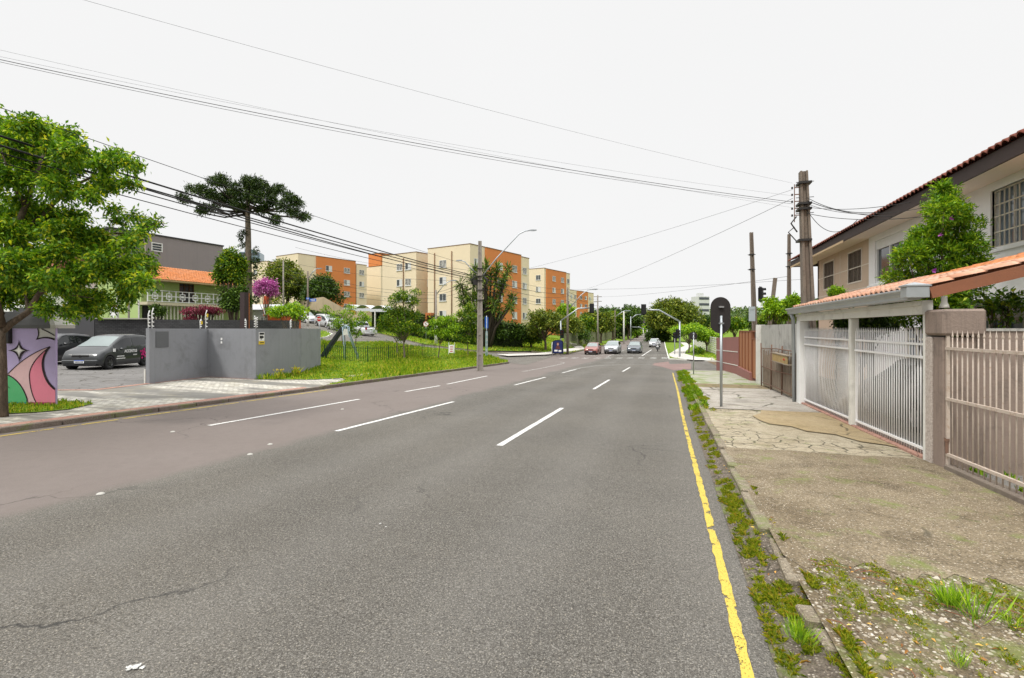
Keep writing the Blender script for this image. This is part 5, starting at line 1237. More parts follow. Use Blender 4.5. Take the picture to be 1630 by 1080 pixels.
for i, (a, b) in enumerate(zip(pts4, pts4[1:])): seg_wall(a, b, ZT, .18+.003*i, mGreyWall, gw, (wA.x, wA.y, wA.z))
de = (wD-wC).normalized(); bk_ = Vector((de.y*-1, de.x, 0)); bk_ = bk_ if bk_.y > 0 else -bk_
wE = wD+Vector((-.5, .87, 0))*6; wE.z = wD.z; seg_wall(wD+Vector((.004, .004, 0)), wE, ZT+.002, .18, mGreyWall, gw, (wA.x, wA.y, wA.z))
m = MB(); m.bx((-.09, -.1, -.2), (.07, .1, ZT-wA.z+.01)); o = m.build('end_pier', mGreyWall, gw); 
gf = AT(237, 520, DEP(wA)-.05); m = MB(); m.beam((gf.x, gf.y, -.3), (gf.x, gf.y, 1.68), .035, .05); m.beam((gf.x-.12, gf.y-.02, -.3), (gf.x-.12, gf.y-.02, .35), .08, .06); o = m.build('gate_post', mWhiteOld); tag(o, 'thin white sliding gate post against the left end of the grey wall', 'post')
def on_wall(px, off=.02):
    for a, b in zip(pts4, pts4[1:]):
        A2, B2 = (a.x*CS+a.y*SN, DEP(a)), (b.x*CS+b.y*SN, DEP(b)); r = (px-CX)/F
        t_ = (r*A2[1]-A2[0])/((B2[0]-A2[0])-r*(B2[1]-A2[1]))
        if -.02 <= t_ <= 1.02:
            d = Vector((b.x-a.x, b.y-a.y, 0)).normalized(); n_ = Vector((d.y, -d.x, 0)); n_ = n_ if n_.dot(Vector((a.x, a.y, 0))) < 0 else -n_
            return a.lerp(b, t_)+n_*off, math.atan2(d.y, d.x) if True else 0, n_
for k, (px, hh, lab) in enumerate(((240, .62, 'at its left end'), (246, .72, 'second from its left end'), (322, .38, 'just before the inner corner'), (331, .75, 'on the inner corner with a yellow tag'), (389, .38, 'in the middle of the central panel'), (404, .5, 'left of the outer corner'), (411, .45, 'right of the outer corner'), (465, .4, 'before the right end'))):
    p, a_, n_ = on_wall(px, -.09); b = (p.x, p.y, ZT); m = MB(); m.tube([(0, 0, 0), (0, 0, hh*.8), (n_.x*.05, n_.y*.05, hh)], .018, 8); t = thing('fence_post', 'white electric fence post on the grey wall, '+lab, 'fence post', b, 0, 'electric fence posts'); m.build('shaft', mWhite, t)
    m = MB()
    for i in range(4): m.lathe((n_.x*.04, n_.y*.04, .08+i*hh*.2), [(0, -.02), (.028, -.018), (.028, .018), (0, .02)], 8)
    m.build('insulators', mWhite, t)
mYel = paint('yellow_plastic', (.7, .5, .04), .5, .1)
for px, z in ((331, 2.3), (322, 2.0)):
    p, a_, n_ = on_wall(px, -.02); m = MB(); m.box((0, 0, 0), (.09, .012, .13), a_); o = m.build('warning_tag', mYel, loc=(p.x, p.y, z)); tag(o, 'small yellow warning tag on the electric fence wire ' + ('above the inner corner' if px == 331 else 'left of the inner corner'), 'tag')
p, a_, n_ = on_wall(416, .012); t = thing('camera_sign', 'small white and yellow camera surveillance sign on the grey wall', 'sign', (p.x, p.y, 1.32), math.atan2(n_.y, n_.x)+math.pi/2)
m = MB(); m.bx((-.16, -.005, -.05), (.16, .005, .3)); m.build('plate', mWhite, t); m = MB(); m.bx((-.17, -.006, -.19), (.17, .005, -.06)); m.build('yellow_band', mYel, t)
m = MB(); m.bx((-.12, -.012, .05), (.07, -.006, .16)); m.bx((.07, -.012, .08), (.12, -.006, .13)); m.bx((-.13, -.012, .2), (.13, -.006, .28)); m.bx((-.05, -.012, .0), (-.02, -.006, .06)); m.build('camera_symbol', mInk, t); q = MB(); q.bx((-.12, -.01, -.14), (.12, -.006, -.105)); q.build('sign_lettering', mInk, t)
for px, z0, z1, lab in ((258, 1.1, 1.66, 'grey meter box door set in the left panel of the wall'),):
    p, a_, n_ = on_wall(px, .01); m = MB(); m.bx((-.3, -.006, z0), (.3, .006, z1)); o = m.build('meter_door', paint('grey_door', (.12, .125, .13), .6), loc=(p.x, p.y, 0)); o.rotation_euler.z = a_; tag(o, lab, 'meter box')
p, a_, n_ = on_wall(353, .012); m = MB(); m.box((0, 0, .05), (.07, .012, .09)); m.box((0, 0, -.09), (.07, .012, .09)); o = m.build('wall_outlet', mWhite, loc=(p.x, p.y, 1.3)); o.rotation_euler.z = a_; tag(o, 'small white double outlet on the central grey panel', 'outlet')
# dark walls round the lot
def camwall(name, label, pa, pb, zt_, th, mat, cat='wall'):
    """between (px, D) points"""
    a, b = ATZ(*pa), ATZ(*pb); t = Vector((b.x-a.x, b.y-a.y, 0)); L_ = t.length; m = MB(); m.bx((0, 0, -1.2), (L_, th, zt_)); o = m.build(name, mat, loc=(a.x, a.y, 0)); o.rotation_euler.z = math.atan2(t.y, t.x); return tag(o, label, cat)
camwall('dark_wall', 'tall dark grey rendered wall behind the black hatchback', (20, 29.5), (150, 29.0), 3.0, .2, paint('dark_render', (.075, .075, .08), .9, .12, .7, .2, .2))
camwall('dark_wall', 'low dark block wall at the back of the parking lot', (151, 28.95), (476, 33.5), 2.32, .2, mDarkWall)
a, b = ATZ(151, 28.9), ATZ(238, 30); m = MB(); m.beam((a.x, a.y, 2.36), (b.x, b.y, 2.36), .3, .06); o = m.build('wall_coping', paint('pale_coping', (.4, .38, .34), .8)); tag(o, 'pale coping strip on top of the low dark block wall', 'coping')
rr = random.Random(5)
for k, (px, D, pt_, pw) in enumerate(((187, 31, 462, .1), (205, 31, 470, .08), (178, 30.5, 480, .06), (221, 31, 478, .06))):
    b = ATZ(px, D); t_ = AT(px, pt_, D); m = MB(); m.beam((0, 0, 0), (0, 0, t_.z-b.z), pw, pw); o = m.build('post', mWhiteOld if k != 1 else mPole, loc=b); tag(o, ('pale post right of the notice board', 'thicker concrete post behind the lot wall', 'thin post left of the notice board', 'thin white post nearest the balcony house')[k], 'post')
p = AT(181, 494, 29.5); t = thing('notice_board', 'white notice board with orange header above the lot wall', 'sign', p, YAW); m = MB(); m.bx((-.22, -.01, -.32), (.22, .01, .3)); m.build('board', mWhite, t); m = MB(); m.bx((-.22, -.014, .2), (.22, -.011, .3)); m.build('header', paint('orange_sign', (.7, .16, .04), .6), t)
m = MB(); m.bx((.05, -.014, .0), (.12, -.011, .07)); m.bx((-.12, -.014, -.1), (-.02, -.011, .05)); m.build('symbols', mInk, t); m = MB(); m.tube([(0, 0, -.9), (0, 0, -.3)], .02, 6); m.build('post', mSteel, t)

# ------------------------------------------------------------------ apartment blocks
mCream = paint('cream_render', (.78, .66, .47), .88, .05, .35, .1, .1, 20, streak=.08, dirtc=(.4, .34, .26)); mOrange = paint('orange_render', (.66, .235, .075), .88, .06, .35, .1, .1, 20, streak=.08, dirtc=(.35, .13, .06))
mWinW = paint('window_white', (.66, .66, .64), .6, .05, bump=0); mWinB = paint('window_shutter_brown', (.2, .12, .07), .7, .1, bump=0); mPipe = paint('brown_pipe', (.22, .13, .07), .7, .1)
def curtains(name):
    m = M(name, .25, .5); geo = m.n('ShaderNodeObjectInfo'); k = geo.outputs['Random']
    v = m.noise(3, 2, vec=m.map((4, 4, .6))); dark = m.mix(v, (.03, .035, .04), (.12, .13, .13)); m.col(m.mix(m.math('MULTIPLY', m.rng(k, .4, .42), m.rng(v, .45, .5)), dark, (.42, .4, .36))); return m.m
mPane = curtains('curtained_glass')
wmesh = {}
def window_part(par, p, ang, wd, ht, style=0):
    """window centred at local p, facing local -Y turned by ang"""
    key = (round(wd, 2), round(ht, 2), style)
    if key not in wmesh:
        m = MB(); f = .07
        for a, b, c, d in ((-wd/2, wd/2, ht/2-f, ht/2), (-wd/2, wd/2, -ht/2, -ht/2+f), (-wd/2, -wd/2+f, -ht/2+f, ht/2-f), (wd/2-f, wd/2, -ht/2+f, ht/2-f), (-.03, .03, -ht/2+f, ht/2-f)): m.bx((a, -.05, c), (b, .06, d))
        m.bx((-wd/2-.08, -.12, -ht/2-.08), (wd/2+.08, .05, -ht/2))
        if style: m.bx((wd/2-.05-wd*.45, -.035, -ht/2+f), (wd/2-f, .05, ht/2-f))
        o = m.build('window', mWinW, par); q = MB(); q.bx((-wd/2+f, -.01, -ht/2+f), (wd/2-f, .05, ht/2-f)); q2 = q.build('pane', mPane, o)
        wmesh[key] = (o.data, q2.data)
    else:
        o = bpy.data.objects.new('window', wmesh[key][0]); COL.objects.link(o); o.parent = par; q2 = bpy.data.objects.new('pane', wmesh[key][1]); COL.objects.link(q2); q2.parent = o
    o.location = p; o.rotation_euler.z = ang; return o
ADX, ADY = W2(.556, .831); AANG = math.atan2(ADY, ADX)     # direction of the right-hand faces
def block(label, cx, cy, segsR, lenL, ztop, winR, winL, rows, zb=-2, pipes=(), extra=None, group='apartment blocks'):
    """corner nearest the camera at camera coordinates (cx,cy); local +X runs along the right-hand face, +Y along the left-hand face"""
    X, Y = W2(cx, cy); t = thing('apartment_block', label, 'apartment block', (X, Y, 0), AANG, group)
    for (a, b, mt, dz, pr) in segsR:
        m = MB(); m.bx((a, -pr, zb), (b, lenL, ztop+dz)); m.mat(1).bx((a-.04, -pr-.06, ztop+dz), (b+.04, lenL+.05, ztop+dz+.12)); m.build('wall', [mt, mPipe], t)
    for k, r in enumerate(rows):
        for (s_, wd, pr) in winR: window_part(t, (s_, -pr-.01, r), 0, wd, 1.2, (k+int(s_)) % 2)
        for (s_, wd) in winL: window_part(t, (-.01, s_, r), -math.pi/2, wd, 1.2, (k+int(s_*3)) % 2)
    for (face, s_) in pipes:
        m = MB(); q = (s_, -.1) if face == 'R' else (-.1, s_); m.tube([(q[0], q[1], zb), (q[0], q[1], ztop-.8)], .09, 6); m.build('downpipe', mPipe, t)
    return t
B1 = block('cream and orange apartment block nearest the avenue, behind the yucca tree', -6.6, 79, [(0, 3.9, mCream, 0, 0), (3.9, 14.5, mOrange, -.05, .25), (14.5, 17.6, mCream, -.25, .0)], 9, 15.1,
      [(1.6, 1.2, 0), (7.8, 1.5, .25), (12.3, 1.5, .25), (16, 1.3, 0)], [(5.65, 1.5)], (12.4, 9.65, 6.9, 4.15), -2, [('L', 3.7), ('L', 7.4)])
B0 = block('cream apartment block between the tiled carport roof and the nearest block', -16.4, 86, [(0, 12, mCream, 0, 0)], 8.4, 14.9, [(3.4, 1.3, 0)], [(1.9, 1.4), (4.0, 1.4)], (12.6, 9.85, 7.1, 4.4), -1, [('L', 3.0)])
B00 = block('cream apartment block with an orange rooftop box farther up the hill', -32.6, 125, [(0, 12, mCream, 0, 0)], 10, 17.4, [(2, 1.2, 0), (6.0, 1.2, 0)], [], (15, 12.2, 9.5), 2)
m = MB(); m.bx((-.1, -.05, 17.53), (9, 4.5, 20.6)); m.mat(1).bx((-.15, -.1, 20.6), (9.05, 4.6, 20.75)); m.build('rooftop_box', [mOrange, mPipe], B00)
BL = block('cream and orange apartment block highest on the hill above the silver minivan', -44.7, 105, [(0, 4.3, mCream, 0, 0), (4.3, 14.6, mOrange, -.05, .25), (14.6, 18, mCream, -.6, .0)], 8, 17.5,
      [(7.3, 1.6, .25), (12.1, 1.6, .25), (16.5, 1.4, 0)], [(3, 1.3)], (15.1, 12.35, 9.7, 6.9), 2, [('R', 14.8)])
BLL = block('cream apartment block far left, partly hidden by the araucaria trunk', -60, 123, [(0, 14, mCream, 0, 0)], 14, 18.3, [(5, 1.4, 0), (10, 1.4, 0)], [(5, 1.4), (10, 1.4)], (16, 13.2, 10.4), 2)
B2 = block('cream and orange apartment block second along the avenue', 7.5, 117, [(0, .8, mCream, 0, 0), (.8, 10.5, mOrange, -.1, .25), (10.5, 13, mCream, -.2, 0)], 9, 15.9, [(4.2, 1.5, .25), (8.5, 1.5, .25), (12, 1.2, 0)], [(1.6, 1.3), (6.5, 1.3)], (13.8, 11.05, 8.3, 5.3), -2)
B3 = block('cream and orange apartment block farthest along the avenue', 18, 158.5, [(0, 5.4, mCream, -.1, 0), (5.4, 13.4, mOrange, -.1, .25), (13.4, 18.4, mCream, -.2, 0)], 9, 14.2, [(1.6, 1.3, 0), (4.2, 1.3, 0), (8, 1.5, .25), (11.6, 1.5, .25), (15.5, 1.3, 0)], [], (12.1, 9.4, 6.7), -2)
# ramp wall and vaulted parking roof beside the hill block
mRamp = paint('tan_retaining_wall', (.5, .41, .27), .9, .1, .5, .3, streak=.3)
def quadwall(name, label, P, th, mat, cat='wall'):
    m = MB(); n_ = len(P); d = (Vector(P[-1])-Vector(P[0])); nn = Vector((-d.y, d.x, 0)).normalized()*th
    if nn.dot(Vector((P[0][0], P[0][1], 0))) < 0: nn = -nn
    vs = [Vector(p) for p in P]; m.add(vs+[v+nn for v in vs], [list(range(n_)), list(range(2*n_-1, n_-1, -1))]+[(i, i+n_, (i+1) % n_+n_, (i+1) % n_) for i in range(n_)])
    return tag(m.build(name, mat), label, cat)
def z0(px, D, e=-.5): p = ATZ(px, D, e); return tuple(p)
quadwall('retaining_wall', 'tan retaining wall stepping down the side street behind the parked cars', [z0(478, 84), z0(585, 62), tuple(AT(585, 510, 62)), tuple(AT(560, 498, 66)), tuple(AT(515, 473, 74)), tuple(AT(478, 478, 84))], .3, mRamp)
cv = thing('parking_canopy', 'white vaulted parking canopy above the side street hedge', 'canopy', AT(580, 500, 68)); a = Vector((0, 0, 0)); m = MB()
for k, (p1, p2, D) in enumerate(((543, 566, 70), (565, 590, 67), (589, 616, 64))):
    q1, q2 = AT(p1, 491+k, D)-cv.location, AT(p2, 491+k, D)-cv.location; V = []; n_ = 12
    for i in range(n_+1):
        f = i/n_; c = q1.lerp(q2, f); z = math.sin(math.pi*f)*.5
        V += [c+Vector((0, 0, z)), c+Vector((-1.6, 4.6, z+.2))]
    m.add(V, [(2*i, 2*i+2, 2*i+3, 2*i+1) for i in range(n_)], True)
    m.beam(q1+Vector((0, 0, -.12)), q2+Vector((0, 0, -.12)), .1, .35)
    q = MB(); qq = AT(p1+8, 493, D)-cv.location; q.beam(qq, qq-Vector((0, 0, 3)), .14, .14); q.build('post', mWhiteOld, cv)
m.build('roof', paint('white_canopy', (.62, .64, .66), .5, .05), cv)
o = MB(); o.box((0, 0, 0), (.8, .8, 1.4)); o = o.build('gatehouse', paint('orange_box', (.5, .17, .06), .8), loc=AT(684, 505, 60)-Vector((0, 0, .2))); tag(o, 'small orange gatehouse box behind the hedge, left of the white-based pole', 'gatehouse')
# ------------------------------------------------------------------ houses on the left
mGreenH = paint('pale_green_plaster', (.42, .54, .22), .88, .06, .6, .1); mBrownG = paint('taupe_cladding', (.25, .22, .215), .85, .06, .5, .1, .4, 6, streak=.2, dirtc=(.14, .12, .12))
def frame_of(pa, Da, pb, Db):
    a, b = AT(pa, HY, Da), AT(pb, HY, Db); d = Vector((b.x-a.x, b.y-a.y, 0)); return a, d.length, math.atan2(d.y, d.x)
a, Lh, ang = frame_of(240, 40.5, 356, 46.5)
gh = thing('balcony_house', 'pale green house with orange tiled roof and white geometric balcony rail', 'house', (a.x, a.y, 0), ang)
zf_ = EYE+43.4/800*40.7; ze = EYE+80.5/800*40.7
m = MB()
wall_open(m, 0, Lh+3, zf_-.2, ze+.2, [(3.15, 4.5, zf_+.15, zf_+2.15)], lambda u, t_, z: (u, 1.2+t_, z), .2)
m.bx((0, 1.4, -1), (.2, 7, ze+.2)); m.bx((Lh+2.8, 1.4, -1), (Lh+3, 7, ze+.2)); m.build('wall', mGreenH, gh)
m = MB(); m.bx((-.3, -.05, zf_-.25), (Lh+3, 1.2, zf_-.02)); m.build('balcony_slab', paint('cream_slab', (.55, .5, .35), .85), gh)
m = MB(); m.bx((.3, 1.6, -1), (Lh+2.7, 1.75, zf_-.25)); m.build('lower_wall', mGreenH, gh)
m = MB()
for i in range(22): m.beam((.3+i*.3, .3, -.5), (.3+i*.3, .3, zf_-.26), .07, .1)
m.bx((.2, .27, 1.6), (6.8, .33, 1.68)); m.build('lattice', paint('lattice_white', (.5, .5, .38), .8), gh)
m = MB(); m.bx((.3, 1.3, -.5), (1.8, 1.59, zf_-.26)); m.build('dark_opening', mDarkMetal, gh); m = MB(); m.bx((4.0, 1.3, -.5), (6.5, 1.59, zf_-.26)); m.build('dark_opening', mDarkMetal, gh)
w_ = MB(); 
for x in (3.15, 3.6, 4.05, 4.44): w_.bx((x, 1.22, zf_), (x+.06, 1.34, zf_+2.15))
for z in (.15, .6, 1.05, 1.5, 2.09): w_.bx((3.15, 1.23, zf_+z), (4.5, 1.33, zf_+z+.05))
wo_ = w_.build('balcony_door', paint('dark_wood', (.13, .06, .035), .6), gh); m = MB(); m.bx((3.15, 1.3, zf_+.15), (4.5, 1.31, zf_+2.15)); m.build('pane', mPane, wo_)
m = MB(); n_ = 7; pw = (Lh+1.5)/n_
for z in (.05, .93): m.bx((-.25, -.04, zf_+z-.02), (Lh+1.4, .02, zf_+z+.03))
for i in range(n_+1): m.bx((-.25+i*pw-.03, -.045, zf_), (-.25+i*pw+.03, .025, zf_+.98))
for i in range(n_):
    c = -.25+(i+.5)*pw; s_ = .24
    for x0_, x1_, z0_, z1_ in ((c-s_, c+s_, .24, .3), (c-s_, c+s_, .68, .74), (c-s_, c-s_+.06, .24, .74), (c+s_-.06, c+s_, .24, .74), (c-pw/2, c-s_, .46, .52), (c+s_, c+pw/2, .46, .52), (c-.03, c+.03, .05, .24), (c-.03, c+.03, .74, .93), (c-.12, c+.12, .4, .58)):
        m.bx((x0_, -.03, zf_+z0_), (x1_, .01, zf_+z1_))
m.build('balcony_rail', mWhite, gh)
for x in (-.2, Lh*.99): m = MB(); m.bx((x, -.02, zf_), (x+.15, .15, ze)); m.build('balcony_post', mGreenH, gh)
up = Vector((0, 1, .42)).normalized(); tiles((-.5, -.6, ze-.1), (1, 0, 0), up, (0, -.39, .92), Lh+3.5, 3.6, .24, .07, .4, .03, 6, mat=mTile, parent=gh)
m = MB(); m.bx((-.5, -.62, ze-.2), (Lh+3, -.5, ze-.08)); m.bx((-.5, -.5, ze-.12), (Lh+3, 1.3, ze-.1)); m.build('eave', paint('eave_wood', (.4, .3, .15), .8), gh)
a, Lb, ang = frame_of(206, 49, 355, 58)
bb = thing('taupe_building', 'flat-roofed taupe building behind the balcony house', 'building', (a.x, a.y, 0), ang)
zt_ = EYE+152/800*50; m = MB(); wall_open(m, -1.6, Lb, -1, zt_, [(-.3, 1.35, zt_-2.4, zt_-.9), (2.1, 3.0, zt_-1.5, zt_-.8)], lambda u, t_, z: (u, t_, z), .25); m.bx((Lb-.25, .25, -1), (Lb, 9, zt_)); m.mat(1).bx((-1.7, -.08, zt_), (Lb+.08, 9, zt_+.15)); m.bx((-1.6, .25, -1), (-1.35, 9, zt_)); m.bx((-1.3, .9, -1), (Lb-.3, 1.0, zt_-.1)); m.build('wall', [mBrownG, mDarkMetal], bb)
m = MB()
for a_, b_, c_, d_ in ((-.4, 1.45, -2.5, -2.4), (-.4, 1.45, -.9, -.8), (-.4, -.3, -2.4, -.9), (1.35, 1.45, -2.4, -.9), (.45, .53, -2.4, -.9)): m.bx((a_, -.06, zt_+c_), (b_, .1, zt_+d_))
m.beam((.53, .0, zt_-2.35), (1.35, .0, zt_-1.9), .03, .03); m.beam((.53, .0, zt_-1.9), (1.35, .0, zt_-2.35), .03, .03); wo_ = m.build('window', paint('cream_frame', (.5, .42, .34), .8), bb)
m = MB(); m.bx((-.3, .12, zt_-2.4), (1.35, .14, zt_-.9)); m.build('pane', mGlassSky, wo_)
m = MB()
for a_, b_, c_, d_ in ((2.0, 3.1, -1.6, -1.5), (2.0, 3.1, -.8, -.7), (2.0, 2.1, -1.5, -.8), (3.0, 3.1, -1.5, -.8), (2.1, 3.0, -1.3, -1.25), (2.1, 3.0, -1.05, -1.0)): m.bx((a_, -.05, zt_+c_), (b_, .1, zt_+d_))
wo_ = m.build('window', mWinW, bb); m = MB(); m.bx((2.1, .12, zt_-1.5), (3.0, .14, zt_-.8)); m.build('pane', mGlass, wo_)
def simple_house(name, label, px0, px1, D, ptop, peave, wallm, roofm, depth=7, wins=2, zwin=None, cat='house', group=None):
    a, b = AT(px0, HY, D), AT(px1, HY, D); Lx = (b-a).length; zt1, ze1 = EYE+(HY-ptop)/F*D, EYE+(HY-peave)/F*D; gb = min(g(a.x, a.y), g(b.x, b.y))-.5
    t = thing(name, label, cat, (a.x, a.y, 0), YAW, group); m = MB(); m.bx((0, 0, gb), (Lx, depth, ze1)); m.build('wall', wallm, t)
    m = MB(); e = .4; m.add([(-e, -e, ze1-.1), (Lx+e, -e, ze1-.1), (Lx+e, depth/2, zt1), (-e, depth/2, zt1), (-e, depth+e, ze1-.1), (Lx+e, depth+e, ze1-.1), (0, 0, ze1), (Lx, 0, ze1)], [(0, 1, 2, 3), (3, 2, 5, 4), (0, 3, 4), (1, 5, 2)]); m.build('roof', roofm, t)
    hh = min(1.2, (ze1-gb)*.4)
    for i in range(wins): window_part(t, (Lx*(i+.5)/wins, -.02, zwin or ze1-1.3), 0, min(1.4, Lx/wins*.6), hh, i % 2)
    return t
simple_house('white_house', 'white house with tiled roof glimpsed through the near tree', -40, 62, 40, 395, 432, mHouseW, mTileOld, 8, 4)
simple_house('low_house', 'low house with orange tiles glimpsed behind the near tree crown', 66, 205, 46, 452, 468, paint('beige_wall', (.55, .48, .38), .85), mTile, 7, 4)
simple_house('shop', 'low grey-roofed shop behind the pink tree', 376, 428, 52, 483, 492, paint('shop_white', (.5, .5, .5), .8), paint('pale_sheet_roof', (.5, .5, .52), .6), 5, 3)
simple_house('kiosk', 'orange-fronted kiosk with a white sign band right of the shop', 426, 452, 50, 492, 500, paint('orange_front', (.6, .14, .04), .7), paint('grey_roof', (.2, .2, .2), .8), 4, 1)
q = AT(424, 480, 48); t = thing('totem_sign', 'tall narrow red and white totem sign by the kiosk', 'sign', (q.x, q.y, 0), YAW); m = MB(); m.bx((-.25, -.08, 3.0), (.25, .08, 4.9)); m.mat(1).bx((-.2, -.1, 3.1), (.2, -.08, 4.1)); m.mat(2).bx((-.06, -.06, -.5), (.06, .06, 3.0)); m.build('panel', [paint('totem_red', (.55, .09, .03), .6), mWhite, mDarkMetal], t)
for px, D, pt_, wp, lab, mt in ((389, 31.5, 466, .35, 'square dark post with a red cap beside the araucaria trunk', paint('dark_brown_post', (.05, .035, .035), .7)), (396, 32, 467, .06, 'slim orange-topped post right of the square dark post', paint('orange_post', (.55, .15, .04), .7))):
    b = ATZ(px, D); tp_ = AT(px, pt_, D); m = MB(); m.box((0, 0, (tp_.z-b.z)/2-.3), (wp, wp, tp_.z-b.z+.6)); tag(m.build('post', mt, loc=b), lab, 'post')
# glass tower and far buildings
def tower(label, px0, px1, D, ptop, mat, floors, name='tower', group='distant buildings'):
    a, b = AT(px0, HY, D), AT(px1, HY, D); Lx = (b-a).length; zt1 = EYE+(HY-ptop)/F*D; t = thing(name, label, 'building', (a.x, a.y, 0), YAW+.25, group)
    m = MB(); m.bx((0, 0, -10), (Lx, Lx, zt1)); m.bx((Lx*.2, Lx*.2, zt1), (Lx*.6, Lx*.6, zt1+2)); m.build('wall', mat, t); h = (zt1)/floors
    for k in range(floors): q = MB(); q.bx((Lx*.05, -.1, k*h+h*.45), (Lx*.95, .0, k*h+h*.85)); q.build('window_band', mGlass, t)
tower('blue glass tower far behind the araucaria trunk', 381, 411, 320, 401, paint('blue_glass', (.2, .27, .33), .2, .1, .1), 14)
tower('white slab building with long window rows beside the big round tree', 1112, 1132, 300, 472, paint('white_slab', (.6, .6, .6), .8, .05, .2), 6)
tower('purple and white building above the far end of the avenue', 1002, 1030, 330, 497, paint('purple_block', (.2, .1, .22), .8, .05, .2), 4)
simple_house('white_far_house', 'small white gabled house at the far end of the avenue', 1010, 1022, 210, 522, 527, mHouseW, paint('far_grey_roof', (.4, .4, .42), .8), 8, 1)
# ------------------------------------------------------------------ hedge walls, fences
mHedge = leafmat('hedge_leaf', [(0, (.008, .02, .006)), (.6, (.025, .05, .01)), (1, (.06, .1, .02))], .1)
def hedge(name, label, pts, h, th, n, leaf, mat=None, seed=1):
    """pts: list of world (x,y); a leafy slab following them"""
    rng = np.random.default_rng(seed); t = thing(name, label, 'hedge', (pts[0][0], pts[0][1], g(*pts[0]))); base = Vector(t.location)
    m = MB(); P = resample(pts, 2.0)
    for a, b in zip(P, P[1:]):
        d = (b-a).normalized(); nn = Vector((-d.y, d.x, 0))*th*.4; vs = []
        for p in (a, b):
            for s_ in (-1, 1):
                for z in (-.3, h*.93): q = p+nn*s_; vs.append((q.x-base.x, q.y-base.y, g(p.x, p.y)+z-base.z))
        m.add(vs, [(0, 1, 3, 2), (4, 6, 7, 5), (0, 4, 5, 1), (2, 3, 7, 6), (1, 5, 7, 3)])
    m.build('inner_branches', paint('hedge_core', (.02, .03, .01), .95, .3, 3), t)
    seg = [(Vector((b.x-a.x, b.y-a.y, 0))).length for a, b in zip(P, P[1:])]; seg = np.array(seg)/sum(seg); C = []; 
    idx = rng.choice(len(seg), n, p=seg); f = rng.random(n); zz = rng.random(n)*h; sd = rng.choice([-1, 1], n); topm = rng.random(n) < .25
    for i in range(n):
        a, b = P[idx[i]], P[idx[i]+1]; p = a.lerp(b, f[i]); d = (b-a).normalized(); nn = Vector((-d.y, d.x, 0)); k = th*.5*(1+rng.normal(0, .1)); z = zz[i]
        off = sd[i]*k if not topm[i] else rng.uniform(-1, 1)*k
        if topm[i]: z = h*(1+rng.normal(0, .025))
        C.append((p.x+nn.x*off-base.x, p.y+nn.y*off-base.y, g(p.x, p.y)+z-base.z, nn.x*sd[i], nn.y*sd[i]))
    C = np.array(C); D = np.column_stack([C[:, 3], C[:, 4], np.full(n, .3)])+rng.normal(0, .6, (n, 3))
    leaves('foliage', C[:, :3], D, leaf, mat or mHedge, t, rng, .7); return t
def PXD(*l): return [tuple(W2((px-CX)/F*D, D)) for px, D in l]
HG = [gp2(596, 525), gp2(640, 533), gp2(690, 544)]
hedge('hedge', 'clipped dark green hedge wall along the side street', [(HG[0][0]-1.5, HG[0][1]+2), (HG[0][0], HG[0][1]+2), HG[1], HG[2], PXD((760, 60))[0], PXD((830, 64))[0]], 2.9, .7, 9000, .24)
hedge('hedge', 'low dark hedge behind the white hatchback on the side street', PXD((492, 74), (540, 66)), 1.5, .8, 1500, .22, None, 3)
def bar_fence(name, label, pts, h, sp, bar, mat, railz=(.12, .92), post=0, group=None, merge=False):
    P = resample(pts, sp); t = thing(name, label, 'fence', (P[0].x, P[0].y, g(P[0].x, P[0].y)), 0, group); b0 = Vector(t.location); m = MB()
    for p in P: z = g(p.x, p.y)+.08-b0.z; m.beam((p.x-b0.x, p.y-b0.y, z), (p.x-b0.x, p.y-b0.y, z+h), bar, bar)
    if sp < 1.5 and not merge: m.build('bars', mat, t)
    for f in railz if not merge else ():
        m = MB()
        for a, b in zip(P, P[1:]): m.beam((a.x-b0.x, a.y-b0.y, g(a.x, a.y)+.08+h*f-b0.z), (b.x-b0.x, b.y-b0.y, g(b.x, b.y)+.08+h*f-b0.z), bar*.8, bar*.8)
        m.build('rail', mat, t)
    if merge:
        for f in railz:
            for a, b in zip(P, P[1:]): m.beam((a.x-b0.x, a.y-b0.y, g(a.x, a.y)+.08+h*f-b0.z), (b.x-b0.x, b.y-b0.y, g(b.x, b.y)+.08+h*f-b0.z), bar*.8, bar*2)
        m.build('slats', mat, t)
    if post:
        for p in P[::post]: m = MB(); m.beam((p.x-b0.x, p.y-b0.y, g(p.x, p.y)-.1-b0.z), (p.x-b0.x, p.y-b0.y, g(p.x, p.y)+.14+h-b0.z), bar*2.2, bar*2.2); m.build('post', mat, t)
    return t
mGreenBar = paint('dark_green_paint', (.02, .055, .025), .5, .15)
bar_fence('park_fence', 'low dark green bar fence across the park lawn', [gp2(480, 573), gp2(520, 575), gp2(589, 579.5), gp2(640, 575), gp2(694, 569)], 1.05, .19, .022, mGreenBar, (.06, .9), 10)
bar_fence('street_fence', 'tall thin dark fence along the avenue beyond the junction', PXD((898, 72), (935, 92), (965, 125), (985, 160)), 2.2, .5, .06, paint('olive_fence', (.16, .17, .1), .8), (.05, .95))
t = bar_fence('white_fence', 'grey and white slatted fence on the far corner lawn', PXD((1142, 58), (1118, 74), (1104, 100)), 2.1, 1.6, .06, mWhiteOld, (.1, .22, .34, .46, .58, .7, .82, .95), merge=True)
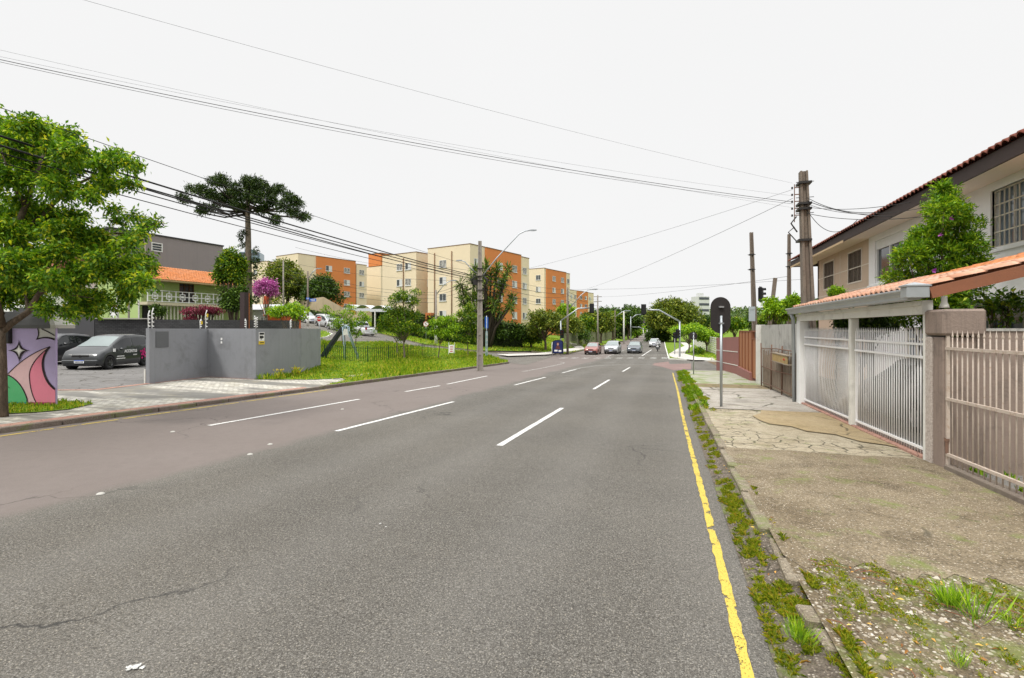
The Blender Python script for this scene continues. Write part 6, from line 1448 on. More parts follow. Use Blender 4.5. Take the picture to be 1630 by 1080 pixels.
# slide
sp = GP(545, 574); t = thing('playground_slide', 'playground slide with dark chute and pale blue ladder on the park lawn', 'slide', (sp.x, sp.y, sp.z+.1), YAW+.15)
mBlueP = paint('pale_blue_paint', (.3, .4, .46), .5, .15); k = DEP(sp)/F; m = MB()
m.add([(x, y, z) for x, z in ((-1.35, .12), (-1.25, .02), (.05, 2.0), (-.12, 2.1)) for y in (-.28, .28)], [(0, 2, 3, 1), (2, 4, 5, 3), (4, 6, 7, 5), (6, 0, 1, 7), (0, 6, 4, 2), (1, 3, 5, 7)])
for y in (-.3, .3): m.beam((-1.4, y, .2), (.0, y, 2.25), .05, .16)
m.build('chute', paint('dark_chute', (.03, .035, .035), .6), t); m = MB()
for y in (-.3, .3): m.tube([(1.15, y, -.1), (.45, y, 1.9), (.4, y, 2.3), (.2, y, 2.4), (.1, y, 2.0)], .04, 7); m.tube([(.05, y, 2.3), (.15, y, 1.0), (.2, y, -.1)], .035, 7)
m.build('ladder_frame', mBlueP, t); m = MB()
for i in range(6): f = i/6; m.tube([(1.05-.68*f*1.02, -.3, .2+f*1.7), (1.05-.68*f*1.02, .3, .2+f*1.7)], .022, 6)
m.build('rungs', mBlueP, t); m = MB(); m.bx((.0, -.28, 1.96), (.5, .28, 2.0)); m.bx((.1, -.33, 1.7), (.45, -.3, 2.15)); m.build('platform', mWhiteOld, t)
# ------------------------------------------------------------------ poles and lamps on the left
def lamp_head(t, p, d, par, s=1.0):
    m = MB(); q = d.normalized(); r = Vector((-q.y, q.x, 0))*.1*s; vs = []
    for f, wz, hz in ((0, .6, .05), (.25, 1.0, .07), (.62, .9, .05), (.7, .4, .02)):
        for sg in (-1, 1):
            for z in (-hz, hz): v = p+q*f*s+r*sg*wz+Vector((0, 0, z*s)); vs.append(v)
    m.add(vs, [f_ for k in range(3) for f_ in ((4*k, 4*k+1, 4*k+5, 4*k+4), (4*k+2, 4*k+6, 4*k+7, 4*k+3), (4*k+1, 4*k+3, 4*k+7, 4*k+5), (4*k, 4*k+4, 4*k+6, 4*k+2))]+[(0, 2, 3, 1), (12, 13, 15, 14)]); o = m.build('lamp_head', mSteel, par)
    m = MB(); c = p+q*.42*s; m.lathe(c+Vector((0, 0, -.05*s)), [(.07*s, 0), (.06*s, -.03*s), (0, -.045*s)], 10); m.build('lens', mGlassSky, o)
camx = Vector((CS, SN, 0))
b = ATZ(764, 29.2, .1); t = thing('lamp_post', 'concrete lamp post with two arms on the park lawn edge, nearest on the left', 'lamp post', b, YAW, 'lamp posts'); h = AT(764, 384, 29.2).z-b.z; m = MB()
for x0_, x1_, dp in ((-.19, -.09, .2), (.09, .19, .2), (-.09, .09, .09)):
    vs = []
    for z, s_ in ((-.3, 1.0), (h, .52)):
        for x in (x0_, x1_):
            for y in (-dp/2-.02, dp/2+.02): vs.append((x*s_, y*s_, z))
    m.add(vs, [(0, 1, 3, 2), (4, 6, 7, 5), (0, 4, 5, 1), (2, 3, 7, 6), (0, 2, 6, 4), (1, 5, 7, 3)])
for i in range(5): s_ = 1-.48*(.9+i*1.15)/h; m.box((0, -.06*s_, .9+i*1.15), (.2*s_, .1*s_, .16))
m.build('shaft', mPole, t)
def LT(px, py, D=29.2): v = AT(px, py, D)-b; return Vector((v.x*CS+v.y*SN, -v.x*SN+v.y*CS, v.z))
m = MB(); m.tube([LT(766, 442), LT(790, 412), LT(812, 388), LT(826, 373), LT(836, 368), LT(845, 367)], .035, 8); o = m.build('arm', mSteel, t); lamp_head(t, LT(843, 367), Vector((1, 0, .02)), t, .6)
m = MB(); m.tube([LT(762, 438), LT(748, 426), LT(740, 417), LT(734, 415)], .03, 8); o = m.build('arm', mSteel, t); lamp_head(t, LT(736, 415), Vector((-1, 0, -.02)), t, .55)
m = MB()
for py in (428, 440, 447, 462, 478): z = LT(764, py).z; m.bx((-.2+.0, -.14, z-.02), (.2, .14, z+.02))
m.tube([LT(756, 441), LT(750, 446), LT(753, 452)], .05, 6); m.tube([LT(770, 441), LT(776, 446), LT(773, 455)], .06, 6); m.box(LT(757, 450), (.25, .2, .3)); m.build('clamps', mDarkMetal, t)
def pole(name, label, px, D, pt_, r, mat, arm=None, rz=YAW, group='poles on the left', base_w=None, cat='pole', dz=.05, cross=0):
    b = ATZ(px, D, dz); t = thing(name, label, cat, b, YAW, group); h = AT(px, pt_, D).z-b.z; m = MB(); m.tube([(0, 0, -.3), (0, 0, h)], [r, r*.65], 10); m.build('shaft', mat, t)
    if base_w: m = MB(); m.tube([(0, 0, 0), (0, 0, base_w)], [r*1.15, r*1.12], 10); m.build('white_base', mWhiteOld, t)
    k = D/F
    if arm:
        pts = [Vector(((ax-px)*k, 0, AT(ax, ay, D).z-b.z)) for ax, ay in arm]; m = MB(); m.tube(pts, .04*max(1, D/45), 6); m.build('arm', mSteel, t); lamp_head(t, pts[-1], Vector((pts[-1].x-pts[-2].x, 0, .02)), t, .8*max(1, D/50))
    for c in range(cross): m = MB(); m.beam((-.7, 0, h-.3-c*.8), (.7, 0, h-.3-c*.8), .1, .1); m.build('crossarm', mPoleDark, t)
    return t
pole('utility_pole', 'white-based utility pole by the hedge with a small lamp', 694, 52, 462, .14, mPole, [(694, 470), (708, 452), (718, 447)], base_w=2.0)
pole('utility_pole', 'dark utility pole with curved lamp behind the stop sign', 490, 60, 432, .13, mPoleDark, [(490, 445), (497, 434), (504, 428)], base_w=1.2)
pole('utility_pole', 'bare grey utility pole in front of the big hillside tree', 451, 66, 415, .12, mPole)
pole('utility_pole', 'brown utility pole with long lamp arm beyond the junction', 903.5, 62, 458, .16, mPoleDark, [(904, 494), (925, 470), (935, 462), (943, 461)])
pole('utility_pole', 'grey utility pole with crossarms, second beyond the junction', 951.5, 88, 470, .17, mPole, None, cross=2)
pole('utility_pole', 'thin utility pole with lamp, third beyond the junction', 979, 118, 493, .17, mPoleDark, [(979, 505), (990, 497), (995, 495)])
pole('street_lamp', 'tall white steel mast in front of the far trees', 993, 105, 496, .2, mWhiteOld, None, cross=1)
pole('street_lamp', 'small lamp post far down the left side of the avenue', 1004, 130, 504, .15, mSteel, [(1004, 508), (1012, 502), (1016, 501)])
pole('street_lamp', 'short pale post left of the far silver car', 1024, 135, 523, .14, mWhiteOld, [(1024, 525), (1018, 521), (1015, 521)])
pole('street_lamp', 'thin pale post right behind the far silver car', 1030, 140, 525, .12, mWhiteOld)
pole('street_lamp', 'pale concrete post beside the big round tree', 1097, 120, 497, .2, mWhiteOld)
# traffic signal gantries
def gantry(label, px, pb, D, pts, hx, hy, heads, dz=.1):
    b = ATZ(px, D, dz); t = thing('signal_mast', label, 'signal mast', b, YAW, 'signal masts'); k = D/F; P = [Vector(((ax-px)*k, 0, AT(ax, ay, D).z-b.z)) for ax, ay in pts]
    m = MB(); m.tube([Vector((0, 0, -.2)), P[0]], [.11, .09], 10); m.build('shaft', mSteel, t); m = MB(); m.tube(P, .08, 8); m.build('arm', mSteel, t)
    for i, (ax, ay, s_, lb, rz) in enumerate(heads): traffic_light(lb, AT(ax, ay, D-.15), rz, 3, s_)
gantry('silver signal mast reaching over the avenue from the left', 892.6, 564, 61, [(892.6, 511), (914, 496), (920, 491.5), (938, 490.5)], 0, 0, [(942, 491, 1.15, 'traffic light hanging over the left lanes of the avenue', YAW+math.pi), (894.5, 532, 1.0, 'low traffic light on the left signal mast', YAW)])
gantry('silver signal mast reaching over the avenue from the right corner', 1082, 569, 55, [(1082, 512), (1060, 500), (1049, 494), (1031, 493.5)], 0, 0, [(1024.5, 493, 1.15, 'traffic light hanging over the right lanes of the avenue', YAW+math.pi), (1078.5, 532, 1.0, 'low traffic light on the right signal mast', YAW+.4)])
b = AT(1074, 534, 60); traffic_light('pedestrian light half behind the right signal mast', b, YAW-1, 2, 1.0); p = ATZ(1074, 60.3); m = MB(); m.tube([(0, 0, -.1), (0, 0, b.z-p.z+.3)], .06, 8); tag(m.build('signal_post', mSteel, loc=p), 'short post carrying the pedestrian light on the right corner', 'post')
# signs
def sign_post(name, label, px, pyb, ptop, shape, r, mats, D=None, txt=None, rot=YAW):
    b = GP(px, pyb, .1) if D is None else ATZ(px, D, .1); D = DEP(b); t = thing(name, label, 'road sign', b, rot); zc = AT(px, ptop, D).z-b.z
    m = MB(); m.tube([(0, .03, -.1), (0, .03, zc)], .03, 8); m.build('post', mSteel, t); m = MB(); n_ = 8 if shape == 'oct' else 24; off = math.pi/8 if shape == 'oct' else 0
    m.prism([(math.cos(2*math.pi*i/n_+off)*r, zc+math.sin(2*math.pi*i/n_+off)*r) for i in range(n_)], .01); o = m.build('plate', mats[0], t); o.location.y = -.012
    m = MB(); m.prism([(math.cos(2*math.pi*i/n_+off)*r*.88, zc+math.sin(2*math.pi*i/n_+off)*r*.88) for i in range(n_)], .003); o = m.build('sign_face', mats[1], t); o.location.y = -.016
    if txt: text(txt, r*.7, mWhite, t, (0, -.019, zc), (R(90), 0, 0), 'sign_lettering', .001, .004)
    return t, zc
mRedS = paint('sign_red', (.5, .012, .015), .5, .05, bump=0)
sign_post('stop_sign', 'red octagonal stop sign reading PARE on the corner island', 508, 542, 508, 'oct', .27, (mWhite, mRedS), None, 'PARE')
t, zc = sign_post('turn_sign', 'round white no-turn sign with red ring by the street verge', 678, 544, 516, 'c', .3, (mRedS, mWhite))
m = MB(); m.beam((0, -.02, zc-.16), (0, -.02, zc+.05), .05, .004, (0, 1, 0)); m.beam((0, -.02, zc+.05), (-.09, -.02, zc+.09), .05, .004, (0, 1, 0)); m.prism([(-.08, zc+.03), (-.08, zc+.16), (-.17, zc+.1)], .003, Matrix.Translation((0, -.021, 0))); m.mat(1).beam((-.17, -.024, zc+.17), (.17, -.024, zc-.17), .04, .003, (0, 1, 0)); m.build('arrow', [mInk, mRedS], t)
mBlueS = paint('street_sign_blue', (.02, .12, .5), .5, .05, bump=0)
def street_sign(label, px, py, D, w_, h_, pole_to=None, rz=YAW, ln=2):
    p = AT(px, py, D); t = thing('street_sign', label, 'street sign', p, rz, 'blue street name signs'); m = MB(); m.bx((-w_/2, -.01, -h_/2), (w_/2, .01, h_/2)); m.build('plate', mBlueS, t)
    m = MB()
    for k in range(ln): m.bx((-w_*.36+.07*k, -.014, h_*.12-k*h_*.34), (w_*.36, -.011, h_*.26-k*h_*.34))
    m.build('sign_lettering', mWhite, t); 
    if pole_to: b = ATZ(px, D); m = MB(); m.tube([(0, 0, b.z-p.z-.1), (0, 0, h_)], .035, 8); m.build('post', mSteel, t)
street_sign('blue street name sign fixed to the dark pole behind the stop sign', 498, 478, 59.7, .8, .34)
street_sign('small blue street name sign just above on the same dark pole', 490, 475.5, 59.6, .4, .2)
t = None
b = ATZ(774.5, 42, .1); t = thing('street_sign', 'tall blue and white street name column behind the near lamp post', 'street sign', b, YAW+.9, 'blue street name signs'); z1, z2 = AT(774, 523, 42).z-b.z, AT(774, 505, 42).z-b.z
m = MB(); m.tube([(0, 0, -.1), (0, 0, z2+.1)], .04, 8); m.build('post', mSteel, t); m = MB(); m.bx((-.2, -.015, z1), (.2, .015, z2)); m.build('plate', mBlueS, t)
m = MB(); m.bx((-.12, -.02, .2), (.12, .02, z1-.25)); m.build('panel', paint('pale_teal_panel', (.35, .5, .5), .6), t)
m = MB()
for k in range(4): m.bx((-.07, -.024, .5+k*.45), (.07, -.02, .75+k*.45))
m.build('sign_lettering', mWhite, t)
# A-frame notice on the lawn
b = GP(719, 564.5, .1); t = thing('notice_stand', 'small white and red notice stand on the park lawn tip', 'sign', b, YAW); 
for s_ in (-1, 1):
    m = MB(); m.add([(x, s_*.28*(1-z/1.1)+s_*.01, z) for z in (.15, .8) for x in (-.2, .2)], [(0, 1, 3, 2)]); m.mat(1)
    for k in range(3): m.add([(x, s_*.28*(1-z/1.1)+s_*.016, z) for z in (.24+k*.18, .31+k*.18) for x in (-.12, .12)], [(0, 1, 3, 2)])
    m.build('panel', [mWhite, mRedS], t); m = MB()
    for x in (-.24, .24): m.beam((x, s_*.3, -.05), (x, 0, 1.02), .03, .03)
    m.build('leg', mWhite, t)
# advert totem
b = ATZ(888, 58, .12); t = thing('advert_panel', 'curved dark blue advert panel with a portrait beside the left signal mast', 'advert panel', b, YAW-.15); t.scale = (.8, 1, .78); mNavy = paint('navy_panel', (.01, .012, .03), .3, .1, bump=0)
pr_ = [(math.cos(a)*.78*(1 if math.cos(a) > 0 else 1), math.sin(a)*.3+1.95) for a in [math.pi*i/10 for i in range(11)]]+[(-.78, .25), (.78, .25)]
m = MB(); m.prism(pr_, .25); m.build('case', mNavy, t); m = MB(); m.prism([(x*.84, .35+(z-.25)*.9) for x, z in pr_], .004); o = m.build('poster', paint('poster_blue', (.02, .03, .11), .3, .5, 3, bump=0), t); o.location.y = -.006
m = MB(); m.prism([(math.cos(a)*.14, 1.62+math.sin(a)*.19) for a in [2*math.pi*i/14 for i in range(14)]], .003); o = m.build('portrait', paint('portrait_skin', (.45, .25, .18), .6, .1, bump=0), t); o.location.y = -.011; m = MB(); m.prism([(-.34, .9), (.34, .9), (.26, 1.3), (.0, 1.46), (-.26, 1.3)], .003); m.prism([(-.2, 1.55), (-.17, 1.85), (0, 1.92), (.17, 1.85), (.2, 1.55), (.15, 1.6), (.13, 1.78), (-.13, 1.78), (-.15, 1.6)], .002); o = m.build('portrait', paint('portrait_dark', (.12, .04, .04), .6, .1, bump=0), t); o.location.y = -.014
m = MB(); m.bx((-.5, -.012, .55), (-.05, -.008, .8)); m.bx((.1, -.012, .5), (.5, -.008, .75)); m.build('lettering', mWhite, t); m = MB(); m.tube([(-.8, .1, -.1), (-.86, .1, 1.2), (-.8, .1, 1.95)], .06, 8); m.build('white_edge', mWhite, t)
b = ATZ(930-0, 75); 
# ------------------------------------------------------------------ trees and plants
def pxblobs(base, D, L, flat=.7, dd=.0, seed=1):
    """(px, py, r_px[, depth offset]) -> blobs local to base"""
    rr = random.Random(seed); out = []
    for e in L:
        d = D+(e[3] if len(e) > 3 else rr.uniform(-dd, dd)); p = AT(e[0], e[1], d)-Vector(base); r = e[2]*d/F; out.append((p.x, p.y, p.z, r, r, r*flat))
    return out
# near street tree on the left
b = GP(4, 664, LW); D0 = DEP(b)
NB = [(-60, 220, 50), (10, 215, 50), (60, 215, 42), (100, 235, 34), (118, 250, 20), (-20, 290, 60), (45, 275, 55), (100, 285, 40), (150, 262, 26), (178, 252, 22), (205, 262, 16), (165, 290, 24), (205, 290, 14), (140, 310, 20), (60, 330, 45), (0, 350, 60), (115, 352, 30), (90, 385, 45), (30, 400, 50), (150, 378, 24), (160, 400, 32), (205, 385, 24), (235, 358, 13), (250, 354, 9), (222, 372, 12), (215, 410, 26), (200, 440, 34), (150, 440, 38), (95, 440, 40), (40, 450, 40), (225, 445, 20), (120, 478, 26), (160, 470, 24), (200, 468, 18), (10, 470, 30), (60, 478, 20), (180, 335, 12), (25, 250, 25), (-70, 330, 60), (-60, 430, 60), (235, 425, 14), (40, 225, 30), (130, 235, 12), (112, 212, 12), (110, 495, 16), (150, 492, 16), (75, 492, 14), (185, 488, 12), (205, 425, 20), (190, 350, 14), (215, 345, 10)]
rr = random.Random(11); BL_ = []
for (px, py, r) in NB:
    for j in range(3 if r > 25 else 2 if r > 14 else 1):
        f_ = .6 if r > 25 else .72 if r > 14 else 1; a_ = rr.uniform(0, 6.28); o_ = r*(1-f_)*1.15
        BL_.append((px+math.cos(a_)*o_, py+math.sin(a_)*o_*.8, r*f_, rr.uniform(-1.6, 1.4)))
nb = pxblobs(b, D0, BL_, .58)
mLeafNear = leafmat('leaf_near_tree', [(0, (.02, .055, .006)), (.35, (.05, .125, .012)), (.7, (.11, .22, .02)), (.9, (.24, .33, .03)), (1, (.36, .36, .04))], .4)
rng = np.random.default_rng(21); nt_ = thing('street_tree', 'large leafy street tree in the left foreground in front of the mural wall', 'tree', b)
P, Dv = blob_pts(rng, nb, 11500, .05); C, Dd = clusters(rng, P, Dv, 8, .06, .3); leaves('foliage', C, Dd, .092, mLeafNear, nt_, rng, .42)
mb = MB()
def L3(px, py, d=0): return AT(px, py, D0+d)-b
mb.tube([Vector((-.02, 0, -.15)), L3(4, 640), L3(4, 590), L3(3, 550), L3(0, 515)], [.115, .085, .075, .07, .07], 10); mb.build('trunk', mBark, nt_)
mb = MB()
for pts, r in (([(0, 530, 0), (18, 515, .1), (45, 497, .2), (60, 470, .3), (85, 452, .3), (130, 450, .2), (175, 440, 0)], .075), ([(2, 520, 0), (-10, 470, -.2), (10, 400, -.4), (40, 330, -.4), (60, 270, -.2), (75, 230, 0)], .09), ([(58, 474, .3), (90, 420, .5), (120, 380, .5), (165, 372, .3), (215, 372, .2), (245, 356, .2)], .045),
               ([(20, 385, -.4), (70, 340, 0), (110, 300, .2), (160, 275, .3), (200, 265, .3)], .05), ([(0, 500, 0), (-40, 440, .4), (-50, 360, .6), (-50, 280, .5)], .08), ([(40, 330, -.4), (15, 280, -.8), (0, 230, -.8)], .04), ([(85, 452, .3), (110, 470, -.2), (150, 475, -.4)], .025), ([(45, 497, .2), (40, 460, .8), (60, 420, 1.0), (100, 400, 1.0)], .035), ([(130, 450, .2), (170, 410, .4), (205, 405, .5)], .025)):
    mb.tube([L3(*p) for p in pts], [r*(1-.75*i/(len(pts)-1)) for i in range(len(pts))], 8)
for bb_ in nb[::2]:
    c = Vector(bb_[:3])
    for j in range(3): e = c+Vector((rr.gauss(0, .38)*bb_[3], rr.gauss(0, .38)*bb_[4], abs(rr.gauss(0, .4))*bb_[5])); s_ = c+Vector((rr.uniform(-.25, .05), rr.uniform(-.15, .15), -.05)); mb.tube([s_, s_.lerp(e, .5)+Vector((0, 0, .04)), e], [.016, .011, .004], 5)
mb.build('branches', mBark, nt_)
# purple-flowered shrub by the house
b = ATZ(1492, 11.6); SB = [(1512, 312, 22), (1490, 340, 34), (1530, 345, 28), (1470, 375, 36), (1515, 380, 42), (1550, 385, 22), (1445, 415, 32), (1490, 420, 44), (1535, 425, 36), (1425, 450, 26), (1465, 455, 38), (1520, 465, 40), (1555, 430, 16), (1415, 480, 20), (1450, 490, 32), (1500, 500, 34), (1560, 355, 10), (1500, 300, 12)]
BL_ = [(px+rr.uniform(-1, 1)*r*.4, py+rr.uniform(-1, 1)*r*.35, r*.72, rr.uniform(-.5, .4)) for px, py, r in SB for _ in range(2)]
sb = pxblobs(b, 11.6, BL_, .95); sh = thing('flowering_shrub', 'tall bright green shrub with a few purple flowers rising behind the carport tiles', 'shrub', b); rng = np.random.default_rng(5)
mLeafS = leafmat('leaf_shrub', [(0, (.03, .08, .008)), (.5, (.08, .18, .014)), (.85, (.18, .3, .025)), (1, (.3, .38, .05))], .3)
P, Dv = blob_pts(rng, sb, 4200, .35); C, Dd = clusters(rng, P, Dv, 6, .035, -.15); leaves('foliage', C, Dd, .1, mLeafS, sh, rng, .3)
mb = MB()
for i in range(7):
    e = Vector(sb[i*3][:3]); mb.tube([Vector((rr.uniform(-.1, .1), rr.uniform(-.1, .1), -.1)), Vector((e.x*.4, e.y*.4, e.z*.5)), e], [.035, .028, .01], 6)
mb.build('stems', mBark, sh)
for px, py in ((1514, 348), (1497, 374), (1487, 432)):
    p = AT(px, py, 11.0)-b; C = np.repeat(np.array([tuple(p)]), 5, 0); a_ = np.arange(5)*1.256; leaves('flower', C, np.column_stack([np.cos(a_), np.full(5, -.35), np.sin(a_)]), .06, mPurple, sh, rng, .9)
# smaller plants on the right
def auto(name, label, px, D, py, rx, ry, n, leaf, lm, cat='tree', nb=16, seed=1, bm=None, r0=.1, group=None, sq=.75, rs=.36, k=6, shell=.45, hollow=.55, fork=None, rdepth=None, bend=(0, 0), base_off=0, pxb=None, dz=.08, white=0, asp=.5):
    b = ATZ(pxb or px, D, dz) if not base_off else ATZ(pxb or px, D, base_off); c = AT(px, py, D)-b; kx = D/F; rng = np.random.default_rng(seed)
    B = sub_blobs(rng, c, (rx*kx, (rdepth or rx)*kx, ry*kx), nb, rs, sq, hollow)
    return tree(name, label, cat, b, B, n, leaf, lm, bm or mBark, r0, seed, k, group, shell=shell, bend=bend, fork_z=fork, white=white, asp=asp)
auto('shrub', 'small round bright bush peeping over the far end of the carport roof', 1331, 14.2, 466, 13, 12, 1600, .06, mGreenBright, 'shrub', 9, 3, r0=.03)
auto('shrub', 'bright leafy bush behind the top of the stained concrete wall', 1237, 23, 497, 30, 22, 5000, .13, mGreenBright, 'shrub', 16, 4, r0=.05)
auto('shrub', 'upright bright shoots against the tall utility pole', 1262, 17.5, 485, 14, 22, 2200, .09, mGreenBright, 'shrub', 9, 5, r0=.03)
auto('tree', 'dark leafy tree inside the yard behind the far white gate leaf', 1370, 13.3, 520, 55, 22, 5500, .11, mGreenDark, 'tree', 14, 6, r0=.05)
auto('shrub', 'dark glossy garden shrub behind the granite pillar', 1510, 10.6, 520, 26, 52, 3600, .13, mGreen1, 'shrub', 14, 7, r0=.04)
t = auto('shrub', 'thin sparse garden shrub in front of the cream barred windows', 1592, 9.4, 498, 42, 40, 420, .12, mGreen1, 'shrub', 12, 8, r0=.02, rs=.3)
auto('shrub', 'small green shrub at the foot of the tan dividing wall', 1600, 7.6, 745, 40, 8, 500, .07, mGreenBright, 'shrub', 8, 9, r0=.01, rdepth=18)
# araucaria
b = ATZ(396, 36); t = thing('araucaria_tree', 'tall araucaria pine with a flat umbrella crown and bare scaly trunk', 'tree', b); AB = []
rr = random.Random(31)
for x, y, r in ((820, 770, 34), (775, 768, 20), (860, 735, 22), (900, 735, 38), (960, 765, 34), (1010, 735, 30), (1050, 745, 34), (1000, 800, 32), (900, 810, 34), (935, 790, 34), (830, 845, 26), (860, 790, 30), (1090, 775, 34), (1130, 770, 26), (1170, 800, 28), (1200, 820, 26), (1185, 855, 28), (1225, 878, 22), (1240, 880, 14), (1140, 840, 26), (1095, 815, 30), (1060, 850, 26), (1115, 893, 26), (735, 800, 20), (760, 810, 16), (815, 858, 14), (965, 830, 30), (1045, 800, 30), (870, 845, 22), (1020, 770, 34)):
    px, py = x/2.547, y/2.547; AB.append((px, py, r/2.547*.78, rr.uniform(-1.8, 1.8)))
    AB.append((px+rr.uniform(-6, 6), py+rr.uniform(-3, 5), r/2.547*.55, rr.uniform(-2.2, 2.2)))
ab = pxblobs(b, 36, AB, .75); rng = np.random.default_rng(9); P, Dv = blob_pts(rng, ab, 3600, .5); C, Dd = clusters(rng, P, Dv, 6, .09, -.1); leaves('foliage', C, Dd, .2, mPineLeaf, t, rng, .3, fold=.1)
def LA(px, py, d=0): return AT(px, py, 36+d)-b
mb = MB(); mb.tube([Vector((0, 0, -.2)), LA(396, 470), LA(395.5, 420), LA(395, 370), LA(394, 335), LA(396, 312)], [.28, .24, .21, .19, .16, .08], 10); mb.build('trunk', mBarkGrey, t); mb = MB()
for e in ab[::2]:
    s_ = LA(395, rr.uniform(318, 345)); c = Vector(e[:3]); mb.tube([s_, s_.lerp(c, .5)-Vector((0, 0, .35)), c-Vector((0, 0, .1)), c], [.08, .055, .04, .02], 6)
mb.build('branches', mBarkDark, t)
TB = []
for y in (372, 378, 388, 392, 398, 408, 415, 425, 440, 452, 466, 478): TB.append((395+rr.choice((-1, 1))*rr.uniform(6, 12), y, rr.uniform(3.5, 6), rr.uniform(-.3, .3)))
tb = pxblobs(b, 36, TB, .9); P, Dv = blob_pts(rng, tb, 260, .3); C, Dd = clusters(rng, P, Dv, 6, .05, 0); leaves('trunk_tufts', C, Dd, .17, mPineLeaf, t, rng, .35)
# left middle distance
auto('tree', 'dense round green tree between the balcony house and the araucaria', 368, 34, 438, 25, 40, 9000, .19, mGreen1, 'tree', 30, 12, r0=.14, rs=.4)
auto('tree', 'lower dark green tree below the dense round tree', 372, 33, 478, 24, 25, 5000, .18, mGreenDark, 'tree', 18, 13, r0=.08)
auto('pink_tree', 'pink-flowering tree right of the araucaria trunk', 423, 46, 462, 20, 20, 4500, .2, mPink, 'tree', 20, 14, mBarkGrey, .08, rs=.38)
auto('flowering_shrub', 'dark red bougainvillea spilling below the white balcony rail', 322, 35, 497, 30, 11, 3600, .12, mRedPink, 'shrub', 18, 15, r0=.04)
auto('flowering_shrub', 'small red-flowered shrub nearest the left end of the balcony', 305, 34.5, 508, 14, 5, 1200, .1, mRedPink, 'shrub', 8, 16, r0=.03)
auto('shrub', 'dark green shrub hanging at the left corner of the balcony', 250, 37, 497, 11, 14, 1800, .14, mGreenDark, 'shrub', 9, 17, r0=.04)
auto('tree', 'large olive green tree on the hillside in front of the orange apartments', 458, 84, 455, 45, 46, 12000, .42, mGreenOlive, 'tree', 34, 18, r0=.35, rs=.36)
auto('tree', 'wide dark tree right of the large hillside tree', 515, 82, 465, 34, 34, 9000, .4, mGreenDark, 'tree', 26, 19, r0=.3, rs=.36)
auto('tree', 'tangled brown-green tree at the foot of the hillside trees', 445, 78, 500, 30, 22, 3500, .36, mGreenOlive, 'tree', 16, 20, mBarkGrey, .2)
auto('tree', 'bright layered sapling above the right end of the dark block wall', 458, 31, 500, 34, 22, 2400, .17, mGreenBright, 'tree', 16, 21, mBarkGrey, .05, sq=.4, rs=.3, pxb=470)
def sapling(label, px, pyb, crown, seed, n=2200, lm=None, leaf=.17, r0=.045, ptb=None, lean=0):
    b = GP(px, pyb, .1); D = DEP(b); BB = pxblobs(b, D, crown, .6, .5, seed); t = tree('sapling', label, 'tree', b, BB, n, leaf, lm or mGreenBright, mBarkGrey, r0, seed, 6, 'young trees on the park lawn', shell=.3, droop=.1, fork_z=None); return t
sapling('slim sapling beside the playground slide', 545, 549.5, [(528, 500, 9), (518, 492, 7), (540, 512, 12), (552, 498, 11), (556, 510, 9), (545, 525, 10), (532, 518, 9), (560, 490, 7)], 41)
sapling('slim sapling just right of the playground slide', 566, 549.5, [(560, 522, 9), (572, 512, 10), (578, 500, 7), (585, 508, 6), (568, 530, 8), (555, 518, 6)], 42, 1500)
sapling('tallest young tree on the park lawn with a leaning dark trunk', 644, 574, [(640, 470, 12), (655, 480, 12), (628, 478, 10), (622, 495, 13), (640, 498, 16), (658, 502, 12), (612, 512, 12), (630, 520, 16), (650, 520, 14), (668, 525, 12), (602, 524, 7), (640, 535, 10), (662, 465, 7)], 43, 6500, mGreenOlive if False else mGreen1, .16, .07)
sapling('second thin young tree behind the tallest park tree', 633, 567, [(630, 508, 9), (618, 505, 8), (640, 512, 9), (625, 522, 9)], 44, 1200, mGreen1)
sapling('bright young tree on the lawn in front of the white-based pole', 698, 570, [(692, 514, 9), (705, 512, 11), (718, 508, 8), (700, 528, 11), (712, 530, 11), (722, 522, 8), (688, 530, 7)], 45, 2600)
sapling('dark young tree just left of the near lamp post', 745, 568, [(735, 500, 9), (750, 505, 12), (742, 520, 13), (757, 522, 11), (730, 522, 9), (748, 490, 9), (740, 538, 11), (756, 540, 9), (728, 536, 7)], 46, 5200, mGreen1)
# yucca tree with long-leaved rosettes
b = ATZ(776, 57); t = thing('yucca_tree', 'tall many-headed yucca tree in front of the orange wall of the nearest block', 'tree', b); rng = np.random.default_rng(77); heads = [(733, 451), (735.5, 474), (755.6, 424), (751, 440), (773, 420), (791, 424), (809, 424), (789, 444), (815.6, 468), (775, 460), (769, 478), (798, 455), (751, 469), (762, 450), (785, 480), (803, 440), (812, 482), (741, 462), (765, 495), (780, 500), (795, 492), (770, 436), (782, 434), (745, 485), (760, 470), (790, 470)]
C = []; Dd = []; mb = MB(); rr = random.Random(8)
for px, py in heads:
    c = AT(px, py, 57+rr.uniform(-1.2, 1.2))-b; n_ = 110; d = rng.normal(0, 1, (n_, 3)); d /= np.linalg.norm(d, axis=1, keepdims=True); d[:, 2] = d[:, 2]*.9+.1; C.append(np.tile(np.array(c), (n_, 1))+d*.08-np.array([[0, 0, 1]])*rng.random((n_, 1))*.9); Dd.append(d)
    mid = Vector((c.x*.35, c.y*.35, c.z*.45)); mb.tube([Vector((c.x*.08, c.y*.08, -.2)), mid, Vector((c.x*.85, c.y*.85, c.z*.8)), c], [.2, .13, .1, .08], 6)
leaves('foliage', np.concatenate(C), np.concatenate(Dd), .85, leafmat('yucca_leaf', [(0, (.02, .04, .01)), (.6, (.06, .11, .02)), (1, (.16, .22, .04))], .15), t, rng, .13, fold=.05); mb.build('trunks', mBarkDark, t)
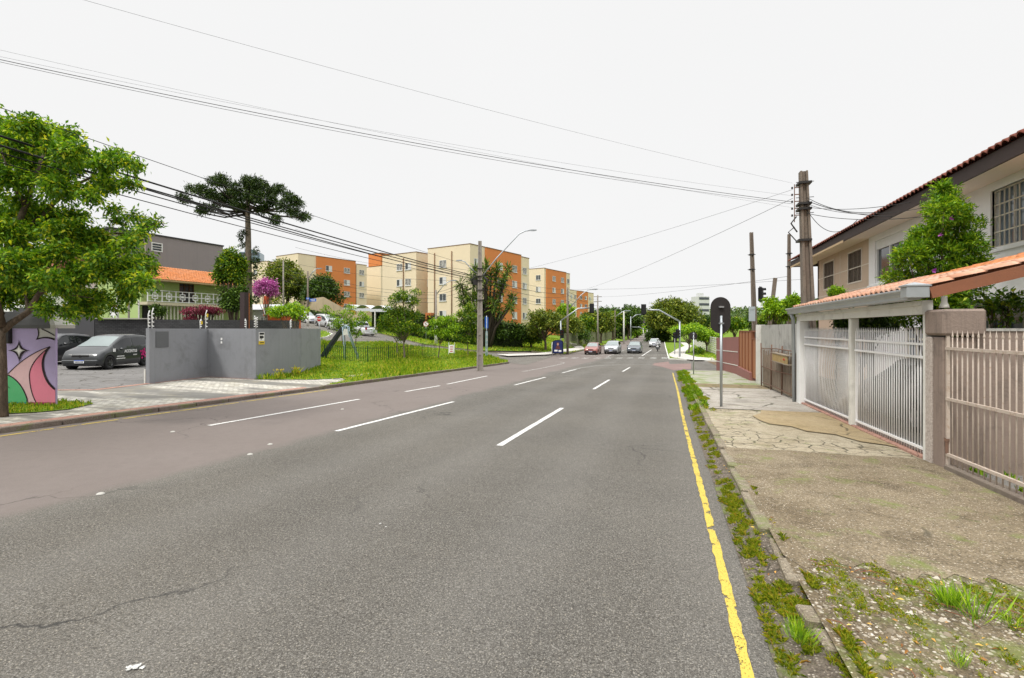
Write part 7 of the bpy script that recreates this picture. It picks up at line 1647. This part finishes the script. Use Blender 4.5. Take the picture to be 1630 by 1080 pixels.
# trees behind the junction on the left
G = 'trees along the left of the avenue'
for i, (px, D, py, rx, ry, n, lm, lab) in enumerate((
    (783, 62, 525, 26, 20, 4200, mGreenDark, 'dark shrubby tree behind the near lamp post'), (818, 64, 528, 26, 17, 4200, mGreenDark, 'dark shrubby tree below the nearest orange apartments'), (845, 66, 538, 22, 15, 2600, mGreen1, 'low green tree left of the spreading olive tree'),
    (868, 63, 518, 34, 28, 7500, mGreenOlive, 'spreading olive green tree left of the blue advert panel'), (905, 78, 520, 24, 22, 4500, mGreenOlive, 'olive tree directly behind the brown utility pole'), (930, 90, 522, 22, 20, 4200, mGreen1, 'green tree between the brown and grey utility poles'),
    (956, 104, 518, 22, 22, 4200, mGreenOlive, 'olive tree behind the grey utility pole'), (975, 122, 514, 20, 22, 4200, mGreen1, 'green tree right of the grey utility pole'), (1000, 146, 512, 20, 22, 4500, mGreenDark, 'dark tree behind the white steel mast'), (1014, 165, 528, 14, 12, 2500, mGreenBright, 'bright round tree at the far left edge of the avenue'),
    (920, 84, 535, 22, 10, 2600, mGreenDark, 'low dark shrubs behind the red and grey hatchback'), (985, 150, 528, 20, 12, 2500, mGreenDark, 'low dark tree far along the left verge'), (900, 92, 498, 14, 14, 2400, mGreenBright, 'yellowish tree top left of the brown pole'),
    (1006, 300, 500, 26, 14, 3500, mGreenDark, 'far dark tree crown below the purple building'), (968, 300, 500, 22, 10, 3000, mGreenDark, 'far dark tree crown left of the white mast'), (1040, 240, 522, 16, 14, 3000, mGreenDark, 'far dark tree closing the view down the avenue'), (940, 140, 508, 16, 14, 2600, mGreenOlive, 'rounded tree crown between the second and third poles'))):
    auto('tree', lab, px, D, py, rx, ry, n, .0042*D+.05, lm, 'tree', 22, 50+i, r0=.0022*D+.03, group=G, k=6, rs=.36)
G = 'trees on the right of the avenue'
auto('tree', 'huge rounded olive tree on the right beyond the crossing', 1074, 118, 508, 45, 38, 16000, .58, mGreenOlive, 'tree', 60, 81, r0=.5, group=G, rs=.27, hollow=.6)
auto('tree', 'darker lower half tree beside the huge rounded tree', 1050, 125, 535, 22, 20, 5000, .55, mGreenDark, 'tree', 20, 82, r0=.4, group=G)
auto('tree', 'bright green flat-topped tree on the far corner lawn', 1097, 64, 527, 30, 13, 5200, .27, mGreenBright, 'tree', 22, 83, mBarkGrey, .1, group=G, sq=.5)
auto('tree', 'bright yellow-green tree above the slatted corner fence', 1125, 66, 538, 22, 12, 4200, .27, mGreenBright, 'tree', 18, 84, mBarkGrey, .1, group=G)
auto('shrub', 'round green bush on the corner lawn under the flat-topped tree', 1112, 60, 560, 8, 7, 1500, .2, mGreen1, 'shrub', 9, 85, r0=.04)
for i, (px, D, py, rx, ry, lm, lab) in enumerate(((1170, 75, 517, 18, 9, mGreen1, 'green tree crown peeping over the brown gate'), (1196, 90, 514, 20, 10, mGreenDark, 'dark tree crown over the brown door'), (1225, 80, 512, 22, 12, mGreenOlive, 'olive tree crown behind the bright bush on the right'), (1262, 70, 505, 24, 16, mGreen1, 'green tree crown behind the slim upright pole'), (1150, 95, 520, 18, 8, mGreenOlive, 'low olive tree crown right behind the maroon wall'), (1300, 60, 500, 30, 16, mGreen1, 'tree crown behind the tan end of the house'))):
    auto('tree', lab, px, D, py, rx, ry, 3600, .0042*D+.06, lm, 'tree', 16, 120+i, r0=.12, group=G, rs=.36)
auto('tree', 'dark tree crown behind the oblong sign back', 1128, 150, 515, 22, 14, 3500, .6, mGreenDark, 'tree', 18, 86, r0=.2, group=G)
# tall weeds with yellow flowers by the grey wall and on the grass patch
for i, (px, py, lab) in enumerate(((470, 600, 'yellow-flowered weeds at the right end of the grey wall'), (445, 603, 'small yellow-flowered weeds left of the wall end'))):
    b = GP(px, py, .12); C = np.array([(math.cos(k*2.4)*.03*k**.5, math.sin(k*2.4)*.03*k**.5, 0) for k in range(34)]); rng = np.random.default_rng(i); D = np.column_stack([rng.normal(0, .35, 34), rng.normal(0, .35, 34), np.ones(34)])
    t = thing('wildflower', lab, 'wildflower', b); leaves('leaf', C, D, .42-.12*i, mWeed, t, rng, .12)
    C2 = C[:12]+D[:12]*.36; leaves('flower', np.repeat(C2, 4, 0), rng.normal(0, 1, (48, 3)), .055, mYellowPetal, t, rng, .8)
# dry shrub in front of the mural
b = GP(70, 644, LW); mb = MB(); rr = random.Random(3)
for i in range(12): e = Vector((rr.gauss(0, .16), rr.gauss(0, .05), rr.uniform(.15, .5))); mb.tube([Vector((0, 0, 0)), e*.5+Vector((0, 0, .05)), e], [.006, .004, .002], 4)
tag(mb.build('dry_shoots', mBark, loc=b-Vector((0, .12, 0))), 'dry leafless shoots against the pink part of the mural', 'shrub')
# grass clumps on the stony verge
def clump(label, px, py, h, n, seed):
    b = GP(px, py, SW-.01); rng = np.random.default_rng(seed); C = rng.normal(0, h*.22, (n, 3)); C[:, 2] = 0; D = np.column_stack([C[:, 0]*7+rng.normal(0, .3, n), C[:, 1]*7+rng.normal(0, .3, n), np.full(n, 1.0)]); t = thing('grass_clump', label, 'grass clump', b, 0, 'grass clumps on the stony verge')
    leaves('blade', C, D, h, mGreenBright, t, rng, .04, fold=0)
clump('largest bright grass clump on the stony ground at lower right', 1515, 968, .13, 210, 1); clump('tall thin grass tuft right of the largest clump', 1556, 990, .2, 36, 2); clump('grass clump on the broken kerb at the bottom', 1270, 1020, .11, 150, 3); clump('small grass tuft near the right picture edge', 1612, 1000, .1, 40, 4); clump('low grass clump at the lower edge of the verge', 1530, 1062, .09, 60, 5); clump('small grass tuft beside the rough slab corner', 1452, 935, .06, 30, 6)
# stones, twigs and dry leaves
rng = np.random.default_rng(15)
def stones(name, n, x0, x1, y0, y1, r, mat, seed):
    rr = random.Random(seed); m = MB()
    for i in range(n):
        x, y = rr.uniform(x0, x1), rr.uniform(y0, y1); s_ = r*rr.uniform(.3, 1)**1.5; z = gzz(x, y)-.006; a = rr.uniform(0, 6.28); k = 7
        V = [(x+math.cos(a+6.283*j/k)*s_*rr.uniform(.7, 1.2), y+math.sin(a+6.283*j/k)*s_*rr.uniform(.6, 1), z) for j in range(k)]; W_ = [(x+(v[0]-x)*.6, y+(v[1]-y)*.6, z+s_*rr.uniform(.4, .7)) for v in V]
        m.add(V+W_, [list(range(k, 2*k))]+[(j, (j+1) % k, (j+1) % k+k, j+k) for j in range(k)], True)
    tag(m.build(name, mat), kind='stuff')
mSt = M('pebble', .9, .2); oi = mSt.n('ShaderNodeNewGeometry'); mSt.col(mSt.ramp(oi.outputs['Random Per Island'], [(0, (.1, .085, .06)), (.5, (.3, .25, .18)), (.85, (.48, .43, .35)), (1, (.66, .62, .56))])); mSt = mSt.m
stones('gravel', 5200, .95, 3.6, 1.5, 4.5, .012, mSt, 1); stones('gravel', 1200, .6, .95, 1.5, 9, .008, mSt, 2); stones('gravel', 90, 1.0, 2.2, 2.2, 4.4, .026, mSt, 3); stones('gravel', 500, .95, 3.5, 4.2, 4.8, .01, mSt, 4)
n = 300; x = np.concatenate([rng.uniform(.95, 2.3, n-120), rng.uniform(.6, .95, 120)]); y = np.concatenate([rng.uniform(1.7, 4.3, n-120), rng.uniform(2, 12, 120)]); z = np.array([gzz(a, b)+.006 for a, b in zip(x, y)]); a = rng.uniform(0, 6.28, n)
leaves('dry_leaves', np.column_stack([x, y, z]), np.column_stack([np.cos(a), np.sin(a), rng.normal(.05, .1, n)]), .032, leafmat('dry_leaf', [(0, (.13, .05, .02)), (.5, (.35, .18, .07)), (1, (.55, .4, .15))], .1), None, rng, .35)['kind'] = 'stuff'
m = MB(); rr = random.Random(4)
for i in range(36): x, y = rr.uniform(.95, 2.2), rr.uniform(1.8, 4.2); a = rr.gauss(2.4, .7); l = rr.uniform(.05, .22); z = gzz(x, y)+.008; m.tube([(x, y, z), (x+math.cos(a)*l*.5, y+math.sin(a)*l*.5, z+.01), (x+math.cos(a+.2)*l, y+math.sin(a+.2)*l, z)], .0025, 4)
tag(m.build('twigs', mWoodRed), kind='stuff')
# ------------------------------------------------------------------ far hill with houses
V = []; nx_, ny_ = 60, 16; rr = random.Random(2)
def hillz(px, D): 
    prof = interp(px, [(840, 522), (930, 508), (1000, 503), (1060, 506), (1110, 503), (1150, 500), (1180, 498), (1215, 499), (1250, 492), (1290, 488), (1350, 480), (1500, 486), (1800, 500)])
    top = EYE+(HY-prof)/F*650; f = sst(330, 650, D); return -3+(top+3)*f+(math.sin(px*.07)+math.sin(px*.031+D*.02))*1.0*f
for j in range(ny_):
    D = 330+(j/(ny_-1))*420
    for i in range(nx_): px = 800+i*1000/(nx_-1); x, y = W2((px-CX)/F*D, D); V.append((x, y, hillz(px, D)))
o = fastmesh('hill', np.array(V), np.array([(j*nx_+i, j*nx_+i+1, (j+1)*nx_+i+1, (j+1)*nx_+i) for j in range(ny_-1) for i in range(nx_-1)]), mFar, smooth=True); o['kind'] = 'structure'
rng = np.random.default_rng(4); B = []
for i in range(420):
    px, D = rng.uniform(900, 1420), rng.uniform(360, 650); x, y = W2((px-CX)/F*D, D); r = rng.uniform(4, 8); B.append((x, y, hillz(px, D)+r*.4, r, r, r*.7))
P, Dv = blob_pts(rng, B, 5200, .6); C, Dd = clusters(rng, P, Dv, 5, 1.0, 0); mFarLeaf = leafmat('far_leaf', [(0, (.03, .06, .03)), (.6, (.07, .12, .05)), (1, (.14, .19, .08))], .1)
tag(leaves('hill_trees', C, Dd, 2.4, mFarLeaf, None, rng, .8), kind='stuff')
spots = [(1168, 505, 520), (1183, 500, 600), (1200, 508, 480), (1192, 497, 640), (1214, 503, 560), (1226, 497, 620), (1236, 506, 500), (1176, 511, 430), (1248, 500, 540), (1160, 498, 630), (1206, 499, 650), (1222, 511, 440)]
where = ['just right of the oblong sign back, low on the hill', 'high on the hill above the brown gate', 'low on the hill above the brown gate', 'on the hill crest near the sign back', 'left of the leaning pole', 'on the hill crest left of the leaning pole', 'low on the hill right of the leaning pole', 'lowest on the hill by the maroon wall', 'right of the leaning pole stump, high up', 'on the crest directly beside the oblong sign', 'on the crest above the brown door', 'lowest on the hill by the slim leaning pole']
for i, (px, py, D) in enumerate(spots):
    zt1 = EYE+(HY-py)/F*D; a = AT(px, py, D); t = thing('hill_house', ('white' if i % 3 else 'pink')+' hillside house '+where[i], 'house', (a.x, a.y, a.z-5), rr.uniform(-.6, .6), 'houses on the far hill'); m = MB(); wd = rr.uniform(6, 11); m.bx((0, 0, -4), (wd, 6, 4)); m.build('wall', mHouseW if i % 3 else paint('far_pink', (.5, .3, .27), .8), t)
    m = MB(); m.add([(-.5, -.5, 4), (wd+.5, -.5, 4), (wd+.5, 6.5, 4), (-.5, 6.5, 4), (-.3, 3, 6), (wd+.3, 3, 6)], [(0, 1, 5, 4), (2, 3, 4, 5), (1, 2, 5), (3, 0, 4)]); m.build('roof', mTileOld, t)
    for k in range(3): q = MB(); q.bx((wd*(.2+.25*k), -.1, 1), (wd*(.2+.25*k)+1.1, 0, 2.4)); q.build('window', mGlass, t)
# ------------------------------------------------------------------ cables
def wire(label, p, q, sag, r=.012, group=None, n=26, off=(0, 0, 0)):
    p, q = Vector(p)+Vector(off), Vector(q)+Vector(off); m = MB(); pts = [p.lerp(q, i/n)-Vector((0, 0, 4*sag*(i/n)*(1-i/n))) for i in range(n+1)]
    m.tube(pts, r, 6, True); o = m.build('power_cable', mWire); return tag(o, label, 'cable', group)
PL = AT(763, 441, 29.2); LP = Vector((-11.4, -9, 5.75)); rr = random.Random(12)
for i in range(5): wire(('topmost', 'second', 'third', 'fourth', 'lowest')[i]+' heavy black cable from the near lamp post through the left tree', PL+Vector((rr.uniform(-.05, .05), 0, -.07*i)), LP+Vector((rr.uniform(-.15, .15), 0, -.13*(i % 3)-.25*(i > 3)+.05)), .33+.03*i, (.02, .016, .012, .016, .01)[i], 'bundle from the near lamp post')
wire('thin cable above the heavy bundle through the left tree', PL+Vector((0, 0, .5)), LP+Vector((0, 0, .5)), .3, .007)
wire('slack lower cable passing behind the left tree foliage', AT(480, 395, 22), Vector((-12.5, -6, 3.5)), .1, .014) if False else None
RP = Vector((3.75, 16.3, 0)); 
def rp(py): return AT(1262, py, 14.7)
A1 = AT(-160, 78, 9.2)
for i, (py, dz, sg, r) in enumerate(((322, 0, .25, .0065), (325, -.04, .27, .0042), (331, .2, .2, .002))): wire(('thickest', 'second, thinner', 'faintest')[i]+' cable sloping from upper left to the tall weathered pole', AT(-160, 60, 9.4)+Vector((0, 0, dz)), rp(py), sg, r, 'cables crossing the avenue overhead')
wire('highest thin cable crossing the sky to the top of the tall weathered pole', AT(90, -12, 7.2), rp(292), .12, .002)
wire('second thin cable from the picture top left to the tall pole', AT(-40, 82, 9.0), AT(1262, 312, 14.7), .2, .002)
far1 = AT(905, 462, 62)
for i, (a, b_, sg, r) in enumerate(((302, (760, 446), .2, .008), (316, (903, 468), .4, .012))): wire(('cable from the tall weathered pole down to the near lamp post', 'cable from the tall weathered pole to the brown pole beyond the junction')[i], rp(a), AT(*b_, (29.2, 62)[i]), sg, r*.5)
wire('cable from the slim upright pole across to the far left poles', AT(1256, 440, 31), AT(951, 473, 88), .3, .01)
wire('low level cable crossing the avenue above the far trees', AT(1290, 444, 30), AT(903, 461, 62), .2, .009)
for i, (q, sg, r) in enumerate((((1400, 338, 11), .15, .008), ((1420, 345, 10.5), .1, .009), ((1475, 330, 9.5), .2, .006), ((1450, 322, 10), .1, .007), ((1365, 350, 12.5), .45, .008), ((1480, 344, 9.6), .12, .008))):
    wire(('first', 'second', 'third', 'fourth', 'fifth, slackest', 'sixth')[i]+' thin service cable, counted from the top, from the tall pole to the eave', AT(1285, 315+5*i, 14.4), AT(*q), sg, r, 'service cables to the house')
for i, (z1, z2, sg, r) in enumerate(((443, 468, .3, .018), (447, 472, .5, .014), (452, 478, .7, .012), (436, 462, .2, .01), (458, 484, .6, .01))): wire(('second', 'third', 'fourth', 'topmost', 'lowest')[i]+' cable from the near lamp post to the brown pole beyond the junction', AT(765, z1, 29.2), AT(903, z2, 62), sg, r, 'cables to the brown pole')
for i, (z1, z2) in enumerate(((464, 476), (470, 481), (476, 486))): wire(('upper', 'middle', 'lower')[i]+' cable between the brown and the grey poles beyond the junction', AT(903, z1, 62), AT(951.5, z2, 88), .4, .018, 'cables beyond the junction')
for i, (z1, z2, r) in enumerate(((438, 466, .012), (444, 470, .012), (455, 474, .01))): wire(('upper', 'middle', 'lower')[i]+' cable from the near lamp post back to the white-based pole', AT(762, z1, 29.2), AT(694, z2, 52), .15, r, 'cables to the white-based pole')
for i, (z1, z2, r) in enumerate(((466, 436, .014), (470, 442, .014), (476, 450, .014), (482, 458, .014))): wire(('topmost', 'second', 'third', 'lowest')[i]+' cable from the white-based pole up the side street', AT(694, z1, 52), AT(490, z2, 60), .5, r, 'cables up the side street')
for i, (z1, z2) in enumerate(((440, 424), (446, 432), (455, 446))): wire(('upper', 'middle', 'lower')[i]+' cable from the dark curved-lamp pole to the bare grey pole', AT(490, z1, 60), AT(451, z2, 66), .2, .014, 'cables at the hillside tree')
for i, (z1, z2) in enumerate(((424, 452), (446, 465))): wire(('upper', 'lower')[i]+' long cable from the bare grey pole past the balcony house', AT(451, z1, 66), AT(200, z2, 36), .4, .014, 'cables past the balcony house')
for i, (z1, z2) in enumerate(((432, 415), (438, 430), (448, 442))): wire(('upper', 'middle', 'lower')[i]+' thin cable crossing in front of the apartments from the near lamp post', AT(762, z1, 29.2), AT(470, z2-50+14*i, 24+6*i), .3, .007, 'cables in front of the apartments')
